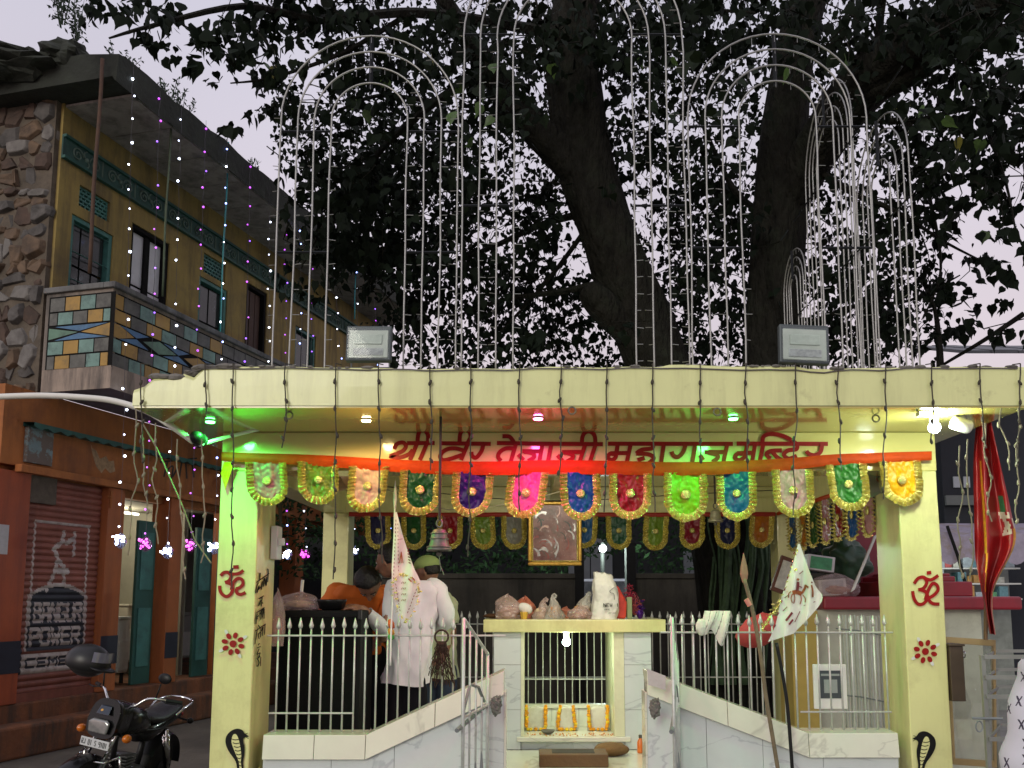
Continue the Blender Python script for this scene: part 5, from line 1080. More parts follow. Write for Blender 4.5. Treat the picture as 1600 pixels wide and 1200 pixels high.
def toran(lab, mp, band, thick, pens, dl=1, hw=20, fr_=9, nrm=Vector((0, -1, 0)), bm=None, anchor=None, seed=0):
    t = thing('toran', lab, 'bunting', anchor)
    bb = catmull(band, 6); b = MB()
    b.grid(lambda a, c: mp(*[(bb[int(a * (len(bb) - 1))][k]) + (0 if k == 0 else thick(bb[int(a * (len(bb) - 1))][0]) * c) for k in (0, 1)], .022 + .012 * math.sin(c * 3.14) * dl + .004 * noise.noise((a * 30, c * 2, seed))), len(bb) - 1, 6)
    b.build('cloth_band', bm or m_orange, t, smooth=True)
    for i, (uc, vt, vb, c, tl) in enumerate(pens):
        yw_, bw = .06 * noise.noise((i * 2.3, seed, 1)), .05 * noise.noise((i * 1.9, seed, 7))
        pennant(t, lambda u, v, off, uc=uc, vt=vt, yw_=yw_, bw=bw: mp(u, v, off + .012 + yw_ * (u - uc) / 24 + bw * ((v - vt) / 70) ** 2), uc, vt, vb + 5 * noise.noise((i * 3.3, seed, 2)), hw * (1 + .12 * noise.noise((i * 2.7, seed, 4))), fr_, c, i * 3.7 + seed, tl + 5 * noise.noise((i * 1.3, seed, 3)), dl, nrm)
    return t
mpf = lambda u, v, off: P(u, v, YC - .035 - off)
pens = [(415, 722, 790, 'mauve', 4), (497, 720, 786, 'olive', 2), (577, 727, 802, 'cream', -6), (658, 734, 806, 'dgreen', -4), (740, 737, 808, 'indigo', -6), (826, 738, 809, 'pink', -8), (906, 738, 813, 'blue', 2), (985, 739, 811, 'red', 0), (1071, 738, 813, 'lime', 2), (1150, 737, 812, 'teal', 4), (1238, 733, 808, 'palepink', 4), (1322, 724, 798, 'green', 8), (1406, 719, 790, 'yellow', 8)]
toran('front bunting of thirteen satin pennants with gold fringe under an orange cloth strip', mpf, [(346, 706), (400, 708), (500, 711), (640, 719), (760, 721), (860, 719), (960, 720), (1060, 722), (1150, 720), (1230, 716), (1300, 710), (1380, 707), (1456, 705)], lambda u: 14 + 8 * math.sin(max(0, min(1, (u - 346) / 1110)) * 3.14) , pens, 1, 21.5, 11, anchor=(.3, YC - .04, 2.4))
b = MB(); b.prism([mpf(350, 722, .03), mpf(366, 722, .03), mpf(352, 765, .01), mpf(345, 740, .01)], (0, .004, 0)); o = b.build('loose_end', satin('yellow'), None); o.parent = bpy.data.objects['toran']; o.matrix_parent_inverse = Matrix.Translation(-bpy.data.objects['toran'].location)
mpb = lambda u, v, off: P(u, v, YB - .03 - off)
bk = [(590, 'navy'), (646, 'dgreen'), (703, 'red'), (753, 'olive'), (803, 'silver'), (860, 'maroon'), (914, 'teal'), (966, 'forest'), (1026, 'olive'), (1082, 'maroon'), (1136, 'navy'), (1191, 'orange')]
toran('rear bunting of smaller satin pennants hanging from the back beam', mpb, [(545, 800), (700, 801), (860, 800), (1000, 801), (1120, 800), (1212, 800)], lambda u: 7, [(u, 805, 858, c, rng.uniform(-3, 3)) for u, c in bk], 1, 13, 7, bm=M('red_cloth', (.30, .02, .012), rough=.6, var=.15), anchor=(.3, YB - .04, 2.4), seed=50)
mps = lambda Yv, zz, off: Vector((XR0 - .02 - off, Yv, zz))
def mp_side(a, zpx, off): return Vector((XR0 + .02 - off, a * .01, 2.43 - zpx * .006))
t = toran('side bunting of pennants along the right inner beam', mp_side, [(590, 4), (680, 4), (760, 4), (836, 4)], lambda u: 6, [(610 + i * 30, 9, 70, c, 0) for i, c in enumerate(['palepink', 'blue', 'red', 'mauve', 'dgreen', 'orange', 'teal'])], 1, 9.5, 3.2, nrm=Vector((-1, 0, 0)), anchor=(XR0, 7, 2.4), seed=90)

# ================================================================ HANGING THINGS
m_brass = M('old_brass', (.16, .15, .13), rough=.5, metal=.6, var=.35, scale=14, bump=.2, bscale=30)
def bell(lab, u, vtop, vb0, vb1, wpx, Y, mat):
    e = thing('temple_bell', lab, 'bell', P(u, vb1, Y)); c = P(u, vb1, Y); h = px(vb1 - vb0, Y); r = px(wpx / 2, Y)
    b = MB(); zt = P(u, vtop, Y).z; b.tube([(c.x, Y, zt), (c.x, Y, c.z + h + .05)], .008, 7); b.build('rod', M('rod_iron', (.05, .04, .035), rough=.7, metal=.4), e)
    b = MB(); b.tube([c + Vector((.016 * math.sin(a), 0, h + .03 + .022 * math.cos(a))) for a in [k * .4 for k in range(17)]], .005, 5); b.build('loop', m_brass, e)
    b = MB(); b.lathe([(r * .15, h * 1.0), (r * .45, h * .95), (r * .62, h * .78), (r * .68, h * .5), (r * .76, h * .28), (r * .95, h * .08), (r * 1.0, 0), (r * .92, -.004), (r * .7, h * .2), (r * .5, h * .8)], c, 22); b.build('bell_body', mat, e, smooth=True)
    b = MB(); [b.lathe([(r * .66 * k, 0), (r * .70 * k, .004), (r * .66 * k, .008)], c + Vector((0, 0, h * z)), 20) for z, k in ((.74, 1), (.5, 1.08), (.12, 1.42))]; b.build('bead_ring', mat, e, smooth=True)
    b = MB(); b.tube([c + Vector((0, 0, h * .5)), c + Vector((0, 0, -.01))], .006, 6); b.ball(c + Vector((0, 0, -.02)), .016, 8, 6); b.tube([c + Vector((0, 0, -.02)), c + Vector((.006, 0, -.08)), c + Vector((.03, 0, -.14))], .003, 4); b.build('clapper', m_brass, e)
bell('large aged brass bell on a long rod in front of the rear pennants', 686, 646, 826, 860, 40, 5.12, m_brass)
bell('small pale bell hanging in front of the navy rear pennant', 1118, 740, 796, 815, 24, 7.6, M('pale_brass', (.42, .40, .28), rough=.45, metal=.4, var=.2))
# framed picture
e = thing('framed_picture', 'gold-framed reddish picture under crumpled plastic hanging in the middle of the temple', 'picture', P(867, 884, 8.0))
c0, c1 = P(825, 884, 8.05), P(909, 884, 8.05); W0 = c1.x - c0.x; H0 = P(867, 784, 8.05).z - c0.z; Ypic = 8.05
def pbox(x0, x1, y0, y1, z0, z1, nm, mt, bev=.004, par=None):
    tl = .10; b = MB(); b.frame((c0.x + x0, Ypic + y0 - tl * z0 * .6, c0.z + z0), (x1 - x0, 0, 0), (0, y1 - y0, 0), (0, -tl * (z1 - z0) * .6, z1 - z0)); return b.build(nm, mt, par or e, bevel=bev)
fw = .035
for nm, a in (('frame_rail', (0, W0, -.03, .02, 0, fw)), ('frame_rail', (0, W0, -.03, .02, H0 - fw, H0)), ('frame_stile', (0, fw, -.03, .02, fw + .001, H0 - fw - .001)), ('frame_stile', (W0 - fw, W0, -.03, .02, fw + .001, H0 - fw - .001))): pbox(*a, nm, m_goldp, .012)
for nm, a in (('inner_moulding', (fw, W0 - fw, -.02, .0, fw, fw + .012)), ('inner_moulding', (fw, fw + .012, -.02, .0, fw, H0 - fw)), ('inner_moulding', (W0 - fw - .012, W0 - fw, -.02, .0, fw, H0 - fw))): pbox(*a, nm, m_gold, .003)
mpic = M('picture_print', (.22, .03, .025), rough=.3, var=.4, scale=6, c2=(.34, .16, .14), dirt=((.10, .12, .09), .7, 4))
pr_ = pbox(fw, W0 - fw, -.004, .014, fw, H0 - fw, 'print', mpic, 0)
def mp_pic(x, z, off): return Vector((c0.x + fw + (W0 - 2 * fw) * x, Ypic - .0045 - off - .06 * (fw + (H0 - 2 * fw) * z), c0.z + fw + (H0 - 2 * fw) * z))
rp_ = random.Random(4); pm_ = [M('foil_silver', (.55, .54, .52), rough=.25, metal=.6, var=.3, scale=20), M('foil_red', (.36, .05, .04), rough=.3, var=.3), M('foil_dark', (.05, .06, .05), rough=.4), M('foil_pink', (.50, .30, .26), rough=.3, metal=.3)]
for i in range(34):
    x, z = rp_.uniform(.08, .92), rp_.uniform(.05, .9); an = rp_.uniform(.2, 1.5) if x > .45 else rp_.uniform(1.2, 2.9); l_ = rp_.uniform(.10, .26); b = MB()
    b.stroke(mp_pic, [(max(.02, min(.98, x + l_ * t_ * math.cos(an + .9 * t_))), max(.02, min(.98, z + l_ * t_ * math.sin(an + .9 * t_)))) for t_ in (0, .35, .7, 1)], rp_.uniform(.015, .06), .0006 + .0003 * i, taper=(1, .3)); b.build('print_shape', rp_.choice([pm_[0], pm_[0], pm_[1], pm_[2], pm_[3]]), pr_)
b = MB()
b.grid(lambda a, c: Vector((c0.x + fw + .01 + (W0 - 2 * fw - .02) * a, Ypic - .026 - .06 * (c * H0) + .012 * (.5 - abs(noise.noise((a * 6, c * 7, 0)))) + .006 * noise.noise((a * 18, c * 18, 3)), c0.z + fw + .01 + (H0 - 2 * fw - .02) * c)), 48, 56); b.build('plastic_film', M('plastic_film', (.9, .9, .9), rough=.15, trans=0, alpha=.07, spec=1.0, coat=.6), e, smooth=True)
b = MB(); b.tube([(c0.x + .05, Ypic - .03, c0.z + H0), (c0.x + W0 * .5, Ypic + .02, 2.43), (c0.x + W0 - .05, Ypic - .03, c0.z + H0)], .003, 4); b.build('hanging_wire', m_wire, e)
# round horn speakers by the columns
def horn(lab, u, v, Y, mat, sg):
    e = thing('horn_speaker', lab, 'loudspeaker', P(u, v, Y)); c = P(u, v, Y); Mr = Matrix.Rotation(sg * R(62), 3, 'Y') @ Matrix.Rotation(R(20), 3, 'X'); b = MB()
    b.lathe([(.03, -.10), (.05, -.06), (.07, .0), (.11, .06), (.15, .085), (.155, .09), (.148, .085), (.10, .055), (.05, -.02)], c, 24, M=Mr); b.build('horn', mat, e, smooth=True)
    b = MB(); b.lathe([(.05, -.2), (.055, -.19), (.055, -.11), (.03, -.10)], c, 16, M=Mr); b.build('driver', m_blackp, e, smooth=True)
    b = MB(); b.tube([c, c + Vector((-sg * .10, .06, .02)), c + Vector((-sg * .16, .10, .12))], .012, 6); b.build('bracket', m_grey, e)
horn('beige horn loudspeaker behind the bunting near the left column', 533, 752, 6.3, M('beige_horn', (.50, .30, .16), rough=.4), 1)
horn('grey horn loudspeaker behind the bunting near the right column', 1385, 756, 5.85, M('grey_horn', (.33, .35, .32), rough=.4), -1)
# switch box and wiring on the left column
e = thing('switch_box', 'white switch box with a plug and wires on the inner side of the left column', 'switch box', (XL1 + .03, 5.8, 1.9)); p = PN(428, 846, (XL1 + .012, 0, 0), Vector((1, 0, 0)))
b = MB(); b.box(XL1 + .007, XL1 + .05, p.y - .06, p.y + .06, p.z - .12, p.z + .10); b.build('box', m_white, e, bevel=.006); b = MB(); b.box(XL1 + .051, XL1 + .09, p.y - .05, p.y - .01, p.z - .03, p.z + .02); b.build('plug', m_white, e, bevel=.006)
b = MB(); [b.tube([(XL1 + .02 + .006 * k, p.y + .02 * k, ZB), (XL1 + .03 + .01 * k, p.y - .02 + .02 * k, p.z + .35), (XL1 + .05, p.y + .01 * k, p.z + .10)], .005, 5) for k in range(3)]; b.build('wire', m_wire, e)
for i, (a, c, lab) in enumerate((((300, 710, 5.5), (346, 707, 5.55), 'x'),)): pass
b = MB(); ps = [P(u, v, 6.8) for u, v in ((555, 748), (620, 770), (700, 796), (800, 786), (895, 762), (945, 742))]; b.tube(catmull([tuple(q_) for q_ in ps], 4), .004, 4); tag(b.build('ceiling_wire', m_wire2), 'thin pale wire slung across the temple interior', 'wire')
b = MB(); ps = [P(u, v, 7.9) for u, v in ((600, 760), (760, 778), (900, 782), (1080, 772), (1210, 766))]; b.tube(catmull([tuple(q_) for q_ in ps], 4), .004, 4); tag(b.build('ceiling_wire', m_wire), 'dark wire slung along the back beam', 'wire')

# ================================================================ ALTAR
YAl = 7.0
al = thing('altar', 'low marble altar niche with a yellow slab top and barred back', 'altar', (.33, 7.4, ZFL))
ax_ = lambda u: at(u, YAl)
zt_, zs_ = P(830, 968, YAl).z, P(830, 988, YAl).z
b = MB(); b.box(ax_(756), ax_(1038), YAl, 7.95, zs_, zt_); b.build('slab', m_paint, al, bevel=.006)
for u0, u1, nm in ((772, 814, 'l'), (974, 1016, 'r')):
    b = MB(); b.box(ax_(u0), ax_(u1), YAl + .06, 7.85, ZFL + .001, zs_ - .001); pw = b.build('side_wall', m_cement, al)
    zz = [ZFL + .152, ZFL + .45, ZFL + .79, zs_ - .002]
    for z0, z1 in zip(zz, zz[1:]): b = MB(); b.box(ax_(u0) + .001, ax_(u1) - .001, YAl + .046, YAl + .059, z0 + .0015, z1 - .0015); b.build('marble_tile', m_marble, pw)
    b = MB(); xe = (ax_(814.2), ax_(819)) if nm == 'l' else (ax_(958), ax_(973.8)); b.box(*xe, YAl + .05, 7.84, ZFL + .25, zs_ - .001); b.build('inner_jamb', M('pale_jamb', (.66, .68, .46), rough=.35, var=.08, coat=.2, dirt=((.4, .38, .22), .4, 4)), al)
zsh_ = P(830, 1150, YAl + .08).z
b = MB(); b.box(ax_(808), ax_(982), YAl + .02, 7.84, zsh_ - .035, zsh_); b.build('shelf', m_marble2, al, bevel=.004)
for i in range(4):
    x0 = ax_(814) + (ax_(974) - ax_(814)) * i / 4; x1 = ax_(814) + (ax_(974) - ax_(814)) * (i + 1) / 4; b = MB(); b.box(x0 + .002, x1 - .002, YAl + .07, YAl + .09, ZFL + .151, zsh_ - .036); b.build('riser_tile', m_marble, al)
zbk = P(830, 1100, 7.6).z
for i in range(3):
    x0 = ax_(819) + (ax_(954) - ax_(819)) * i / 3; x1 = ax_(819) + (ax_(954) - ax_(819)) * (i + 1) / 3; b = MB(); b.box(x0 + .001, x1 - .001, 7.6, 7.63, zsh_ + .001, zbk - .03); b.build('back_tile', M('white_tile', (.62, .63, .55), rough=.25, var=.06, coat=.3), al)
b = MB(); b.box(ax_(819), ax_(954), 7.58, 7.66, zbk - .03, zbk); b.build('back_ledge', m_marble2, al)
for i in range(11): b = MB(); x = ax_(819) + (ax_(954) - ax_(819)) * (i + .5) / 11; b.tube([(x, 7.62, zbk), (x, 7.62, zs_)], .0045, 6); b.build('bar', m_steel, al)
b = MB(); z = P(830, 1061, 7.62).z; b.tube([(ax_(819), 7.613, z), (ax_(954), 7.613, z)], .006, 6); b.build('cross_rail', m_steel, al)
b = MB(); b.box(ax_(758), ax_(1036), 6.15, YAl + .045, ZFL + .004, ZFL + .15); b.build('base_step', m_marble2, al, bevel=.004)
e = thing('altar_bulb', 'glowing round bulb under the altar slab', 'lamp', P(885, 990, 7.1)); c = P(885, 1003, 7.1); b = MB(); b.ball(c, .032, 14, 9); b.build('bulb', glow('bulb_altar', (.75, 1, .92), 34), e, smooth=True); b = MB(); b.lathe([(.02, .03), (.024, .04), (.024, .075)], c, 12); b.build('holder', m_white, e); lamp('POINT', 'bulb_light', c + Vector((0, -.05, -.03)), 8.0, (.86, 1, .74), e, .035)
# three garlanded stones
m_mari = M('marigold', (.88, .34, .006), rough=.7, var=.35, scale=60, bump=.8, bscale=180)
m_mari2 = M('marigold_yellow', (.90, .55, .02), rough=.7, var=.3, scale=60, bump=.8, bscale=180)
m_idol = M('white_stone', (.50, .49, .42), rough=.5, var=.12, scale=7, dirt=((.3, .25, .15), .5, 6))
for k, (u, w_, lab) in enumerate(((837, 36, 'leftmost'), (884, 34, 'middle'), (932, 34, 'rightmost'))):
    zt2 = P(u, 1104, 7.35).z; c = Vector((at(u, 7.35), 7.35, zsh_)); hw = px(w_ / 2, 7.35); hgt = zt2 - zsh_
    prof = [(-hw, 0), (-hw * .95, hgt * .7), (-hw * .6, hgt * .93), (0, hgt), (hw * .6, hgt * .93), (hw * .95, hgt * .7), (hw, 0)]
    b = MB(); b.prism([c + Vector((x, 0, z + .002)) for x, z in prof], (0, .05, 0)); tag(b.build('shrine_stone', m_idol, bevel=.008), lab + ' white worship stone on the altar shelf', 'stone', 'worship stones on the altar shelf')
    g_ = thing('marigold_garland', 'marigold garland draped on the ' + lab + ' worship stone', 'garland', c + Vector((0, -.03, 0)), 'marigold garlands on the altar')
    lean = (0, .22, -.05)[k]; q_ = []
    for i in range(10): q_.append((-hw * .80 + lean * hw * (1 - i / 9), hgt * (1.02 - .82 * i / 9)))
    for i in range(1, 6): a = math.pi * i / 6; q_.append((-hw * .80 * math.cos(a), hgt * .15 - .026 * math.sin(a)))
    for i in range(10): q_.append((hw * .80 - lean * hw * (i / 9), hgt * (.20 + .82 * i / 9)))
    for i, (x, z) in enumerate(q_):
        b = MB(); s_ = rng.uniform(.0135, .0175); sd_ = rng.random() * 50; b.ball(c + Vector((x + rng.uniform(-.004, .004), -.018 + rng.uniform(-.006, .006), max(.015, z))), (s_, s_ * .8, s_ * .85), 9, 7, fn=lambda d, sd_=sd_: 1 + .22 * noise.noise(d * 4 + Vector((sd_, 0, 0)))); b.build('marigold', rng.choice([m_mari, m_mari, m_mari2]), g_)
b = MB(); c = P(856, 1150, 7.2); b.lathe([(.02, 0), (.045, .012), (.058, .03), (.052, .03), (.03, .015)], (c.x, 7.18, zsh_ + .001), 16); tag(b.build('offering_bowl', m_brass, smooth=True), 'small dark offering bowl on the altar shelf', 'bowl')
b = MB()
for i in range(60): x = rng.uniform(ax_(822), ax_(970)); b.ball((x, rng.uniform(7.06, 7.2), zsh_ + .004), rng.uniform(.003, .008), 5, 4)
o = b.build('petals', M('petal', (.45, .20, .08), rough=.8, var=.4, scale=30)); o['kind'] = 'stuff'; o['label'] = 'scattered petals and crumbs on the altar shelf'
# stone tray, cushion, bottle in front
zf = ZFL + .151
e = thing('stone_trough', 'low brown stone trough on the floor before the altar', 'trough', (at(895, 6.4), 6.4, zf)); x0, x1 = at(842, 6.4), at(946, 6.4); m_tr = M('brown_stone', (.12, .065, .03), rough=.85, var=.2, bump=.2)
b = MB(); b.box(x0, x1, 6.32, 6.58, zf, zf + .085); b.build('block', m_tr, e, bevel=.006); b = MB(); b.box(x0 + .09, x1 - .09, 6.38, 6.54, zf + .0853, zf + .0875); b.build('hollow_shade', M('hollow_shade_brown', (.025, .015, .01), rough=.9), e)  # thin dark plate on the solid block; its colour paints the recess shade
b = MB(); c = P(955, 1166, 6.95); b.ball((c.x - .01, 6.8, zf + .045), (.13, .09, .05), 16, 10, fn=lambda d: 1 + .12 * noise.noise(d * 3)); tag(b.build('cushion', M('brown_cloth', (.16, .085, .03), rough=.9, var=.25, bump=.3), smooth=True), 'crumpled brown cloth bundle right of the stone trough', 'cloth')
e = thing('oil_bottle', 'small orange bottle standing at the right altar wall', 'bottle', (at(996, 6.9), 6.9, zf)); b = MB(); c = Vector((at(996, 6.9), 6.9, zf)); b.lathe([(.022, 0), (.024, .01), (.024, .08), (.012, .105), (.011, .11)], c, 14); b.build('body', M('orange_plastic', (.62, .14, .02), rough=.3), e, smooth=True); b = MB(); b.lathe([(.013, .11), (.013, .132), (.008, .134)], c, 10); b.build('cap', m_brass, e)

# ---- plastic bags and offerings on the slab
m_bagp = M('pink_bag', (.62, .46, .42), rough=.22, var=.15, trans=.4, alpha=.62, bump=.3, bscale=14); m_bagw = M('milky_bag', (.62, .60, .54), rough=.25, var=.12, trans=.4, alpha=.6, bump=.3, bscale=14); m_bagr = M('red_bag', (.50, .16, .10), rough=.3, var=.15, trans=.2, alpha=.9)
def bag(lab, u, w_, h_, Y, mat, knot=0, seed=0, tip=.0, zb=None, name='plastic_bag', cat='plastic bag', grp='plastic bags on the altar slab'):
    e = thing(name, lab, cat, (at(u, Y), Y, zb or zt_), grp); w2 = px(w_ / 2, Y); h = px(h_, Y); c = Vector((at(u, Y), Y, (zb or zt_) + .002)); b = MB()
    def fn(a, t):
        an = a * 2 * math.pi; z = t; ca, sa = math.cos(an), math.sin(an)
        if knot: rr_ = max(.06, (1 - z) ** .8 * 1.05 if z > .12 else .93) + (.10 * max(0, z - .85) * 6 if z > .85 else 0)
        else: rr_ = max(.02, (1 - (abs(z * 2 - .7) / 1.31) ** 3.2))
        q3 = Vector((ca * 1.2 + seed * 1.7, sa * 1.2, z * 2.2)); rid = 1 - abs(noise.noise(q3 * 2.3)) * 2; rid2 = 1 - abs(noise.noise(q3 * 5.1)) * 2; rid2 += .8 * (1 - abs(noise.noise(q3 * 9.7)) * 2)
        cr = 1 + .26 * noise.noise(q3) + .10 * (rid - .5) + .06 * (rid2 - .5) + (.07 * math.sin(an * 11 + seed + 3 * noise.noise(q3)) * z if knot else 0)
        return c + Vector((w2 * rr_ * cr * ca + tip * z * z + .02 * noise.noise((z * 3, seed, 7)), min(.11, w2 * .8) * rr_ * cr * sa, h * z * (1 + .22 * noise.noise((ca * 1.5 + seed, sa * 1.5, 9)) * z)))
    b.grid(fn, 72, 40); b.build('bag_skin', mat, e, smooth=True)
    b = MB(); b.ball(c + Vector((0, 0, h * .30)), (w2 * .72, min(.08, w2 * .6), h * .27), 12, 8, fn=lambda d: 1 + .25 * noise.noise(d * 2.5 + Vector((seed, 0, 0)))); b.build('contents', M('sweets_' + str(seed % 3), [(.45, .25, .18), (.40, .20, .08), (.50, .38, .25)][seed % 3], rough=.7, var=.35, scale=18), e)
    if knot: b = MB(); b.tube([c + Vector((-.004 + tip, 0, h * .86)), c + Vector((-.02 + tip, 0, h * 1.0)), c + Vector((.0 + tip, 0, h * 1.08)), c + Vector((.016 + tip, 0, h * 1.0)), c + Vector((.004 + tip, 0, h * .86))], [.012, .008, .006, .008, .012], 6); b.build('handles', mat, e, smooth=True)
    return e
bag('pale pink plastic bag at the left of the altar slab', 795, 40, 34, 7.15, m_bagp, 0, 3); bag('reddish plastic bag behind the white paper packet', 820, 30, 32, 7.3, m_bagr, 0, 7); bag('pink plastic bag with looped handles on the altar slab', 845, 30, 30, 7.18, m_bagp, 1, 11, .04)
bag('milky white bag with upright tied handles in the middle of the slab', 866, 31, 36, 7.15, m_bagw, 1, 16); bag('translucent bag with orange sweets next to the rice sack', 908, 42, 38, 7.2, m_bagw, 1, 22, .06); bag('low flat orange-brown bag before the rice sack', 905, 36, 20, 7.08, m_bagp, 0, 28); bag('small red packet behind the milky bag', 885, 16, 17, 7.4, m_bagr, 0, 33)
e = thing('paper_packet', 'white paper packet with a yellow striped cup on the altar slab', 'packet', (at(820, 7.08), 7.08, zt_)); b = MB(); c = P(821, 952, 7.1); b.ball((c.x, 7.1, zt_ + .085), (.06, .03, .04), 12, 8, M=Matrix.Rotation(R(25), 3, 'Y'), fn=lambda d: 1 + .12 * noise.noise(d * 3)); b.build('paper', M('crumpled_paper', (.66, .64, .60), rough=.8, bump=.4, bscale=20), e, smooth=True); b = MB(); b.lathe([(.022, 0), (.03, .055), (.028, .055)], (at(819, 7.06), 7.06, zt_ + .001), 14); b.build('cup', M('yellow_stripe', (.70, .42, .05), rough=.6, var=.5, scale=40, stretch=(1, 1, .02)), e)
e = thing('rice_sack', 'white printed rice sack standing on the altar slab', 'sack', (at(943, 7.12), 7.12, zt_)); sw, sh = px(18, 7.12), px(70, 7.12); c = Vector((at(942, 7.12), 7.12, zt_ + .002)); b = MB()
def sackf(a, t):
    an = a * 2 * math.pi; ca, sa = math.cos(an), math.sin(an); sq = (abs(ca) ** 3 + abs(sa) ** 3) ** (-1 / 3); q3 = Vector((ca * 1.4, sa * 1.4, t * 3))
    wp = 1.06 - .16 * t + .10 * math.sin(t * 3.0 + .4) - (.10 if t > .86 else 0); cr = 1 + .10 * noise.noise(q3 * 1.3) + .05 * (1 - 2 * abs(noise.noise(q3 * 3.2))) + .02 * math.sin(an * 9 + t * 5)
    pinch = 1 - .55 * max(0, (t - .72) / .28) ** 1.2
    return c + Vector((sw * ca * sq * wp * cr + .016 * math.sin(t * 4) + .008 * t, .078 * sa * sq * cr * pinch - .012 * max(0, t - .8), sh * t * (1 + (.07 * noise.noise((ca * 2.5, sa, 3)) + .05 * ca * (-1)) * t)))
b.grid(sackf, 64, 36); b.add([sackf(i / 64, 1) for i in range(64)], [tuple(range(64))]); body_ = b.build('sack_body', M('woven_sack', (.66, .66, .60), rough=.6, var=.08, bump=.35, bscale=30), e, smooth=True)
def mp_sack(u, v, off): return P(u, v, 7.026 - off)
b = MB(); k_ = 0
def put_text(b, mp, txt, u0, v0, cw, ch, wd, off=0, slant=(0, 0), mi=0):
    i_ = 0
    for i, ch_ in enumerate(txt):
        for st in FONT.get(ch_, []):
            b.stroke(mp, [(u0 + cw * (i + .85 * p_[0] * .8) + slant[0] * p_[1], v0 + slant[1] * (i + p_[0] * .7) - ch * p_[1]) for p_ in st], wd, off + .0003 * i_, mi, smooth=False); i_ += 1
put_text(b, mp_sack, 'NEW I', 943, 948, 5.0, 5.2, 1.1); put_text(b, mp_sack, 'SORTEX', 944, 953.5, 1.8, 2.0, .45); put_text(b, mp_sack, 'BEST RICE', 951, 958.5, 1.3, 1.4, .35)
b.stroke(mp_sack, [(960, 937), (959, 928), (954, 926), (953, 923), (957, 920), (960, 918)], .8, 0); b.build('print', m_black, body_)['kind'] = 'stuff'
b = MB(); c = Vector((at(968, 7.15), 7.15, zt_ + .002)); b.prism([c + Vector((-.04, 0, 0)), c + Vector((.045, 0, 0)), c + Vector((.055, 0, .13)), c + Vector((-.01, 0, .25)), c + Vector((-.04, 0, .27))], (0, .07, 0)); tag(b.build('red_packet', M('red_foil', (.55, .05, .03), rough=.3, var=.3, scale=9), bevel=.015), 'bright red packet leaning on the rice sack', 'packet')
b = MB(); c = Vector((at(982, 7.2), 7.2, zt_ + .002)); b.box(c.x - .02, c.x + .02, 7.18, 7.25, c.z, c.z + .17); tag(b.build('green_carton', M('green_card', (.22, .28, .14), rough=.6), bevel=.004), 'slim pale green carton beside the red packet', 'carton')
e = thing('tinsel_garland', 'heap of red and violet tinsel garland at the right end of the slab', 'garland', (at(992, 7.3), 7.3, zt_)); 
for nm, cc, u, v in (('red_tinsel', (.45, .04, .10), 984, 930), ('violet_tinsel', (.07, .015, .20), 1000, 950), ('red_tinsel', (.45, .10, .12), 992, 944)):
    b = MB()
    for i in range(90): p_ = P(u + rng.gauss(0, 5), v + rng.gauss(0, 7), 7.3 + rng.uniform(-.04, .04)); a = Vector((rng.gauss(0, 1), rng.gauss(0, 1), rng.gauss(0, 1))).normalized() * .018; q_ = a.orthogonal().normalized() * .003; b.add([p_ - a - q_, p_ + a - q_, p_ + a + q_, p_ - a + q_], [(0, 1, 2, 3)])
    b.ball(P(u, v + 8, 7.3), (.03, .03, .05), 8, 6); b.build(nm, M('tinsel_' + str(u), cc, rough=.25, metal=.5, var=.4, scale=40), e)['kind'] = 'stuff'
b = MB(); b.ball((at(774, 7.3), 7.3, zt_ + .022), (.10, .06, .02), 14, 8, fn=lambda d: 1 + .15 * noise.noise(d * 3)); tag(b.build('brown_cloth', M('brown_cloth2', (.10, .045, .02), rough=.9, var=.3), smooth=True), 'folded brown cloth at the left end of the altar slab', 'cloth')

# ================================================================ SPEAKER BOX AND THINGS AT THE LEFT RAIL
e = thing('speaker_box', 'tall black loudspeaker cabinet behind the left railing', 'loudspeaker', (at(500, 6.15), 6.4, ZFL)); x0, x1 = at(438, 6.1), at(566, 6.1); zt3 = P(500, 954, 6.1).z
b = MB(); b.box(x0, x1, 6.12, 6.6, ZFL, zt3); b.build('cabinet', M('black_vinyl', (.006, .0065, .007), spec=.15, rough=.7, var=.3, bump=.2, bscale=80), e, bevel=.012)
b = MB(); b.box(x0 + .03, x1 - .03, 6.105, 6.119, ZFL + .05, zt3 - .04); b.build('front_grille', M('grille_black', (.005, .0055, .006), spec=.1, rough=.9, var=.5, scale=120, bump=.5, bscale=200), e, bevel=.004)
for xx in (x0 - .004, x1 - .02): b = MB(); b.box(xx, xx + .024, 6.10, 6.14, zt3 - .06, zt3 + .004); b.build('corner_cap', m_blackp, e, bevel=.004)
e = thing('steel_bowl', 'black bowl standing on the loudspeaker cabinet', 'bowl', (at(520, 6.3), 6.3, zt3)); b = MB(); b.lathe([(.06, .001), (.085, .01), (.10, .06), (.104, .075), (.095, .075), (.075, .02)], (at(521, 6.3), 6.3, zt3), 22); b.build('bowl', m_blackp, e, smooth=True)
bag('crumpled clear plastic bag on the loudspeaker cabinet', 470, 62, 26, 6.3, M('clear_bag', (.62, .48, .50), rough=.2, trans=.5, alpha=.5, var=.15, bump=.4, bscale=16), 0, 41, zb=zt3, grp=None); bag('pinkish plastic bag hanging beside the loudspeaker cabinet', 436, 26, 80, 6.05, m_bagp, 0, 45, zb=P(440, 1010, 6.05).z, grp=None)
b = MB(); b.tube([P(466, 932, 6.3), P(478, 942, 6.3), P(498, 955, 6.3)], [.004, .035, .03], 8); tag(b.build('plastic_twist', M('clear_bag'), smooth=True), 'twisted plastic wrapper end sticking up on the cabinet', 'wrapper')
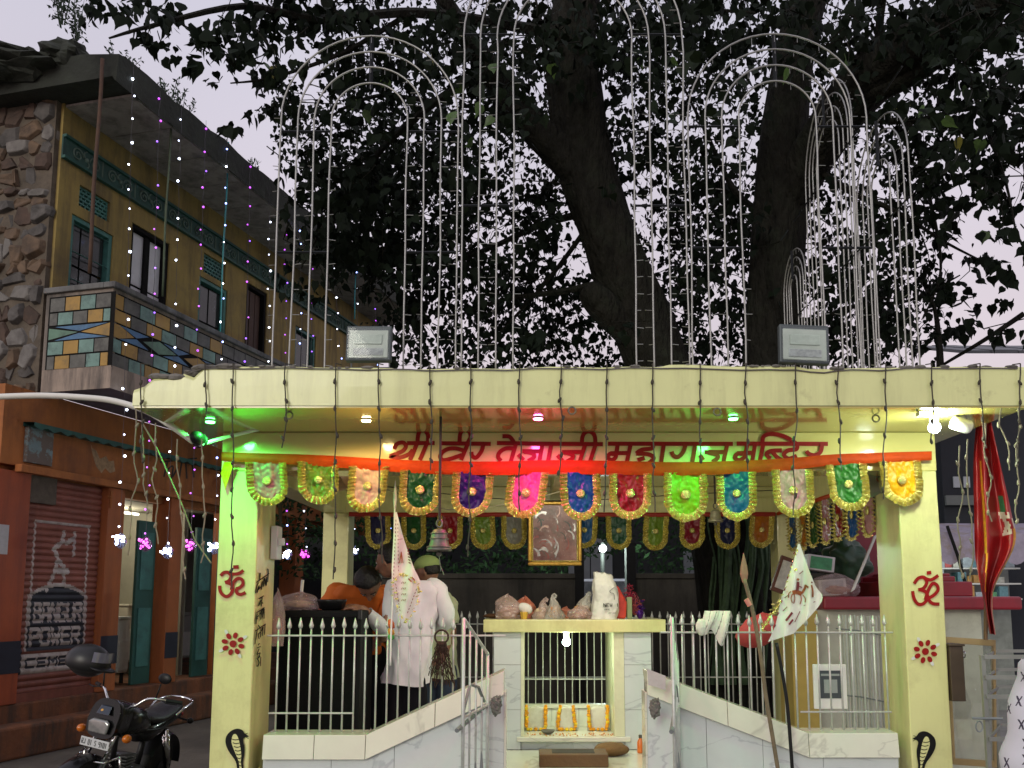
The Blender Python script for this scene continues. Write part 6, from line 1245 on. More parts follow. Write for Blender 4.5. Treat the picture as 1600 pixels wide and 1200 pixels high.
e = thing('candle', 'white candle standing on the loudspeaker cabinet', 'candle', (at(472, 6.4), 6.4, zt3)); b = MB(); c = Vector((at(472, 6.4), 6.4, zt3)); b.tube([c, P(473, 906, 6.4)], .011, 10); b.build('wax', m_white, e, smooth=True); b = MB(); b.tube([P(473, 907, 6.4), P(473, 903, 6.4)], .002, 4); b.build('wick', m_black, e)
# bunch of iron tongs on a ring
e = thing('iron_tong_bunch', 'bunch of rusty iron links hung on a ring from the left railing', 'iron bunch', P(690, 990, 5.7)); m_rust = M('rusty_iron', (.055, .032, .022), rough=.7, metal=.4, var=.4, scale=30)
b = MB(); c = P(690, 995, 5.70); b.tube([c + Vector((.042 * math.cos(a), 0, .042 * math.sin(a))) for a in [k * .33 for k in range(20)]], .007, 6); b.build('ring', m_rust, e)
for i in range(26):
    u = 690 + (i - 12.5) * 1.7 + rng.uniform(-1.5, 1.5); n_ = rng.randint(5, 7); top = P(690 + (u - 690) * .3, 1002, 5.70); bot = P(u, 1062 + rng.uniform(-8, 16), 5.68 + rng.uniform(-.03, .02)); b = MB()
    for k in range(n_):
        a = top.lerp(bot, k / n_); d = top.lerp(bot, (k + .92) / n_); m_ = a.lerp(d, .5); sw_ = Vector((.007, 0, 0)) if k % 2 else Vector((0, .007, 0)); b.tube([a, m_ + sw_, d, m_ - sw_, a], .0028, 4, caps=False)
    b.build('chain', m_rust, e)
e = thing('tassel', 'small red and green cloth tassel tied to the left railing', 'tassel', P(611, 975, 5.72)); 
for v0, v1, cc, nm in ((968, 982, (.55, .10, .03), 'red_part'), (982, 992, (.55, .22, .04), 'orange_part'), (992, 999, (.06, .30, .06), 'green_part')): b = MB(); b.tube([P(609, v0, 5.72), P(611, (v0 + v1) / 2, 5.715), P(613, v1, 5.72)], [.014, .021, .017], 8); b.build(nm, M('tassel_' + nm, cc, rough=.8, var=.3, scale=60), e, smooth=True)

# ================================================================ FLAGS AND POLES
m_flag = M('white_flag', (.68, .68, .62), rough=.7, var=.06, sheen=.2); m_print = M('maroon_print', (.16, .02, .03), rough=.8, var=.2); m_print2 = M('brown_print', (.26, .07, .02), rough=.8, var=.3, scale=20)
def flag(lab, polys, Y, wav, prints, fringe, pole, poleY, mt, spike, tip=None):
    e = thing('cloth_flag', lab, 'flag', P(*pole[-1][:2], poleY))
    def surf(u, v, off=0): return P(u, v, Y - off + wav * noise.noise((u * .05, v * .02, 1)) + wav * .6 * math.sin(u * .22 + v * .03))
    (La, Ra) = polys; b = MB(); La, Ra = catmull(La, 5), catmull(Ra, 5)
    def ed(E, t): k = t * (len(E) - 1); i = min(int(k), len(E) - 2); f_ = k - i; return (E[i][0] + (E[i + 1][0] - E[i][0]) * f_, E[i][1] + (E[i + 1][1] - E[i][1]) * f_)
    b.grid(lambda a, t: surf(*[ed(La, t)[k] + (ed(Ra, t)[k] - ed(La, t)[k]) * a for k in (0, 1)]), 20, 40); cl = b.build('cloth', m_flag, e, smooth=True)
    b = MB()
    for i, (pts, wd, mi) in enumerate(prints): b.stroke(lambda u, v, off: surf(u, v, .004 + off), pts, wd, .0004 * i, mi)
    b.build('print', [m_print, m_print2, m_gold], cl)['kind'] = 'stuff'
    b = MB(); 
    for i, (a, c) in enumerate(zip(fringe, fringe[1:])):
        for k in range(5):
            t = k / 5; u, v = a[0] + (c[0] - a[0]) * t, a[1] + (c[1] - a[1]) * t; p_ = surf(u, v, .004); d = Vector((rng.uniform(-1, 1), -.3, rng.uniform(-1, .4))).normalized() * .02; q_ = Vector((.004, 0, .004)); b.add([p_ - q_, p_ + q_, p_ + d + q_, p_ + d - q_], [(0, 1, 2, 3)])
    b.build('gold_fringe', m_gold, cl)['kind'] = 'stuff'
    b = MB(); b.tube(catmull([tuple(P(u, v, poleY)) for u, v in pole], 4), spike, 8); b.build('pole', mt, e, smooth=True)
    if tip: b = MB(); p_ = P(*pole[0], poleY); b.lathe([(spike, -.02), (spike * 2, .03), (spike * 1.6, .08), (.002, .16)], p_, 8, M=Matrix.Diagonal((1, .4, 1)).to_3x3()); b.build('spear_tip', tip, e)
    return e
flag('narrow white triangular flag on a thin pole in front of the white-shirted man', ([(617, 800), (614, 850), (612, 900), (616, 940), (634, 973)], [(620, 800), (632, 845), (646, 885), (657, 918), (638, 972)]), 5.62, .03,
     [([(618.6 - i * .25, 812 + i * 6), (618.6 - i * .25, 815 + i * 6)], 1.0, 0) for i in range(16)] + [([(621.5 + i * .1, 818 + i * 6), (621.5 + i * .1, 820.5 + i * 6)], .9, 0) for i in range(13)] + [([(624 + k * 1.3, 880 - abs(k) * 0), (627, 862)], 1.3, 1) for k in (0, 2.2, 4.4)] + [([(636 + .5 * k, 856 + 4.5 * k), (639 + .5 * k, 858 + 4.5 * k)], 1.8, 0) for k in range(6)] + [([(618 + .8 * k, 912 + 5 * k), (618.8 + .8 * k, 915 + 5 * k)], 1.1, 0) for k in range(9)] + [([(651 - 1.9 * k, 920 + 5 * k), (650 - 1.9 * k, 923 + 5 * k)], 1.1, 0) for k in range(8)] + [([(627 + 2.6 * (k % 3), 912 + 9 * (k // 3)), (629 + 2.6 * (k % 3), 909 + 9 * (k // 3))], 1.0, k % 2) for k in range(12)] + [([(622, 843), (629, 842)], .7, 0), ([(638, 904), (643, 909)], 2.4, 1), ([(644, 902), (648, 907)], 2.0, 1)],
     [(615, 906), (624, 896), (638, 899), (652, 913), (656, 926), (648, 950), (635, 973), (622, 955), (616, 930), (615, 906)], [(617, 790), (616, 850), (614, 930), (611, 990), (610, 1040)], 5.65, m_white, .006, m_white)
flag('white pennon printed with a horse and rider on the leaning spear at the right', ([(1247, 850), (1236, 890), (1222, 930), (1212, 975), (1200, 1003)], [(1250, 850), (1262, 885), (1274, 915), (1284, 940), (1240, 990)]), 5.55, .035,
     [([(1242 - i * 5, 862 + i * 19), (1240 - i * 5, 866 + i * 19)], 1.8, 0) for i in range(7)] + [([(1238, 926), (1245, 925), (1253, 928)], 6.5, 1), ([(1253, 927), (1257, 920), (1259, 914)], 3.6, 1), ([(1258, 914), (1263, 918)], 2.6, 1), ([(1238, 928), (1236, 935), (1238, 942)], 1.5, 1), ([(1241, 928), (1242, 936), (1240, 943)], 1.5, 1), ([(1251, 929), (1252, 937), (1250, 944)], 1.5, 1), ([(1254, 929), (1258, 935), (1258, 941)], 1.5, 1), ([(1236, 924), (1232, 928), (1232, 934)], 1.4, 1), ([(1246, 923), (1247, 914), (1247, 909)], 4.2, 0), ([(1246, 907), (1248, 904)], 3.6, 1), ([(1247, 915), (1253, 918)], 1.5, 0), ([(1268, 914), (1270, 924), (1270, 933)], 2.6, 1), ([(1268, 911), (1269, 909)], 2.4, 0), ([(1249, 897), (1255, 892)], 1.2, 0), ([(1226, 934), (1233, 929)], 1.2, 0), ([(1223, 955), (1230, 948)], 1.2, 0), ([(1228, 970), (1238, 957)], 3.6, 0), ([(1233, 976), (1239, 968)], 3.0, 0), ([(1242, 972), (1250, 955)], 1.2, 0), ([(1256, 946), (1274, 940)], 1.0, 0), ([(1243, 888), (1243.5, 892)], 5, 2)],
     [(1245, 858), (1236, 885), (1228, 925), (1210, 945), (1200, 965), (1188, 980)], [(1163, 905), (1175, 950), (1188, 1020), (1197, 1090), (1207, 1150), (1220, 1230)], 5.5, M('bamboo', (.15, .115, .07), rough=.7, var=.3, scale=20), .0125, M('wood_tip', (.26, .14, .09), rough=.6))
b = MB(); b.tube([P(1166, 936, 5.5), P(1172, 946, 5.5)], .017, 8); tag(b.build('pink_wrap', M('pink_thread', (.55, .22, .18), rough=.8)), 'pink thread wrapped round the top of the leaning spear pole', 'thread')
b = MB(); b.tube(catmull([tuple(P(u, v, 5.55)) for u, v in ((1213, 1004), (1222, 1050), (1231, 1110), (1240, 1230))], 4), .011, 8); tag(b.build('black_pole', m_blackp, smooth=True), 'thin black pole leaning on the right parapet beside the spear', 'pole')
# red drum-like bag behind the right rail
b = MB(); c = P(1185, 985, 6.1); b.ball(c, (.16, .10, .10), 18, 12, M=Matrix.Rotation(R(-25), 3, 'Y'), fn=lambda d: 1 + .15 * noise.noise(d * 2)); tag(b.build('red_cloth_bundle', M('red_bundle', (.42, .05, .05), rough=.7, var=.25, bump=.2), smooth=True), 'red cloth bundle hanging behind the right railing', 'cloth')
b = MB()
for i in range(70): t = rng.random(); p_ = P(1190 + 50 * t, 985 - 75 * t + rng.uniform(-5, 5), 5.9); a = Vector((rng.gauss(0, 1), rng.gauss(0, 1), rng.gauss(0, 1))).normalized() * .022; q_ = a.orthogonal().normalized() * .003; b.add([p_ - a - q_, p_ + a - q_, p_ + a + q_, p_ - a + q_], [(0, 1, 2, 3)])
ps = [tuple(P(1190 + 50 * t, 985 - 75 * t, 5.9)) for t in (0, .25, .5, .75, 1)]; b.tube(ps, .006, 5); tag(b.build('gold_tinsel', m_gold), 'gold tinsel strand along the lower edge of the right flag', 'tinsel')
# towel over the right railing
def tw_fn(a, t):
    top = P(1110, 958, YR).z; drop = (.10 + .10 * a + .03 * math.sin(a * 9)) ; fold = .009 * math.sin(a * 11 + t * 2) + .012 * noise.noise((a * 4, t * 2, 2)) + .005 * noise.noise((a * 16, t * 6, 2))
    u = 1092 + 42 * a * (1 - .15 * t) + 5 * math.sin(t * 3 + 1)
    if t < .35: k = t / .35; return Vector((at(u, YR), YR + .05 - .09 * k + fold * .4, top - .07 + .085 * math.sin(k * 1.57) + .012 * noise.noise((a * 3, 1, 5))))
    k = (t - .35) / .65; return Vector((at(u, YR), YR - .045 - .02 * math.sin(k * 3.1) + fold, top + .015 - drop * k + .012 * noise.noise((a * 3, 1, 5))))
e = thing('towel', 'striped white towel hung over the right railing', 'towel', P(1110, 960, YR)); b = MB(); b.grid(tw_fn, 60, 34, mfn=lambda a, t: 1 if ((a * 60 + t * 6) % 15 < 1.2) else 0); b.build('towel_cloth', [M('towel_white', (.64, .65, .58), rough=.9, var=.08, bump=.3, bscale=60), M('towel_stripe', (.16, .17, .16), rough=.9)], e, smooth=True)
b = MB(); b.ball(P(1096, 980, YR - .05), (.035, .025, .05), 18, 12, fn=lambda d: 1 + .3 * noise.noise(d * 3)); b.build('bunched_end', M('towel_white'), e, smooth=True)
# lumps of thread tied on the gates
for (u, v, lab) in ((775, 1102, 'grey knotted thread bundle on the left gate latch'), (1023, 1106, 'grey stone-like lump of thread on the right gate latch')):
    b = MB(); b.ball(P(u, v, 5.5), (.032, .025, .055), 18, 14, fn=lambda d: 1 + .5 * noise.noise(d * 3.5) + .2 * noise.noise(d * 9)); tag(b.build('thread_bundle', M('grey_thread', (.16, .155, .14), rough=.9, var=.4, scale=40, bump=.6, bscale=90)), lab, 'thread bundle')
b = MB(); a = P(1012, 1046, 5.55); b.add([P(1011, 1045, 5.55), P(1040, 1056, 5.5), P(1040, 1078, 5.5), P(1013, 1070, 5.55)], [(0, 3, 2, 1)]); b.add([P(1011, 1045, 5.556), P(1040, 1056, 5.506), P(1040, 1078, 5.506), P(1013, 1070, 5.556)], [(0, 1, 2, 3)]); tag(b.build('paper_sheet', M('paper')), 'white sheet of paper stuck on the right gate post', 'paper')

# ================================================================ PEOPLE
def pdir(u, v, Y): return P(u, v, Y)
def head(b, c, r, look, up=Vector((0, 0, 1))):
    look = look.normalized(); up = (up - look * up.dot(look)).normalized(); sd_ = look.cross(up); Mh = Matrix((sd_, look, up)).transposed()
    b.ball(c, (r * .80, r * .95, r * 1.08), 16, 12, M=Mh); b.ball(c + Mh @ Vector((0, r * .28, -r * .55)), (r * .58, r * .62, r * .62), 14, 10, M=Mh)
    b.cap(c + Mh @ Vector((0, r * .92, .02 * r)), c + Mh @ Vector((0, r * 1.12, -r * .28)), r * .12, r * .17, 8)       # nose
    for s in (-1, 1): b.ball(c + Mh @ Vector((s * r * .82, -.02 * r, -r * .12)), (r * .10, r * .18, r * .28), 8, 6, M=Mh); b.ball(c + Mh @ Vector((s * r * .34, r * .80, r * .16)), (r * .22, r * .14, r * .10), 8, 6, M=Mh)
    b.ball(c + Mh @ Vector((0, r * .86, -r * .58)), (r * .26, r * .12, r * .10), 8, 6, M=Mh)
    return Mh
def face(c, r, Mh, par):
    for s in (-1, 1): b = MB(); b.ball(c + Mh @ Vector((s * r * .33, r * .86, r * .05)), (r * .13, r * .08, r * .09), 8, 6, M=Mh); b.build('eye', M('eye_white', (.5, .48, .45), rough=.2), par, smooth=True); b = MB(); b.ball(c + Mh @ Vector((s * r * .33, r * .92, r * .05)), (r * .06, r * .04, r * .06), 8, 6, M=Mh); b.build('pupil', m_black, par); b = MB(); b.tube([c + Mh @ Vector((s * r * .16, r * .93, r * .24)), c + Mh @ Vector((s * r * .36, r * .92, r * .30)), c + Mh @ Vector((s * r * .55, r * .78, r * .24))], r * .04, 5); b.build('eyebrow', m_hair, par)
    b = MB(); b.ball(c + Mh @ Vector((0, r * .96, -r * .58)), (r * .22, r * .05, r * .05), 8, 6, M=Mh); b.build('lips', M('lip', (.20, .06, .05), rough=.5), par, smooth=True)
def hairm(c, r, Mh, par, name='hair', mat=None, back=True, low=-.25):
    b = MB(); b.ball(c + Mh @ Vector((0, -r * .10, r * .16)), (r * .90, r * 1.02, r * 1.06), 22, 14, M=Mh, fn=lambda d: (1 + .07 * noise.noise(d * 5)) if (d.z > .1 + .55 * max(0, d.y) or (d.y < .15 and d.z > low - .25)) else .70)
    return b.build(name, mat or m_hair, par, smooth=True)
def hand(b, wrist, dirn, upn, ln=.17, curl=.5):
    d = dirn.normalized(); n_ = (upn - d * upn.dot(d)).normalized(); s = d.cross(n_); k = ln / .18
    b.cap(wrist, wrist + d * .05 * k, .026 * k, .030 * k); b.cap(wrist + d * .05 * k + s * .015 * k, wrist + d * .085 * k + s * .024 * k, .024 * k, .018 * k); b.cap(wrist + d * .05 * k - s * .015 * k, wrist + d * .085 * k - s * .024 * k, .024 * k, .018 * k)
    for i, (o_, l_) in enumerate(((-.033, .062), (-.011, .076), (.012, .072), (.034, .056))):
        a = wrist + d * .088 * k + s * o_ * k; m_ = a + (d + s * o_ * 3).normalized() * l_ * .5 * k - n_ * .004 * k; e_ = m_ + (d - n_ * curl + s * o_ * 3).normalized() * l_ * .5 * k; b.cap(a, m_, .0098 * k, .009 * k, 8); b.cap(m_, e_, .009 * k, .0075 * k, 8)
    t0 = wrist + d * .035 * k - s * .03 * k; t1 = t0 + (d - s * 1.1).normalized() * .04 * k; b.cap(t0, t1, .014 * k, .011 * k, 8); b.cap(t1, t1 + (d - s * .3 - n_ * curl * .4).normalized() * .034 * k, .011 * k, .008 * k, 8)
def chain(b, pts):
    for (p, r), (q_, s) in zip(pts, pts[1:]): b.cap(p, q_, r, s, 12)
V3 = Vector
Yw = 6.62
# --- man in white shirt, back to the camera
pel, chest, neck = P(634, 1052, Yw), P(648, 950, Yw), P(640, 908, Yw); hc = P(609, 876, Yw + .08); lookw = V3((-.9, .35, -.25))
sL, sR = P(616, 922, Yw), P(682, 922, Yw); eL, hL = P(606, 982, Yw - .05), P(566, 952, Yw - .22); eR, hR = P(697, 968, Yw + .05), P(668, 978, Yw + .35)
kn = [P(612, 1150, Yw), P(655, 1150, Yw)]; ft = [V3((P(610, 1200, Yw).x, Yw, ZFL + .05)), V3((P(657, 1200, Yw).x, Yw, ZFL + .05))]; hp = [pel + V3((-.075, 0, -.02)), pel + V3((.075, 0, -.02))]
b = MB(); Mh = head(b, hc, .104, lookw); chain(b, [(pel, .085), (chest, .085)]); chain(b, [(chest + V3((0, 0, .06)), .085), (neck, .055), (hc + V3((.02, .0, -.03)), .055)]); chain(b, [(chest + V3((-.02, 0, .10)), .09), (sL, .06), (eL, .045), (hL, .032)]); chain(b, [(chest + V3((.02, 0, .10)), .09), (sR, .06), (eR, .045), (hR, .032)])
for i in (0, 1): chain(b, [(hp[i], .068), (kn[i], .055), (ft[i] + V3((0, 0, .05)), .042)]); b.cap(ft[i], ft[i] + V3((0, .14, -.01)), .045, .035)
hand(b, hL, P(545, 948, Yw - .28) - hL, V3((0, -.3, 1)), .19, .55); hand(b, hR, V3((-.5, .8, 0)), V3((0, 0, 1)))
pm = tag(b.build('person', m_skin, remesh=.0085, loc=(pel.x, Yw, ZFL)), 'man in a white shirt seen from behind, leaning on the black loudspeaker cabinet', 'person')
face(hc, .104, Mh, pm); hairm(hc, .108, Mh, pm)
def cloth(name, parts, mat, par, vox=.012):
    b = MB(); [f(b) for f in parts]; return b.build(name, mat, par, remesh=vox, folds=(.012, .14))
m_shirt = M('white_shirt', (.60, .61, .62), rough=.75, var=.05, scale=6, bump=.35, bscale=7, sheen=.2); m_trs = M('dark_trousers', (.008, .008, .011), rough=.9, var=.25, spec=.1)
def torso(b, pel, chest, sL, sR, neck, wid, r, hem):
    for t in [i / 20 for i in range(21)]:
        c = pel.lerp(chest, t) + V3((0, 0, hem * (1 - t))); ww = wid * (.96 + .08 * t)
        b.ball(c, (ww, r, .10), 24, 10, fn=lambda d: 1 + .05 * noise.noise((d.x * 3, d.y * 3, c.z * 3)) + .03 * noise.noise((d.x * 8, d.y * 8, c.z * 2)))
    b.cap(sL, sR, .075, .075, 12); b.cap(chest + V3((0, 0, .02)), chest.lerp(neck, .55), .115, .07, 12)
def shirt2(name, mat, par, hem, sL, sR, neck, arms, wid, dep, seed, collar=True, slim=.95):
    b = MB(); side = (sR - sL).normalized(); mid = (sL + sR) / 2; hw_s = (sR - sL).length / 2 + .052; fw_ = side.cross(V3((0, 0, 1))).normalized()
    def tf(a, t):
        an = a * 2 * math.pi; ca, sa = math.cos(an), math.sin(an); sq = (abs(ca) ** 2.5 + abs(sa) ** 2.5) ** (-1 / 2.5)
        if t < .82: k = t / .82; c = hem.lerp(mid, k); w_ = wid * (1 - (1 - slim) * math.sin(k * 3.14)) * (1 - k ** 3) + hw_s * k ** 3; d_ = dep * (1.02 - .08 * k)
        else: k = (t - .82) / .18; c = mid.lerp(neck - V3((0, 0, .01)), k ** .8) + V3((0, 0, .035 * math.sin(k * 3.14))); k = min(1, k); w_ = hw_s * max(0, 1 - k) ** .75 + .068 * k; d_ = dep * .94 * (1 - k) + .07 * k
        f1 = .016 * math.sin(an * 6 + seed + 2.2 * noise.noise((t * 3, seed, an))) * max(0, 1 - t) ** 1.2; f2 = .030 * (.35 - abs(noise.noise((ca * 1.3 + t * 1.2 + seed, sa * 1.3 - t * .6, t * 3.2)))); f3 = .012 * noise.noise((ca * 4 + seed, sa * 4, t * 9))
        r_ = 1 + (f1 + f2 + f3) / .15
        return c + side * (w_ * ca * sq * r_) + fw_ * (d_ * sa * sq * r_) + V3((0, 0, .012 * math.sin(an * 2 + seed) * (1 - t)))
    b.grid(tf, 72, 60)
    for pts, rr_ in arms:
        pc = catmull([tuple(p) for p in pts], 10); k_ = len(pc); pr_ = []
        for i in range(k_): t = i / (k_ - 1) * (len(rr_) - 1); j = min(int(t), len(rr_) - 2); pr_.append(rr_[j] + (rr_[j + 1] - rr_[j]) * (t - j))
        o_ = len(b.v); xv = V3((.3, 1, .2)); P3 = [V3(p) for p in pc]; n_ = 26
        for i in range(k_):
            tg = (P3[min(i + 1, k_ - 1)] - P3[max(i - 1, 0)]).normalized(); x = (xv - tg * xv.dot(tg)).normalized(); xv = x; y = tg.cross(x)
            for j in range(n_): a = 2 * math.pi * j / n_; rr2 = pr_[i] * (1 + .16 * (.35 - abs(noise.noise((math.cos(a) * 1.2 + seed, math.sin(a) * 1.2 + i * .06, i * .38)))) + .07 * math.sin(i * 1.1 + 2 * math.sin(a))); b.v.append(tuple(P3[i] + (x * math.cos(a) + y * math.sin(a)) * rr2))
        for i in range(k_ - 1):
            for j in range(n_): j2 = (j + 1) % n_; b.f.append((o_ + i * n_ + j, o_ + i * n_ + j2, o_ + (i + 1) * n_ + j2, o_ + (i + 1) * n_ + j)); b.m.append(0)
        b.f.append(tuple(o_ + j for j in range(n_ - 1, -1, -1))); b.m.append(0)
    o = b.build(name, mat, par, smooth=True)
    if collar:
        b = MB(); b.grid(lambda a, t: neck + V3((0, 0, -.02 + .045 * t)) + side * ((.072 - .006 * t) * math.cos(a * 6.283)) + fw_ * ((.068 - .006 * t) * math.sin(a * 6.283)), 28, 3); b.build('collar', mat, o, smooth=True)
    return o
shirt2('shirt', m_shirt, pm, pel + V3((0, 0, -.075)), sL, sR, neck, [([sL + (sR - sL) * .12, sL, eL, eL.lerp(hL, .82)], [.07, .074, .060, .044]), ([sR + (sL - sR) * .12, sR, eR, eR.lerp(hR, .85)], [.07, .074, .062, .046])], .152, .13, 3.0)
cloth('trousers', [lambda b: chain(b, [(hp[0] + V3((.015, 0, -.03)), .090), (kn[0], .082), (ft[0] + V3((0, 0, .03)), .066)]), lambda b: chain(b, [(hp[1] + V3((-.015, 0, -.03)), .090), (kn[1], .082), (ft[1] + V3((0, 0, .03)), .066)])], m_trs, pm)
# --- man in orange, bending over towards the camera
Yo = 7.15; pel, chest, neck = P(566, 1010, Yo + .15), P(560, 940, Yo - .08), P(572, 916, Yo - .22); hc = P(576, 912, Yo - .34); sL, sR = P(526, 930, Yo - .12), P(606, 936, Yo - .12); hL, hR = P(520, 978, Yo - .50), P(590, 1000, Yo - .45); eL, eR = P(506, 968, Yo - .2), P(612, 990, Yo - .2)
kn = [P(548, 1105, Yo + .05), P(592, 1105, Yo + .05)]; ft = [V3((P(546, 1200, Yo).x, Yo + .08, ZFL + .05)), V3((P(594, 1200, Yo).x, Yo + .08, ZFL + .05))]; hp = [pel + V3((-.09, 0, -.03)), pel + V3((.09, 0, -.03))]
b = MB(); Mh = head(b, hc, .104, V3((.1, -.35, -1)), V3((0, -1, .3))); chain(b, [(pel, .095), (chest, .095), (neck, .06), (hc, .055)])
chain(b, [(chest, .10), (sL, .062), (eL, .045), (hL, .032)]); chain(b, [(chest, .10), (sR, .062), (eR, .045), (hR, .032)])
for i in (0, 1): chain(b, [(hp[i], .068), (kn[i], .055), (ft[i] + V3((0, 0, .05)), .042)]); b.cap(ft[i], ft[i] + V3((0, -.14, -.01)), .045, .035)
hand(b, hL, V3((.3, -.8, -.3)), V3((0, 0, 1))); hand(b, hR, V3((-.3, -.8, -.4)), V3((0, 0, 1)))
pm = tag(b.build('person', m_skin, remesh=.0095, loc=(pel.x, Yo, ZFL)), 'man in an orange shirt bending head-down over the black loudspeaker cabinet', 'person')
face(hc, .104, Mh, pm); hairm(hc, .118, Mh, pm, low=-.8)
shirt2('shirt', M('orange_shirt', (.58, .13, .012), rough=.8, var=.12, scale=5, bump=.3, bscale=8), pm, pel + V3((0, .03, -.04)), sL, sR, neck + V3((0, .02, .0)), [([sL + (sR - sL) * .12, sL, eL, eL.lerp(hL, .35)], [.085, .09, .075, .06]), ([sR + (sL - sR) * .12, sR, eR, eR.lerp(hR, .35)], [.085, .09, .075, .06])], .17, .15, 21.0, collar=False)
cloth('trousers', [lambda b: chain(b, [(hp[0], .10), (kn[0], .082), (ft[0] + V3((0, 0, .03)), .066)]), lambda b: chain(b, [(hp[1], .10), (kn[1], .082), (ft[1] + V3((0, 0, .03)), .066)])], m_trs, pm)
# --- man in pale green T-shirt and cap
Yg = 7.25; pel, chest, neck = P(680, 1050, Yg), P(678, 960, Yg), P(674, 920, Yg); hc = P(667, 893, Yg); sL, sR = P(650, 938, Yg - .03), P(700, 944, Yg + .03); eR, hR = P(704, 990, Yg), P(690, 1030, Yg - .15); eL, hL = P(640, 985, Yg - .1), P(640, 1020, Yg - .25)
kn = [P(664, 1140, Yg), P(696, 1140, Yg)]; ft = [V3((kn[0].x, Yg, ZFL + .05)), V3((kn[1].x, Yg, ZFL + .05))]; hp = [pel + V3((-.08, 0, 0)), pel + V3((.08, 0, 0))]
b = MB(); lk = V3((-1, .15, -.15)); Mh = head(b, hc, .102, lk); chain(b, [(pel, .095), (chest, .095), (neck, .055), (hc, .052)]); chain(b, [(chest + V3((0, 0, .1)), .09), (sL, .06), (eL, .045), (hL, .032)]); chain(b, [(chest + V3((0, 0, .1)), .09), (sR, .06), (eR, .048), (hR, .034)])
for i in (0, 1): chain(b, [(hp[i], .068), (kn[i], .055), (ft[i] + V3((0, 0, .05)), .042)]); b.cap(ft[i], ft[i] + V3((-.13, 0, -.01)), .045, .035)
hand(b, hR, V3((-.7, -.4, -.4)), V3((0, 0, 1))); hand(b, hL, V3((-.7, -.4, -.2)), V3((0, 0, 1)))
pm = tag(b.build('person', m_skin, remesh=.009, loc=(pel.x, Yg, ZFL)), 'man in a pale green T-shirt and green cap standing behind the white-shirted man', 'person')
face(hc, .102, Mh, pm); hairm(hc, .104, Mh, pm); m_tee = M('green_tee', (.42, .47, .30), rough=.85, var=.08, bump=.25, bscale=8)
shirt2('t_shirt', m_tee, pm, pel + V3((0, 0, -.03)), sL, sR, neck, [([sL + (sR - sL) * .12, sL, sL.lerp(eL, .65)], [.07, .074, .072]), ([sR + (sL - sR) * .12, sR, sR.lerp(eR, .68)], [.07, .074, .074])], .17, .135, 8.0, collar=False); cloth('trousers', [lambda b: chain(b, [(hp[0], .10), (kn[0], .08), (ft[0], .06)]), lambda b: chain(b, [(hp[1], .10), (kn[1], .08), (ft[1], .06)])], M('blue_jeans', (.03, .045, .08), rough=.85, var=.25), pm)
b = MB(); b.ball(hc + Mh @ V3((0, -.008, .042)), (.098, .112, .090), 20, 12, M=Mh, fn=lambda d: 1.0 if d.z > -.15 else .78); cp = b.build('cap', M('green_cap', (.30, .40, .14), rough=.85, var=.1, bump=.2, bscale=30), pm, smooth=True); b = MB(); b.ball(hc + Mh @ V3((0, .12, .035)), (.075, .085, .010), 16, 6, M=Mh); b.build('cap_peak', M('green_cap'), cp, smooth=True)
b = MB(); b.tube([neck + V3((-.05, -.08, .02)), neck + V3((-.10, -.10, -.05)), neck + V3((-.12, -.12, -.16))], [.03, .04, .03], 8); b.build('blue_scarf', M('blue_scarf', (.10, .25, .50), rough=.8, var=.15), pm, smooth=True)
# --- person at the right edge of the picture, printed white kurta
Yp = 3.3; X0 = at(1648, Yp); pel, chest, neck = V3((X0 + .04, Yp, .86)), V3((X0 + .03, Yp, 1.22)), V3((X0 + .03, Yp, 1.42)); hc = neck + V3((.01, -.01, .16)); sL, sR = V3((X0 - .085, Yp - .02, 1.315)), V3((X0 + .20, Yp + .02, 1.32)); eL, hL = V3((X0 - .150, Yp + .0, 1.02)), V3((X0 - .155, Yp + .08, .78)); eR, hR = V3((X0 + .26, Yp, 1.06)), V3((X0 + .22, Yp + .18, .88))
kn = [pel + V3((-.09, 0, -.42)), pel + V3((.09, 0, -.42))]; ft = [V3((kn[0].x, Yp, .05)), V3((kn[1].x, Yp, .05))]; hp = [pel + V3((-.08, 0, 0)), pel + V3((.08, 0, 0))]
b = MB(); Mh = head(b, hc, .104, V3((-.3, 1, 0))); chain(b, [(pel, .095), (chest, .095), (neck, .055), (hc, .052)]); chain(b, [(chest + V3((0, 0, .08)), .09), (sL, .06), (eL, .045), (hL, .032)]); chain(b, [(chest + V3((0, 0, .08)), .09), (sR, .06), (eR, .045), (hR, .032)])
for i in (0, 1): chain(b, [(hp[i], .068), (kn[i], .055), (ft[i] + V3((0, 0, .05)), .042)]); b.cap(ft[i], ft[i] + V3((0, .14, -.01)), .045, .035)
hand(b, hL, V3((.2, .8, -.2)), V3((0, 0, 1))); hand(b, hR, V3((-.2, .8, -.2)), V3((0, 0, 1)))
pm = tag(b.build('person', m_skin, remesh=.0095, loc=(pel.x, Yp, 0)), 'person in a white shirt with small dark print at the right edge', 'person'); face(hc, .104, Mh, pm); hairm(hc, .108, Mh, pm)
m_print3 = M('printed_shirt', (.60, .60, .66), rough=.8, var=.04, bump=.2, bscale=8)
sh = shirt2('shirt', m_print3, pm, pel + V3((0, 0, -.10)), sL, sR, neck, [([sL + (sR - sL) * .12, sL, eL, eL.lerp(hL, .6)], [.075, .086, .086, .080]), ([sR + (sL - sR) * .12, sR, eR, eR.lerp(hR, .6)], [.075, .085, .078, .064])], .155, .13, 14.0)
cloth('trousers', [lambda b: chain(b, [(hp[0], .13), (kn[0], .085), (ft[0], .065)]), lambda b: chain(b, [(hp[1], .13), (kn[1], .085), (ft[1], .065)])], m_trs, pm)
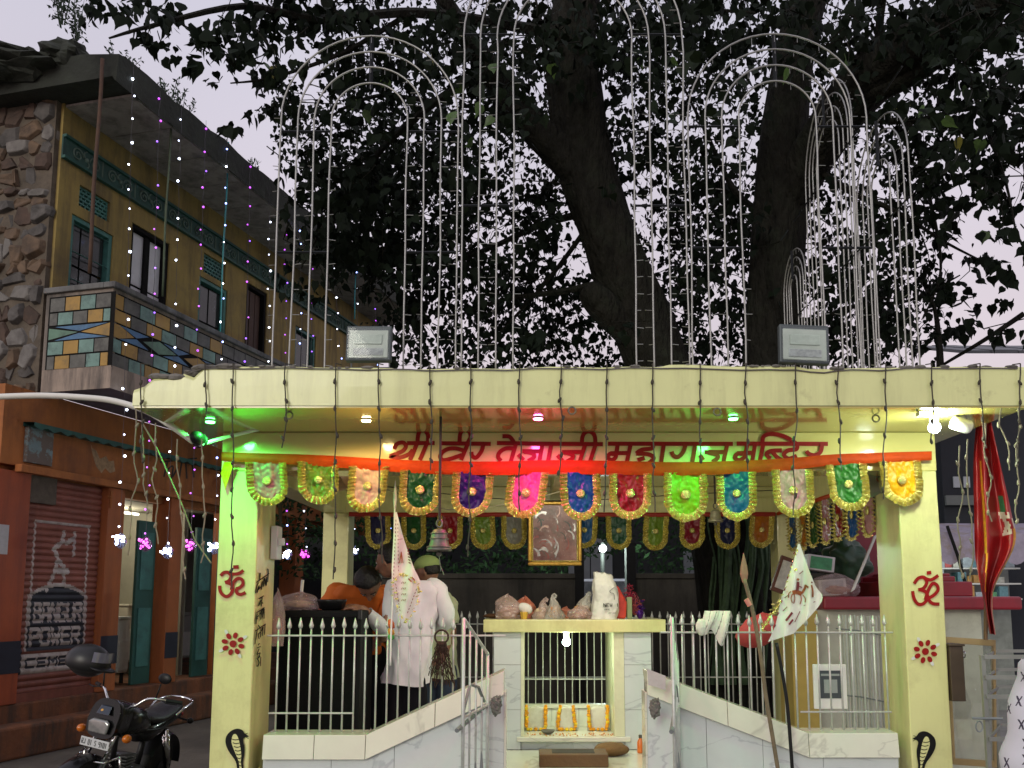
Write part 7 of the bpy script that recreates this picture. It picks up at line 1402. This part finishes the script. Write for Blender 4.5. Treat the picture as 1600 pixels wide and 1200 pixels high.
# small crossed motifs on the shirt: shader print
t = m_print3.node_tree; bs = t.nodes['Principled BSDF']; src = bs.inputs['Base Color'].links[0].from_socket
nn = t.nodes.new; kk = t.links.new; tcn = nn('ShaderNodeTexCoord'); sx = nn('ShaderNodeSeparateXYZ'); kk(tcn.outputs['Object'], sx.inputs[0])
def mth(op, a_, b_=None):
    m_ = nn('ShaderNodeMath'); m_.operation = op
    for i_, v_ in enumerate((a_, b_)):
        if v_ is None: continue
        if isinstance(v_, (int, float)): m_.inputs[i_].default_value = v_
        else: kk(v_, m_.inputs[i_])
    return m_.outputs[0]
ha = mth('MULTIPLY', mth('SUBTRACT', sx.outputs['X'], sx.outputs['Y']), .85); cb = nn('ShaderNodeCombineXYZ'); kk(ha, cb.inputs[0]); kk(sx.outputs['Z'], cb.inputs[1])
vo = nn('ShaderNodeTexVoronoi'); vo.voronoi_dimensions = '2D'; vo.inputs['Scale'].default_value = 13; vo.inputs['Randomness'].default_value = .75; kk(cb.outputs[0], vo.inputs['Vector'])
vs_ = nn('ShaderNodeVectorMath'); vs_.operation = 'SUBTRACT'; kk(cb.outputs[0], vs_.inputs[0]); kk(vo.outputs['Position'], vs_.inputs[1]); sl = nn('ShaderNodeSeparateXYZ'); kk(vs_.outputs[0], sl.inputs[0])
la, lb = sl.outputs['X'], sl.outputs['Y']; nz2 = nn('ShaderNodeTexNoise'); nz2.inputs['Scale'].default_value = 60; kk(tcn.outputs['Object'], nz2.inputs['Vector']); wob = mth('MULTIPLY', mth('SUBTRACT', nz2.outputs['Fac'], .5), .012)
cr_ = mth('MINIMUM', mth('ABSOLUTE', mth('ADD', mth('SUBTRACT', mth('MULTIPLY', la, 1.4), lb), wob)), mth('ABSOLUTE', mth('ADD', mth('ADD', la, mth('MULTIPLY', lb, .6)), wob)))
inn = mth('LESS_THAN', mth('MAXIMUM', mth('ABSOLUTE', la), mth('ABSOLUTE', lb)), .017); msk = mth('MULTIPLY', mth('LESS_THAN', cr_, .0045), inn)
class _R: pass
rp2 = _R(); rp2.outputs = [msk]
mxx = t.nodes.new('ShaderNodeMixRGB'); t.links.new(rp2.outputs[0], mxx.inputs[0]); t.links.new(src, mxx.inputs[1]); mxx.inputs[2].default_value = (.05, .04, .07, 1); t.links.new(mxx.outputs[0], bs.inputs['Base Color'])

# ================================================================ MOTORCYCLE
bike = bpy.data.objects.new('motorcycle', None); col.objects.link(bike); bike.location = (-3.36, 7.50, GZ)
bike.rotation_euler = (R(-10), 0, math.atan2(-1.0, -.03)); bike.rotation_mode = 'XYZ'; bike.scale = (.94, .94, .94)
tag(bike, 'black motorcycle parked on its stand before the orange shop plinth', 'motorcycle')
m_bpaint = M('bike_black', (.005, .005, .006), rough=.28, var=.2, coat=.25, spec=.3); m_tyre = M('tyre', (.012, .012, .012), rough=.85, var=.3); m_seat = M('seat_vinyl', (.010, .010, .011), rough=.45, var=.3, bump=.2, bscale=40); m_amber = M('amber_lens', (.55, .14, .01), rough=.2, var=.1, coat=.4); m_engine = M('engine_alloy', (.14, .14, .14), rough=.45, metal=.7, var=.3, scale=14)
XF, XRr, RW = .64, -.62, .29
RX90 = Matrix.Rotation(R(90), 3, 'X')
def bk_(b, name, mat, par=None, **kw): return b.build(name, mat, par or bike, **kw)
for xw, yw in ((XRr, 0),):
    pass
def wheel(xw, par):
    b = MB(); prof = [(RW - .05 + .05 * math.sin(a), .045 * math.cos(a)) for a in [math.pi * k / 8 for k in range(9)]]; b.lathe([(RW - .06, .04)] + prof + [(RW - .06, -.04)], (xw, 0, RW), 30, M=RX90); wl = bk_(b, 'wheel', m_tyre, par, smooth=True)
    b = MB(); b.lathe([(RW - .062, -.03), (RW - .055, -.03), (RW - .055, .03), (RW - .062, .03)], (xw, 0, RW), 30, M=RX90); b.lathe([(.06, -.05), (.065, .05)], (xw, 0, RW), 14, M=RX90)
    for k in range(6): a = k * math.pi / 3; b.tube([(xw + .05 * math.cos(a), 0, RW + .05 * math.sin(a)), (xw + (RW - .06) * math.cos(a), 0, RW + (RW - .06) * math.sin(a))], .014, 6)
    bk_(b, 'rim', m_blackp, wl)
wheel(XRr, bike)
# front end, steered a little
fe = bpy.data.objects.new('front_fork_assembly', None); col.objects.link(fe); fe.parent = bike; piv = V3((.42, 0, 0)); fe.location = piv; fe.rotation_euler = (0, 0, R(-12)); fe.name = 'front_fork'
def fl(x, y, z): return V3((x - piv.x, y, z))
def bkf(b, name, mat, **kw): return b.build(name, mat, fe, **kw)
setpar0 = setpar
def setpar(o, p):
    o.parent = p
    if p is fe or p is bike or p.parent in (fe, bike): return
    o.matrix_parent_inverse = Matrix.Translation(-p.location)
b = MB(); prof = [(RW - .05 + .05 * math.sin(a), .045 * math.cos(a)) for a in [math.pi * k / 8 for k in range(9)]]; b.lathe([(RW - .06, .04)] + prof + [(RW - .06, -.04)], fl(XF, 0, RW), 30, M=RX90); b.lathe([(RW - .062, -.03), (RW - .055, -.03), (RW - .055, .03), (RW - .062, .03)], fl(XF, 0, RW), 30, M=RX90); b.lathe([(.06, -.05), (.065, .05)], fl(XF, 0, RW), 14, M=RX90)
for k in range(6): a = k * math.pi / 3; b.tube([fl(XF + .05 * math.cos(a), 0, RW + .05 * math.sin(a)), fl(XF + (RW - .06) * math.cos(a), 0, RW + (RW - .06) * math.sin(a))], .014, 6)
bkf(b, 'wheel', m_tyre, smooth=True)
for s in (-1, 1):
    b = MB(); b.tube([fl(XF, s * .085, RW), fl(XF - .10, s * .085, RW + .28)], .026, 10); bkf(b, 'fork_slider', m_engine, smooth=True); b = MB(); b.tube([fl(XF - .10, s * .085, RW + .28), fl(.40, s * .085, .93)], .017, 10); bkf(b, 'fork_tube', m_chrome, smooth=True)
    b = MB(); b.ball(fl(.50, s * .22, .76), (.045, .035, .035), 12, 8); bkf(b, 'indicator', m_amber, smooth=True); b = MB(); b.tube([fl(.46, s * .09, .77), fl(.49, s * .20, .76)], .012, 6); bkf(b, 'indicator_stalk', m_blackp)
    b = MB(); b.tube(catmull([tuple(fl(.38, 0, .97)), tuple(fl(.37, s * .12, .99)), tuple(fl(.33, s * .22, 1.07)), tuple(fl(.22, s * .36, 1.07))], 5), .011, 8); bkf(b, 'handlebar', m_chrome, smooth=True); b = MB(); b.tube([fl(.25, s * .325, 1.07), fl(.17, s * .43, 1.065)], .017, 8); bkf(b, 'grip', m_blackp); b = MB(); b.tube([fl(.28, s * .30, 1.07), fl(.30, s * .36, 1.06), fl(.25, s * .44, 1.06)], .006, 6); bkf(b, 'lever', m_blackp)
b = MB()
n_ = 16
def mud(a, t): an = R(20) + R(140) * a; r_ = RW + .035; w_ = .075; x = (t * 2 - 1); return fl(XF + r_ * math.cos(an) - 0, x * w_, RW + (r_ - .03 * x * x) * math.sin(an))
b.grid(mud, 18, 6); bkf(b, 'front_mudguard', m_bpaint, smooth=True)
# headlamp cowl, lamp, plate
def cowl(a, t):
    an = a * 2 * math.pi; ca, sa = math.cos(an), math.sin(an); sq = (abs(ca) ** 3 + abs(sa) ** 3) ** (-1 / 3); w_ = (.155 * (1 - .25 * t) * (1 if t > .08 else .9)); h_ = .165 * (1 - .2 * t); return fl(.56 - .20 * t - .05 * max(0, sa), w_ * ca * sq, .86 + h_ * sa * sq * (1.1 if sa > 0 else .8))
b = MB(); b.grid(cowl, 28, 8); b.add([cowl(i / 28, 0) for i in range(28)], [tuple(range(28))]); bkf(b, 'headlamp_cowl', m_bpaint, smooth=True)
b = MB(); b.prism([fl(.572, -.085, .775), fl(.572, .085, .775), fl(.572, .098, .86), fl(.566, .06, .885), fl(.566, -.06, .885), fl(.572, -.098, .86)], V3((.028, 0, -.004))); bkf(b, 'headlamp', M('lamp_glass', (.32, .32, .31), rough=.12, metal=.5, var=.3, scale=9, coat=.8), bevel=.012)
b = MB(); b.prism([fl(.565, -.06, .915), fl(.565, .06, .915), fl(.53, .05, .985), fl(.53, -.05, .985)], V3((.012, 0, .004))); bkf(b, 'visor', M('visor_blue', (.02, .03, .05), rough=.1, coat=.8), bevel=.008)
b = MB(); b.ball(fl(.555, -.02, .945), (.012, .018, .016), 8, 6); bkf(b, 'pilot_lamp', M('pilot_amber', (.7, .35, .05), rough=.3), smooth=True)
b = MB(); b.box(.585 - piv.x, .592 - piv.x, -.135, .135, .655, .725); pl = bkf(b, 'number_plate', M('plate_white', (.55, .56, .57), rough=.4, var=.1), bevel=.003)
b = MB(); mpl = lambda u, v, off: fl(.5935 + off, u, v)
i_ = 0
for i, ch_ in enumerate('RJ 01 S 9101'):
    for st in FONT.get(ch_, []): b.stroke(mpl, [(-.120 + .0205 * i + .013 * p_[0], .670 + .040 * p_[1]) for p_ in st], .0055, .0002 * i_, smooth=False); i_ += 1
b.build('plate_lettering', m_black, pl)
b = MB(); b.tube([fl(.47, -.17, .60), fl(.60, -.13, .56), fl(.64, 0, .56), fl(.60, .13, .56), fl(.47, .17, .60)], .009, 7); b.tube([fl(.47, -.17, .60), fl(.43, -.18, .45), fl(.36, -.14, .38)], .009, 7); b.tube([fl(.47, .17, .60), fl(.43, .18, .45), fl(.36, .14, .38)], .009, 7); bkf(b, 'crash_guard', m_chrome, smooth=True)
# tank, seat, tail, engine
def loft(secs, n=18):
    b = MB(); vs = []; fs = []
    for (x, w_, zc, h_) in secs:
        for j in range(n): a = 2 * math.pi * j / n; ca, sa = math.cos(a), math.sin(a); sq = (abs(ca) ** 2.6 + abs(sa) ** 2.6) ** (-1 / 2.6); vs.append((x, w_ * ca * sq, zc + h_ * sa * sq))
    k = len(secs)
    for i in range(k - 1):
        for j in range(n): j2 = (j + 1) % n; fs.append((i * n + j, i * n + j2, (i + 1) * n + j2, (i + 1) * n + j))
    fs += [tuple(range(n - 1, -1, -1)), tuple((k - 1) * n + j for j in range(n))]; b.add(vs, fs); return b
bk_(loft([(.36, .05, .80, .07), (.32, .10, .82, .11), (.2, .135, .83, .125), (.05, .13, .81, .115), (-.08, .10, .78, .09), (-.14, .08, .76, .06)]), 'fuel_tank', m_bpaint, smooth=True)
b = MB(); b.lathe([(.035, 0), (.038, .008), (.03, .016), (.008, .018)], (.17, 0, .952), 14); bk_(b, 'tank_cap', m_chrome, smooth=True)
bk_(loft([(-.06, .07, .80, .03), (-.12, .105, .805, .045), (-.3, .125, .79, .045), (-.42, .13, .80, .05), (-.55, .125, .825, .05), (-.70, .11, .845, .045), (-.78, .07, .85, .03)]), 'seat', m_seat, smooth=True)
bk_(loft([(-.05, .06, .68, .07), (-.2, .105, .68, .09), (-.45, .10, .72, .075), (-.7, .07, .77, .05), (-.82, .05, .79, .03)]), 'side_panel', m_bpaint, smooth=True)
b = MB(); b.tube(catmull([(-.52, .13, .80), (-.66, .15, .86), (-.86, .13, .89), (-.93, 0, .90), (-.86, -.13, .89), (-.66, -.15, .86), (-.52, -.13, .80)], 6), .012, 8); bk_(b, 'grab_rail', m_chrome, smooth=True)
b = MB(); b.ball((-.86, 0, .76), (.04, .07, .04), 12, 8); bk_(b, 'tail_lamp', M('tail_red', (.35, .01, .01), rough=.2, coat=.5), smooth=True)
for s in (-1, 1): b = MB(); b.ball((-.80, s * .17, .72), (.035, .03, .028), 10, 7); b.tube([(-.80, s * .05, .73), (-.80, s * .15, .72)], .01, 6); bk_(b, 'indicator', m_amber if s < 0 else m_blackp, smooth=True)
b = MB()
for k in range(7): b.box(.06, .24, -.10, .10, .36 + .028 * k, .378 + .028 * k)
bk_(b, 'cylinder_fins', m_engine, bevel=.004); bk_(loft([(.22, .10, .30, .06), (.12, .14, .30, .11), (-.1, .14, .30, .11), (-.22, .09, .32, .07)]), 'engine_case', m_engine, smooth=True)
b = MB(); b.tube(catmull([(.24, -.05, .42), (.32, -.08, .34), (.22, -.13, .24), (-.1, -.15, .22), (-.3, -.16, .24)], 5), .02, 8); b.tube([(-.28, -.16, .24), (-.85, -.18, .32)], [.035, .045], 12); bk_(b, 'exhaust', m_chrome, smooth=True)
b = MB(); b.tube([(.34, 0, .88), (.28, 0, .55), (.26, 0, .34)], .025, 8); b.tube([(.3, .06, .75), (-.3, .10, .70), (-.8, .06, .76)], .016, 8); b.tube([(.3, -.06, .75), (-.3, -.10, .70), (-.8, -.06, .76)], .016, 8); b.tube([(-.2, 0, .30), (-.25, 0, .70)], .03, 8); bk_(b, 'frame_tube', m_blackp, smooth=True)
for s in (-1, 1): b = MB(); b.tube([(XRr, s * .11, RW), (-.42, s * .11, .68)], .022, 8); b.tube([(XRr - .0 + .02, s * .11, RW + .06), (-.45, s * .11, .62)], [.034, .034], 10); bk_(b, 'shock_absorber', m_chrome, smooth=True); b = MB(); b.tube([(-.12, s * .06, .30), (XRr, s * .11, RW)], .02, 8); bk_(b, 'swing_arm', m_blackp); b = MB(); b.tube([(-.05, s * .10, .28), (-.05, s * .27, .28)], .014, 7); bk_(b, 'foot_peg', m_blackp)
b = MB()
b.grid(lambda a, t: V3((XRr + (RW + .05) * math.cos(R(30) + R(150) * a), (t * 2 - 1) * .08, RW + (RW + .05 - .03 * (t * 2 - 1) ** 2) * math.sin(R(30) + R(150) * a))), 18, 6); bk_(b, 'rear_mudguard', m_blackp, smooth=True)
b = MB(); b.tube([(-.08, .12, .25), (-.16, .26, .02)], .012, 7); bk_(b, 'side_stand', m_blackp)
for s in (-1, 1): b = MB(); b.tube([fl(.30, s * .26, 1.07), fl(.30, s * .28, 1.20)], .007, 6); b.ball(fl(.29, s * .30, 1.25), (.02, .065, .045), 12, 8); bkf(b, 'mirror', m_blackp, smooth=True)
setpar = setpar0
# helmet hung on the handlebar mirror
hp_ = P(138, 1033, 6.92); e = thing('helmet', 'black open-face helmet hung on the motorcycle mirror', 'helmet', hp_)
b = MB(); Mh = Matrix.Rotation(R(12), 3, 'Y'); b.ball(hp_, (.165, .145, .13), 24, 16, M=Mh, fn=lambda d: 1.0 if d.z > -.5 else .9); b.build('shell', M('helmet_black', (.012, .012, .013), rough=.4, var=.2), e, smooth=True)
b = MB(); b.ball(hp_ + V3((.12, -.03, -.055)), (.10, .11, .016), 18, 6, M=Matrix.Rotation(R(18), 3, 'Y')); b.build('peak', m_blackp, e, smooth=True); b = MB(); b.grid(lambda a, t: hp_ + Mh @ V3((.17 * math.cos(R(-60) + R(70) * a) * (1.0), .15 * math.sin(R(-60) + R(70) * a), .02 + .075 * t)), 12, 3); b.build('visor', M('visor_clear', (.25, .25, .33), rough=.08, coat=.8, metal=.4), e, smooth=True)

# ================================================================ RIGHT SIDE: RED TIERED SHRINE AND CLUTTER
m_redp = M('crimson_paint', (.24, .010, .022), rough=.35, var=.15, scale=5, coat=.2, dirt=((.12, .02, .03), .4, 4))
YQ = 7.6
sh_ = thing('red_shrine', 'crimson tiered shrine platform on a cream base right of the temple', 'shrine', (at(1420, YQ), YQ + .6, 0)); zq = P(830, 932, YQ).z; zq0 = P(830, 953, YQ).z
xq0, xq1 = 2.30 + .26, at(1592, YQ)
b = MB(); b.box(at(1283, YQ), xq1, YQ, YQ + 1.5, zq0, zq); b.build('slab', m_redp, sh_, bevel=.02)
b = MB(); b.box(at(1279, YQ), at(1535, YQ), YQ + .10, YQ + 1.4, 0, zq0 - .001); b.build('base', M('cream_wall', (.50, .52, .42), rough=.6, var=.12, dirt=((.25, .24, .18), .5, 3)), sh_)
z = zq
for i, (u0, u1, h, y) in enumerate(((1370, 1516, .13, .25), (1378, 1490, .05, .40), (1385, 1482, .03, .55))):
    b = MB(); b.box(at(u0, YQ + y), at(u1, YQ + y), YQ + y, YQ + 1.4 - .1 * i, z + .001, z + h); b.build('tier', m_redp, sh_, bevel=.01); z += h
b = MB(); b.box(at(1325, YQ + .9), at(1382, YQ + .9), YQ + .9, YQ + 1.3, zq + .001, zq + .75); b.build('back_block', M('maroon_block', (.20, .015, .03), rough=.4, var=.2), sh_)
e = thing('yellow_side_wall', 'low ochre-yellow wall under the red slab behind the right railing', 'wall', (at(1265, 7.5), 7.5, ZFL)); b = MB(); b.box(at(1232, 7.5), at(1274, 7.5), 7.5, 7.9, 0, zq0 - .004); b.build('wall', M('ochre_wall', (.40, .30, .07), rough=.5, var=.12, coat=.2), e, bevel=.01)
e = thing('collapsible_gate', 'folded white collapsible gate of thin slats under the red slab', 'gate', (at(1345, 7.2), 7.2, ZFL)); zg0, zg1 = P(830, 1135, 7.0).z, P(830, 962, 7.0).z
for i in range(17):
    u = 1306 + i * 4.7; Y = 6.9 + .02 * (i % 2) - .01 * i; b = MB(); b.box(at(u, Y), at(u, Y) + .010, Y, Y + .012, max(ZFL, zg0 - .005 * i), zg1 + .004 * (i % 3)); b.build('slat', m_steel, e)
for v in (982, 1085): b = MB(); b.tube([P(1306, v, 6.88), P(1345, v + 4, 6.8), P(1384, v + 12, 6.72)], .006, 5); b.build('link_bar', m_grey, e)
# notice frame
e = thing('notice_frame', 'white framed notice with a dark panel hanging on the right railing', 'notice', P(1297, 1108, 5.9)); p0_, p1_ = P(1273, 1108, 5.9), P(1322, 1038, 5.9)
b = MB(); b.box(p0_.x, p1_.x, 5.9, 5.92, p0_.z, p1_.z); b.build('board', m_white, e, bevel=.004); wq, hq = p1_.x - p0_.x, p1_.z - p0_.z
b = MB(); b.box(p0_.x + wq * .16, p0_.x + wq * .84, 5.896, 5.8995, p0_.z + hq * .24, p0_.z + hq * .86); b.build('dark_panel', M('panel_slate', (.06, .075, .085), rough=.3, var=.1), e)
b = MB(); b.box(p0_.x + wq * .30, p0_.x + wq * .70, 5.893, 5.8958, p0_.z + hq * .36, p0_.z + hq * .66); b.build('pale_square', M('panel_pale', (.30, .34, .33), rough=.4, var=.1), e); b = MB(); b.box(p0_.x + wq * .22, p0_.x + wq * .78, 5.893, 5.8958, p0_.z + hq * .74, p0_.z + hq * .79); b.build('pale_line', M('panel_pale'), e)
# things on the red slab
bag('clear plastic bag of clothes on the red slab', 1300, 72, 34, 7.75, M('clear_bag'), 0, 51, zb=zq, grp=None, cat='plastic bag')
for i, (u0, u1, v0, v1, rot, lab, mt, c) in enumerate(((1213, 1250, 872, 930, -20, 'tilted brown framed picture leaning behind the right flag', M('brown_frame', (.10, .035, .02), rough=.5), (.45, .45, .42)), (1280, 1322, 905, 930, 4, 'white printed packet lying on the red slab', m_white, (.5, .5, .52)), (1262, 1304, 868, 892, -8, 'silver and green foil box on top of the plastic bag', M('silver_foil', (.5, .5, .52), rough=.3, metal=.4), (.05, .25, .12)))):
    e = thing('packet' if i else 'picture_frame', lab, 'picture' if i == 0 else 'packet', P((u0 + u1) / 2, v1, 7.65)); a, d = P(u0, v1, 7.65 + .05 * i), P(u1, v0, 7.65 + .05 * i); Mr = Matrix.Rotation(R(-rot), 3, 'Y'); ce = (a + d) / 2; w2, h2 = (d.x - a.x) / 2, (d.z - a.z) / 2
    b = MB(); b.frame(ce + Mr @ V3((-w2, 0, -h2)), Mr @ V3((2 * w2, 0, 0)), V3((0, .04 if i == 0 else .12, 0)), Mr @ V3((0, 0, 2 * h2))); b.build('body', mt, e, bevel=.004)
    b = MB(); b.frame(ce + Mr @ V3((-w2 * .78, -.006, -h2 * .78)), Mr @ V3((1.56 * w2, 0, 0)), V3((0, .005, 0)), Mr @ V3((0, 0, 1.56 * h2))); b.build('face', M('packet_face_%d' % i, c, rough=.4, var=.3, scale=18), e)
b = MB(); b.frame(P(1330, 925, 7.5), P(1366, 838, 7.5) - P(1330, 925, 7.5), V3((0, .02, 0)), V3((.03, 0, .02))); tag(b.build('white_strip', m_white), 'slanting white strip leaning against the maroon block', 'strip')
e = thing('green_cloth_heap', 'dark green satin cloth heaped behind the packets on the red slab', 'cloth', P(1320, 900, 8.0)); b = MB(); b.ball(P(1322, 880, 8.0), (.20, .15, .20), 30, 20, fn=lambda d: 1 + .4 * noise.noise(d * 2.4) + .15 * noise.noise(d * 6)); b.build('cloth', M('green_satin', (.006, .045, .014), rough=.35, var=.3, sheen=.3), e, smooth=True)
# red hanging cloth
e = thing('red_flag_bundle', 'tall red and gold cloth flag hanging furled at the right edge', 'flag', P(1545, 990, 5.6)); Yr = 5.6
Lr = catmull([(1526, 655), (1521, 720), (1522, 800), (1524, 870), (1534, 925), (1546, 990)], 6); Rr = catmull([(1548, 655), (1562, 720), (1580, 800), (1586, 850), (1552, 925), (1556, 992)], 6)
def rf_(a, t):
    k = t * (len(Lr) - 1); i = min(int(k), len(Lr) - 2); f_ = k - i; l = [Lr[i][c] + (Lr[i + 1][c] - Lr[i][c]) * f_ for c in (0, 1)]; r_ = [Rr[i][c] + (Rr[i + 1][c] - Rr[i][c]) * f_ for c in (0, 1)]
    return P(l[0] + (r_[0] - l[0]) * a, l[1] + (r_[1] - l[1]) * a, Yr + .05 * math.sin(a * 11 + t * 2) + .02 * noise.noise((a * 5, t * 9, 0)))
b = MB(); b.grid(rf_, 34, 60, mfn=lambda a, t: 1 if (.24 < a < .30 and .2 < t < .55) or (a > .94 and .5 < t) or (abs(a - .1 - t * .3) < .03 and .5 < t < .8) else (2 if (.72 < a < .86 and .33 < t < .40) else (3 if (a > .78 - .5 * abs(t - .47) * 4 and .40 < t < .54 and noise.noise((a * 9, t * 30, 2)) > -.1) else 0)))
b.build('cloth', [M('red_satin', (.24, .004, .006), rough=.4, var=.25), M('gold_print', (.62, .30, .02), rough=.4, metal=.4, var=.3, scale=40), M('green_print', (.02, .12, .05), rough=.6), M('cream_print', (.50, .42, .34), rough=.7)], e, smooth=True)
b = MB(); b.tube([P(1545, 640, 5.66), P(1542, 800, 5.66), P(1540, 1000, 5.66)], .012, 7); b.build('pole', M('brown_pole', (.12, .06, .03), rough=.7), e)
# glazed door frame, letter box, rack
e = thing('glazed_panel', 'beige aluminium framed glass panel standing right of the column', 'glass panel', P(1515, 1195, 5.9)); A_ = [P(1480, 995, 6.05), P(1556, 1000, 5.75), P(1558, 1200, 5.75), P(1490, 1195, 6.05)]; m_alu = M('beige_alu', (.42, .30, .18), rough=.45, metal=.2, var=.1)
ctr = sum(A_, V3((0, 0, 0))) / 4
for i in range(4): a, d = A_[i], A_[(i + 1) % 4]; b = MB(); b.prism([a, d, d.lerp(ctr, .10), a.lerp(ctr, .10)], (0, .03, 0)); b.build('frame_bar', m_alu, e, bevel=.003)
b = MB(); ins = [a.lerp(ctr, .10) + V3((0, .01, 0)) for a in A_]; b.prism(ins, (0, .005, 0)); b.build('pane', M('panel_glass', (.8, .85, .85), rough=.04, trans=.95, alpha=.3), e)
e = thing('letter_box', 'dark brown metal box fixed on the right column', 'box', (XR1 + .05, 5.7, 1.1)); a, d = P(1474, 1096, 5.58), P(1505, 1010, 5.58); b = MB(); b.box(XR1 + .008, d.x, 5.58, 5.72, a.z, d.z); b.build('box', M('brown_metal', (.05, .032, .018), rough=.5, var=.25), e, bevel=.004); b = MB(); b.box(XR1 + .004, d.x + .008, 5.572, 5.73, d.z + .001, d.z + .015); b.build('lid', M('brown_metal'), e, bevel=.003); b = MB(); c = V3((d.x + .012, 5.60, d.z - .05)); b.tube([c + V3((0, .015 * math.sin(k * .5), .02 * math.cos(k * .5))) for k in range(13)], .004, 5); b.build('hasp', m_chrome, e)
e = thing('steel_rack', 'grey steel rack of horizontal bars at the right edge', 'rack', P(1560, 1200, 5.3)); m_rack = M('rack_grey', (.26, .27, .25), rough=.45, metal=.4, var=.15)
for (u, Y) in ((1524, 5.35), (1540, 5.9), (1640, 5.35), (1640, 5.9)): b = MB(); x = at(u, Y); b.box(x - .012, x + .012, Y - .012, Y + .012, 0.0, P(830, 1024, Y).z); b.build('upright', m_rack, e)
for v in (1026, 1058, 1088, 1154): b = MB(); z = P(830, v, 5.35).z; b.box(at(1524, 5.35), at(1640, 5.35), 5.325, 5.337, z - .012, z + .012); b.build('bar', m_rack, e); b = MB(); b.box(at(1540, 5.9), at(1640, 5.9), 5.9 + .013, 5.9 + .022, z - .01, z + .01); b.build('bar', m_rack, e); b = MB(); b.frame((at(1524, 5.35) + .014, 5.36, z - .008), (at(1540, 5.9) - at(1524, 5.35), .53, 0), (.01, 0, 0), (0, 0, .016)); b.build('side_bar', m_rack, e)
b = MB(); b.tube([P(1519, 1122, 5.3), P(1566, 1123, 5.3)], .008, 7); b.build('bolt', m_grey, e); b = MB(); c = P(1530, 1135, 5.29); b.tube([c + V3((.02 * math.sin(k * .5), 0, .03 * math.cos(k * .5))) for k in range(13)], .005, 5); b.build('padlock_chain', m_grey, e)
# far stall and dark house on the right
e = thing('market_stall', 'far lit stall with goods on shelves seen between column and red cloth', 'stall', (at(1500, 12), 12, 0)); x0, x1 = at(1472, 12), at(1600, 12)
b = MB(); b.box(x0 - .2, x1 + .4, 13.2, 13.3, 0, 2.55); b.build('back_wall', M('stall_back', (.20, .22, .20), rough=.8, var=.3, scale=5), e)
za_ = lambda v: P(830, v, 12).z
b = MB(); b.grid(lambda a, t: V3((x0 - .2 + (x1 - x0 + .6) * a, 12.6 - 1.0 * t, za_(812) - .22 * t + .03 * math.sin(a * 25) * t)), 30, 6); b.grid(lambda a, t: V3((x0 - .2 + (x1 - x0 + .6) * a, 11.6 - .003, za_(812) - .22 + .03 * math.sin(a * 25) - (.35 + .08 * math.sin(a * 25)) * t)), 30, 4); b.build('awning', M('awning_cloth', (.30, .27, .35), rough=.85, var=.25, scale=5, dirt=((.22, .16, .06), .7, 3)), e, smooth=True)
gc = [(.5, .5, .45), (.12, .25, .3), (.45, .25, .08), (.5, .1, .1), (.1, .3, .15), (.5, .42, .1), (.35, .4, .45)]
for j, v in enumerate((862, 885, 910, 935)):
    b = MB(); z = za_(v); b.box(x0, x1 + .2, 12.5, 12.9, z - .02, z); b.build('shelf', m_white, e); x = x0 + .02
    while x < x1:
        wq = rng.uniform(.05, .14); b = MB(); b.box(x, x + wq, 12.5, 12.7, z + .001, z + rng.uniform(.08, .19)); k_ = rng.randrange(7); b.build('carton', M('goods_%d' % k_, gc[k_], rough=.5, var=.3, scale=20), e, bevel=.005); x += wq + rng.uniform(.0, .04)
lamp('POINT', 'stall_light', V3((at(1515, 12), 12.0, za_(840))), 10, (.9, 1, .9), e, .15)
b = MB(); b.tube([P(1480, 822, 11.5), P(1497, 870, 11.4), P(1512, 925, 11.2)], .02, 6); tag(b.build('dark_strut', m_dark), 'dark slanting strut in front of the lit stall', 'strut')
e = thing('dark_house', 'dark blue-grey house with a tin roof behind the right roof corner', 'house', (at(1600, 14), 14, 0)); b = MB(); b.box(at(1478, 14), at(1900, 14), 14, 18, 0, P(830, 575, 14).z); b.build('wall', M('blue_grey_wall', (.012, .015, .022), rough=.8, var=.3, streak=((.015, .017, .025), .6, 3)), e)
for i in range(10):
    b = MB(); zz = P(830, 575, 14).z; x = at(1500, 14) + i * .42; b.prism([(x, 13.5, zz + .10), (x + .41, 13.5, zz + .10), (x + .41, 15.5, zz + .75), (x, 15.5, zz + .75)], (0, 0, .05 + .01 * (i % 2))); b.build('roof_sheet', M('tin_roof', (.06, .065, .075), rough=.5, metal=.3, var=.3), e)
for u in (1494, 1510): b = MB(); x = at(u, 14); b.box(x, x + .10, 13.97, 13.995, P(830, 762, 14).z, P(830, 745, 14).z); b.build('window', M('pale_window', (.35, .38, .42), rough=.4), e)
b = MB(); b.box(at(1478, 14), at(1560, 14), 13.9, 13.96, P(830, 790, 14).z, P(830, 775, 14).z); b.build('ledge', M('ledge_grey', (.12, .13, .13), rough=.8), e)
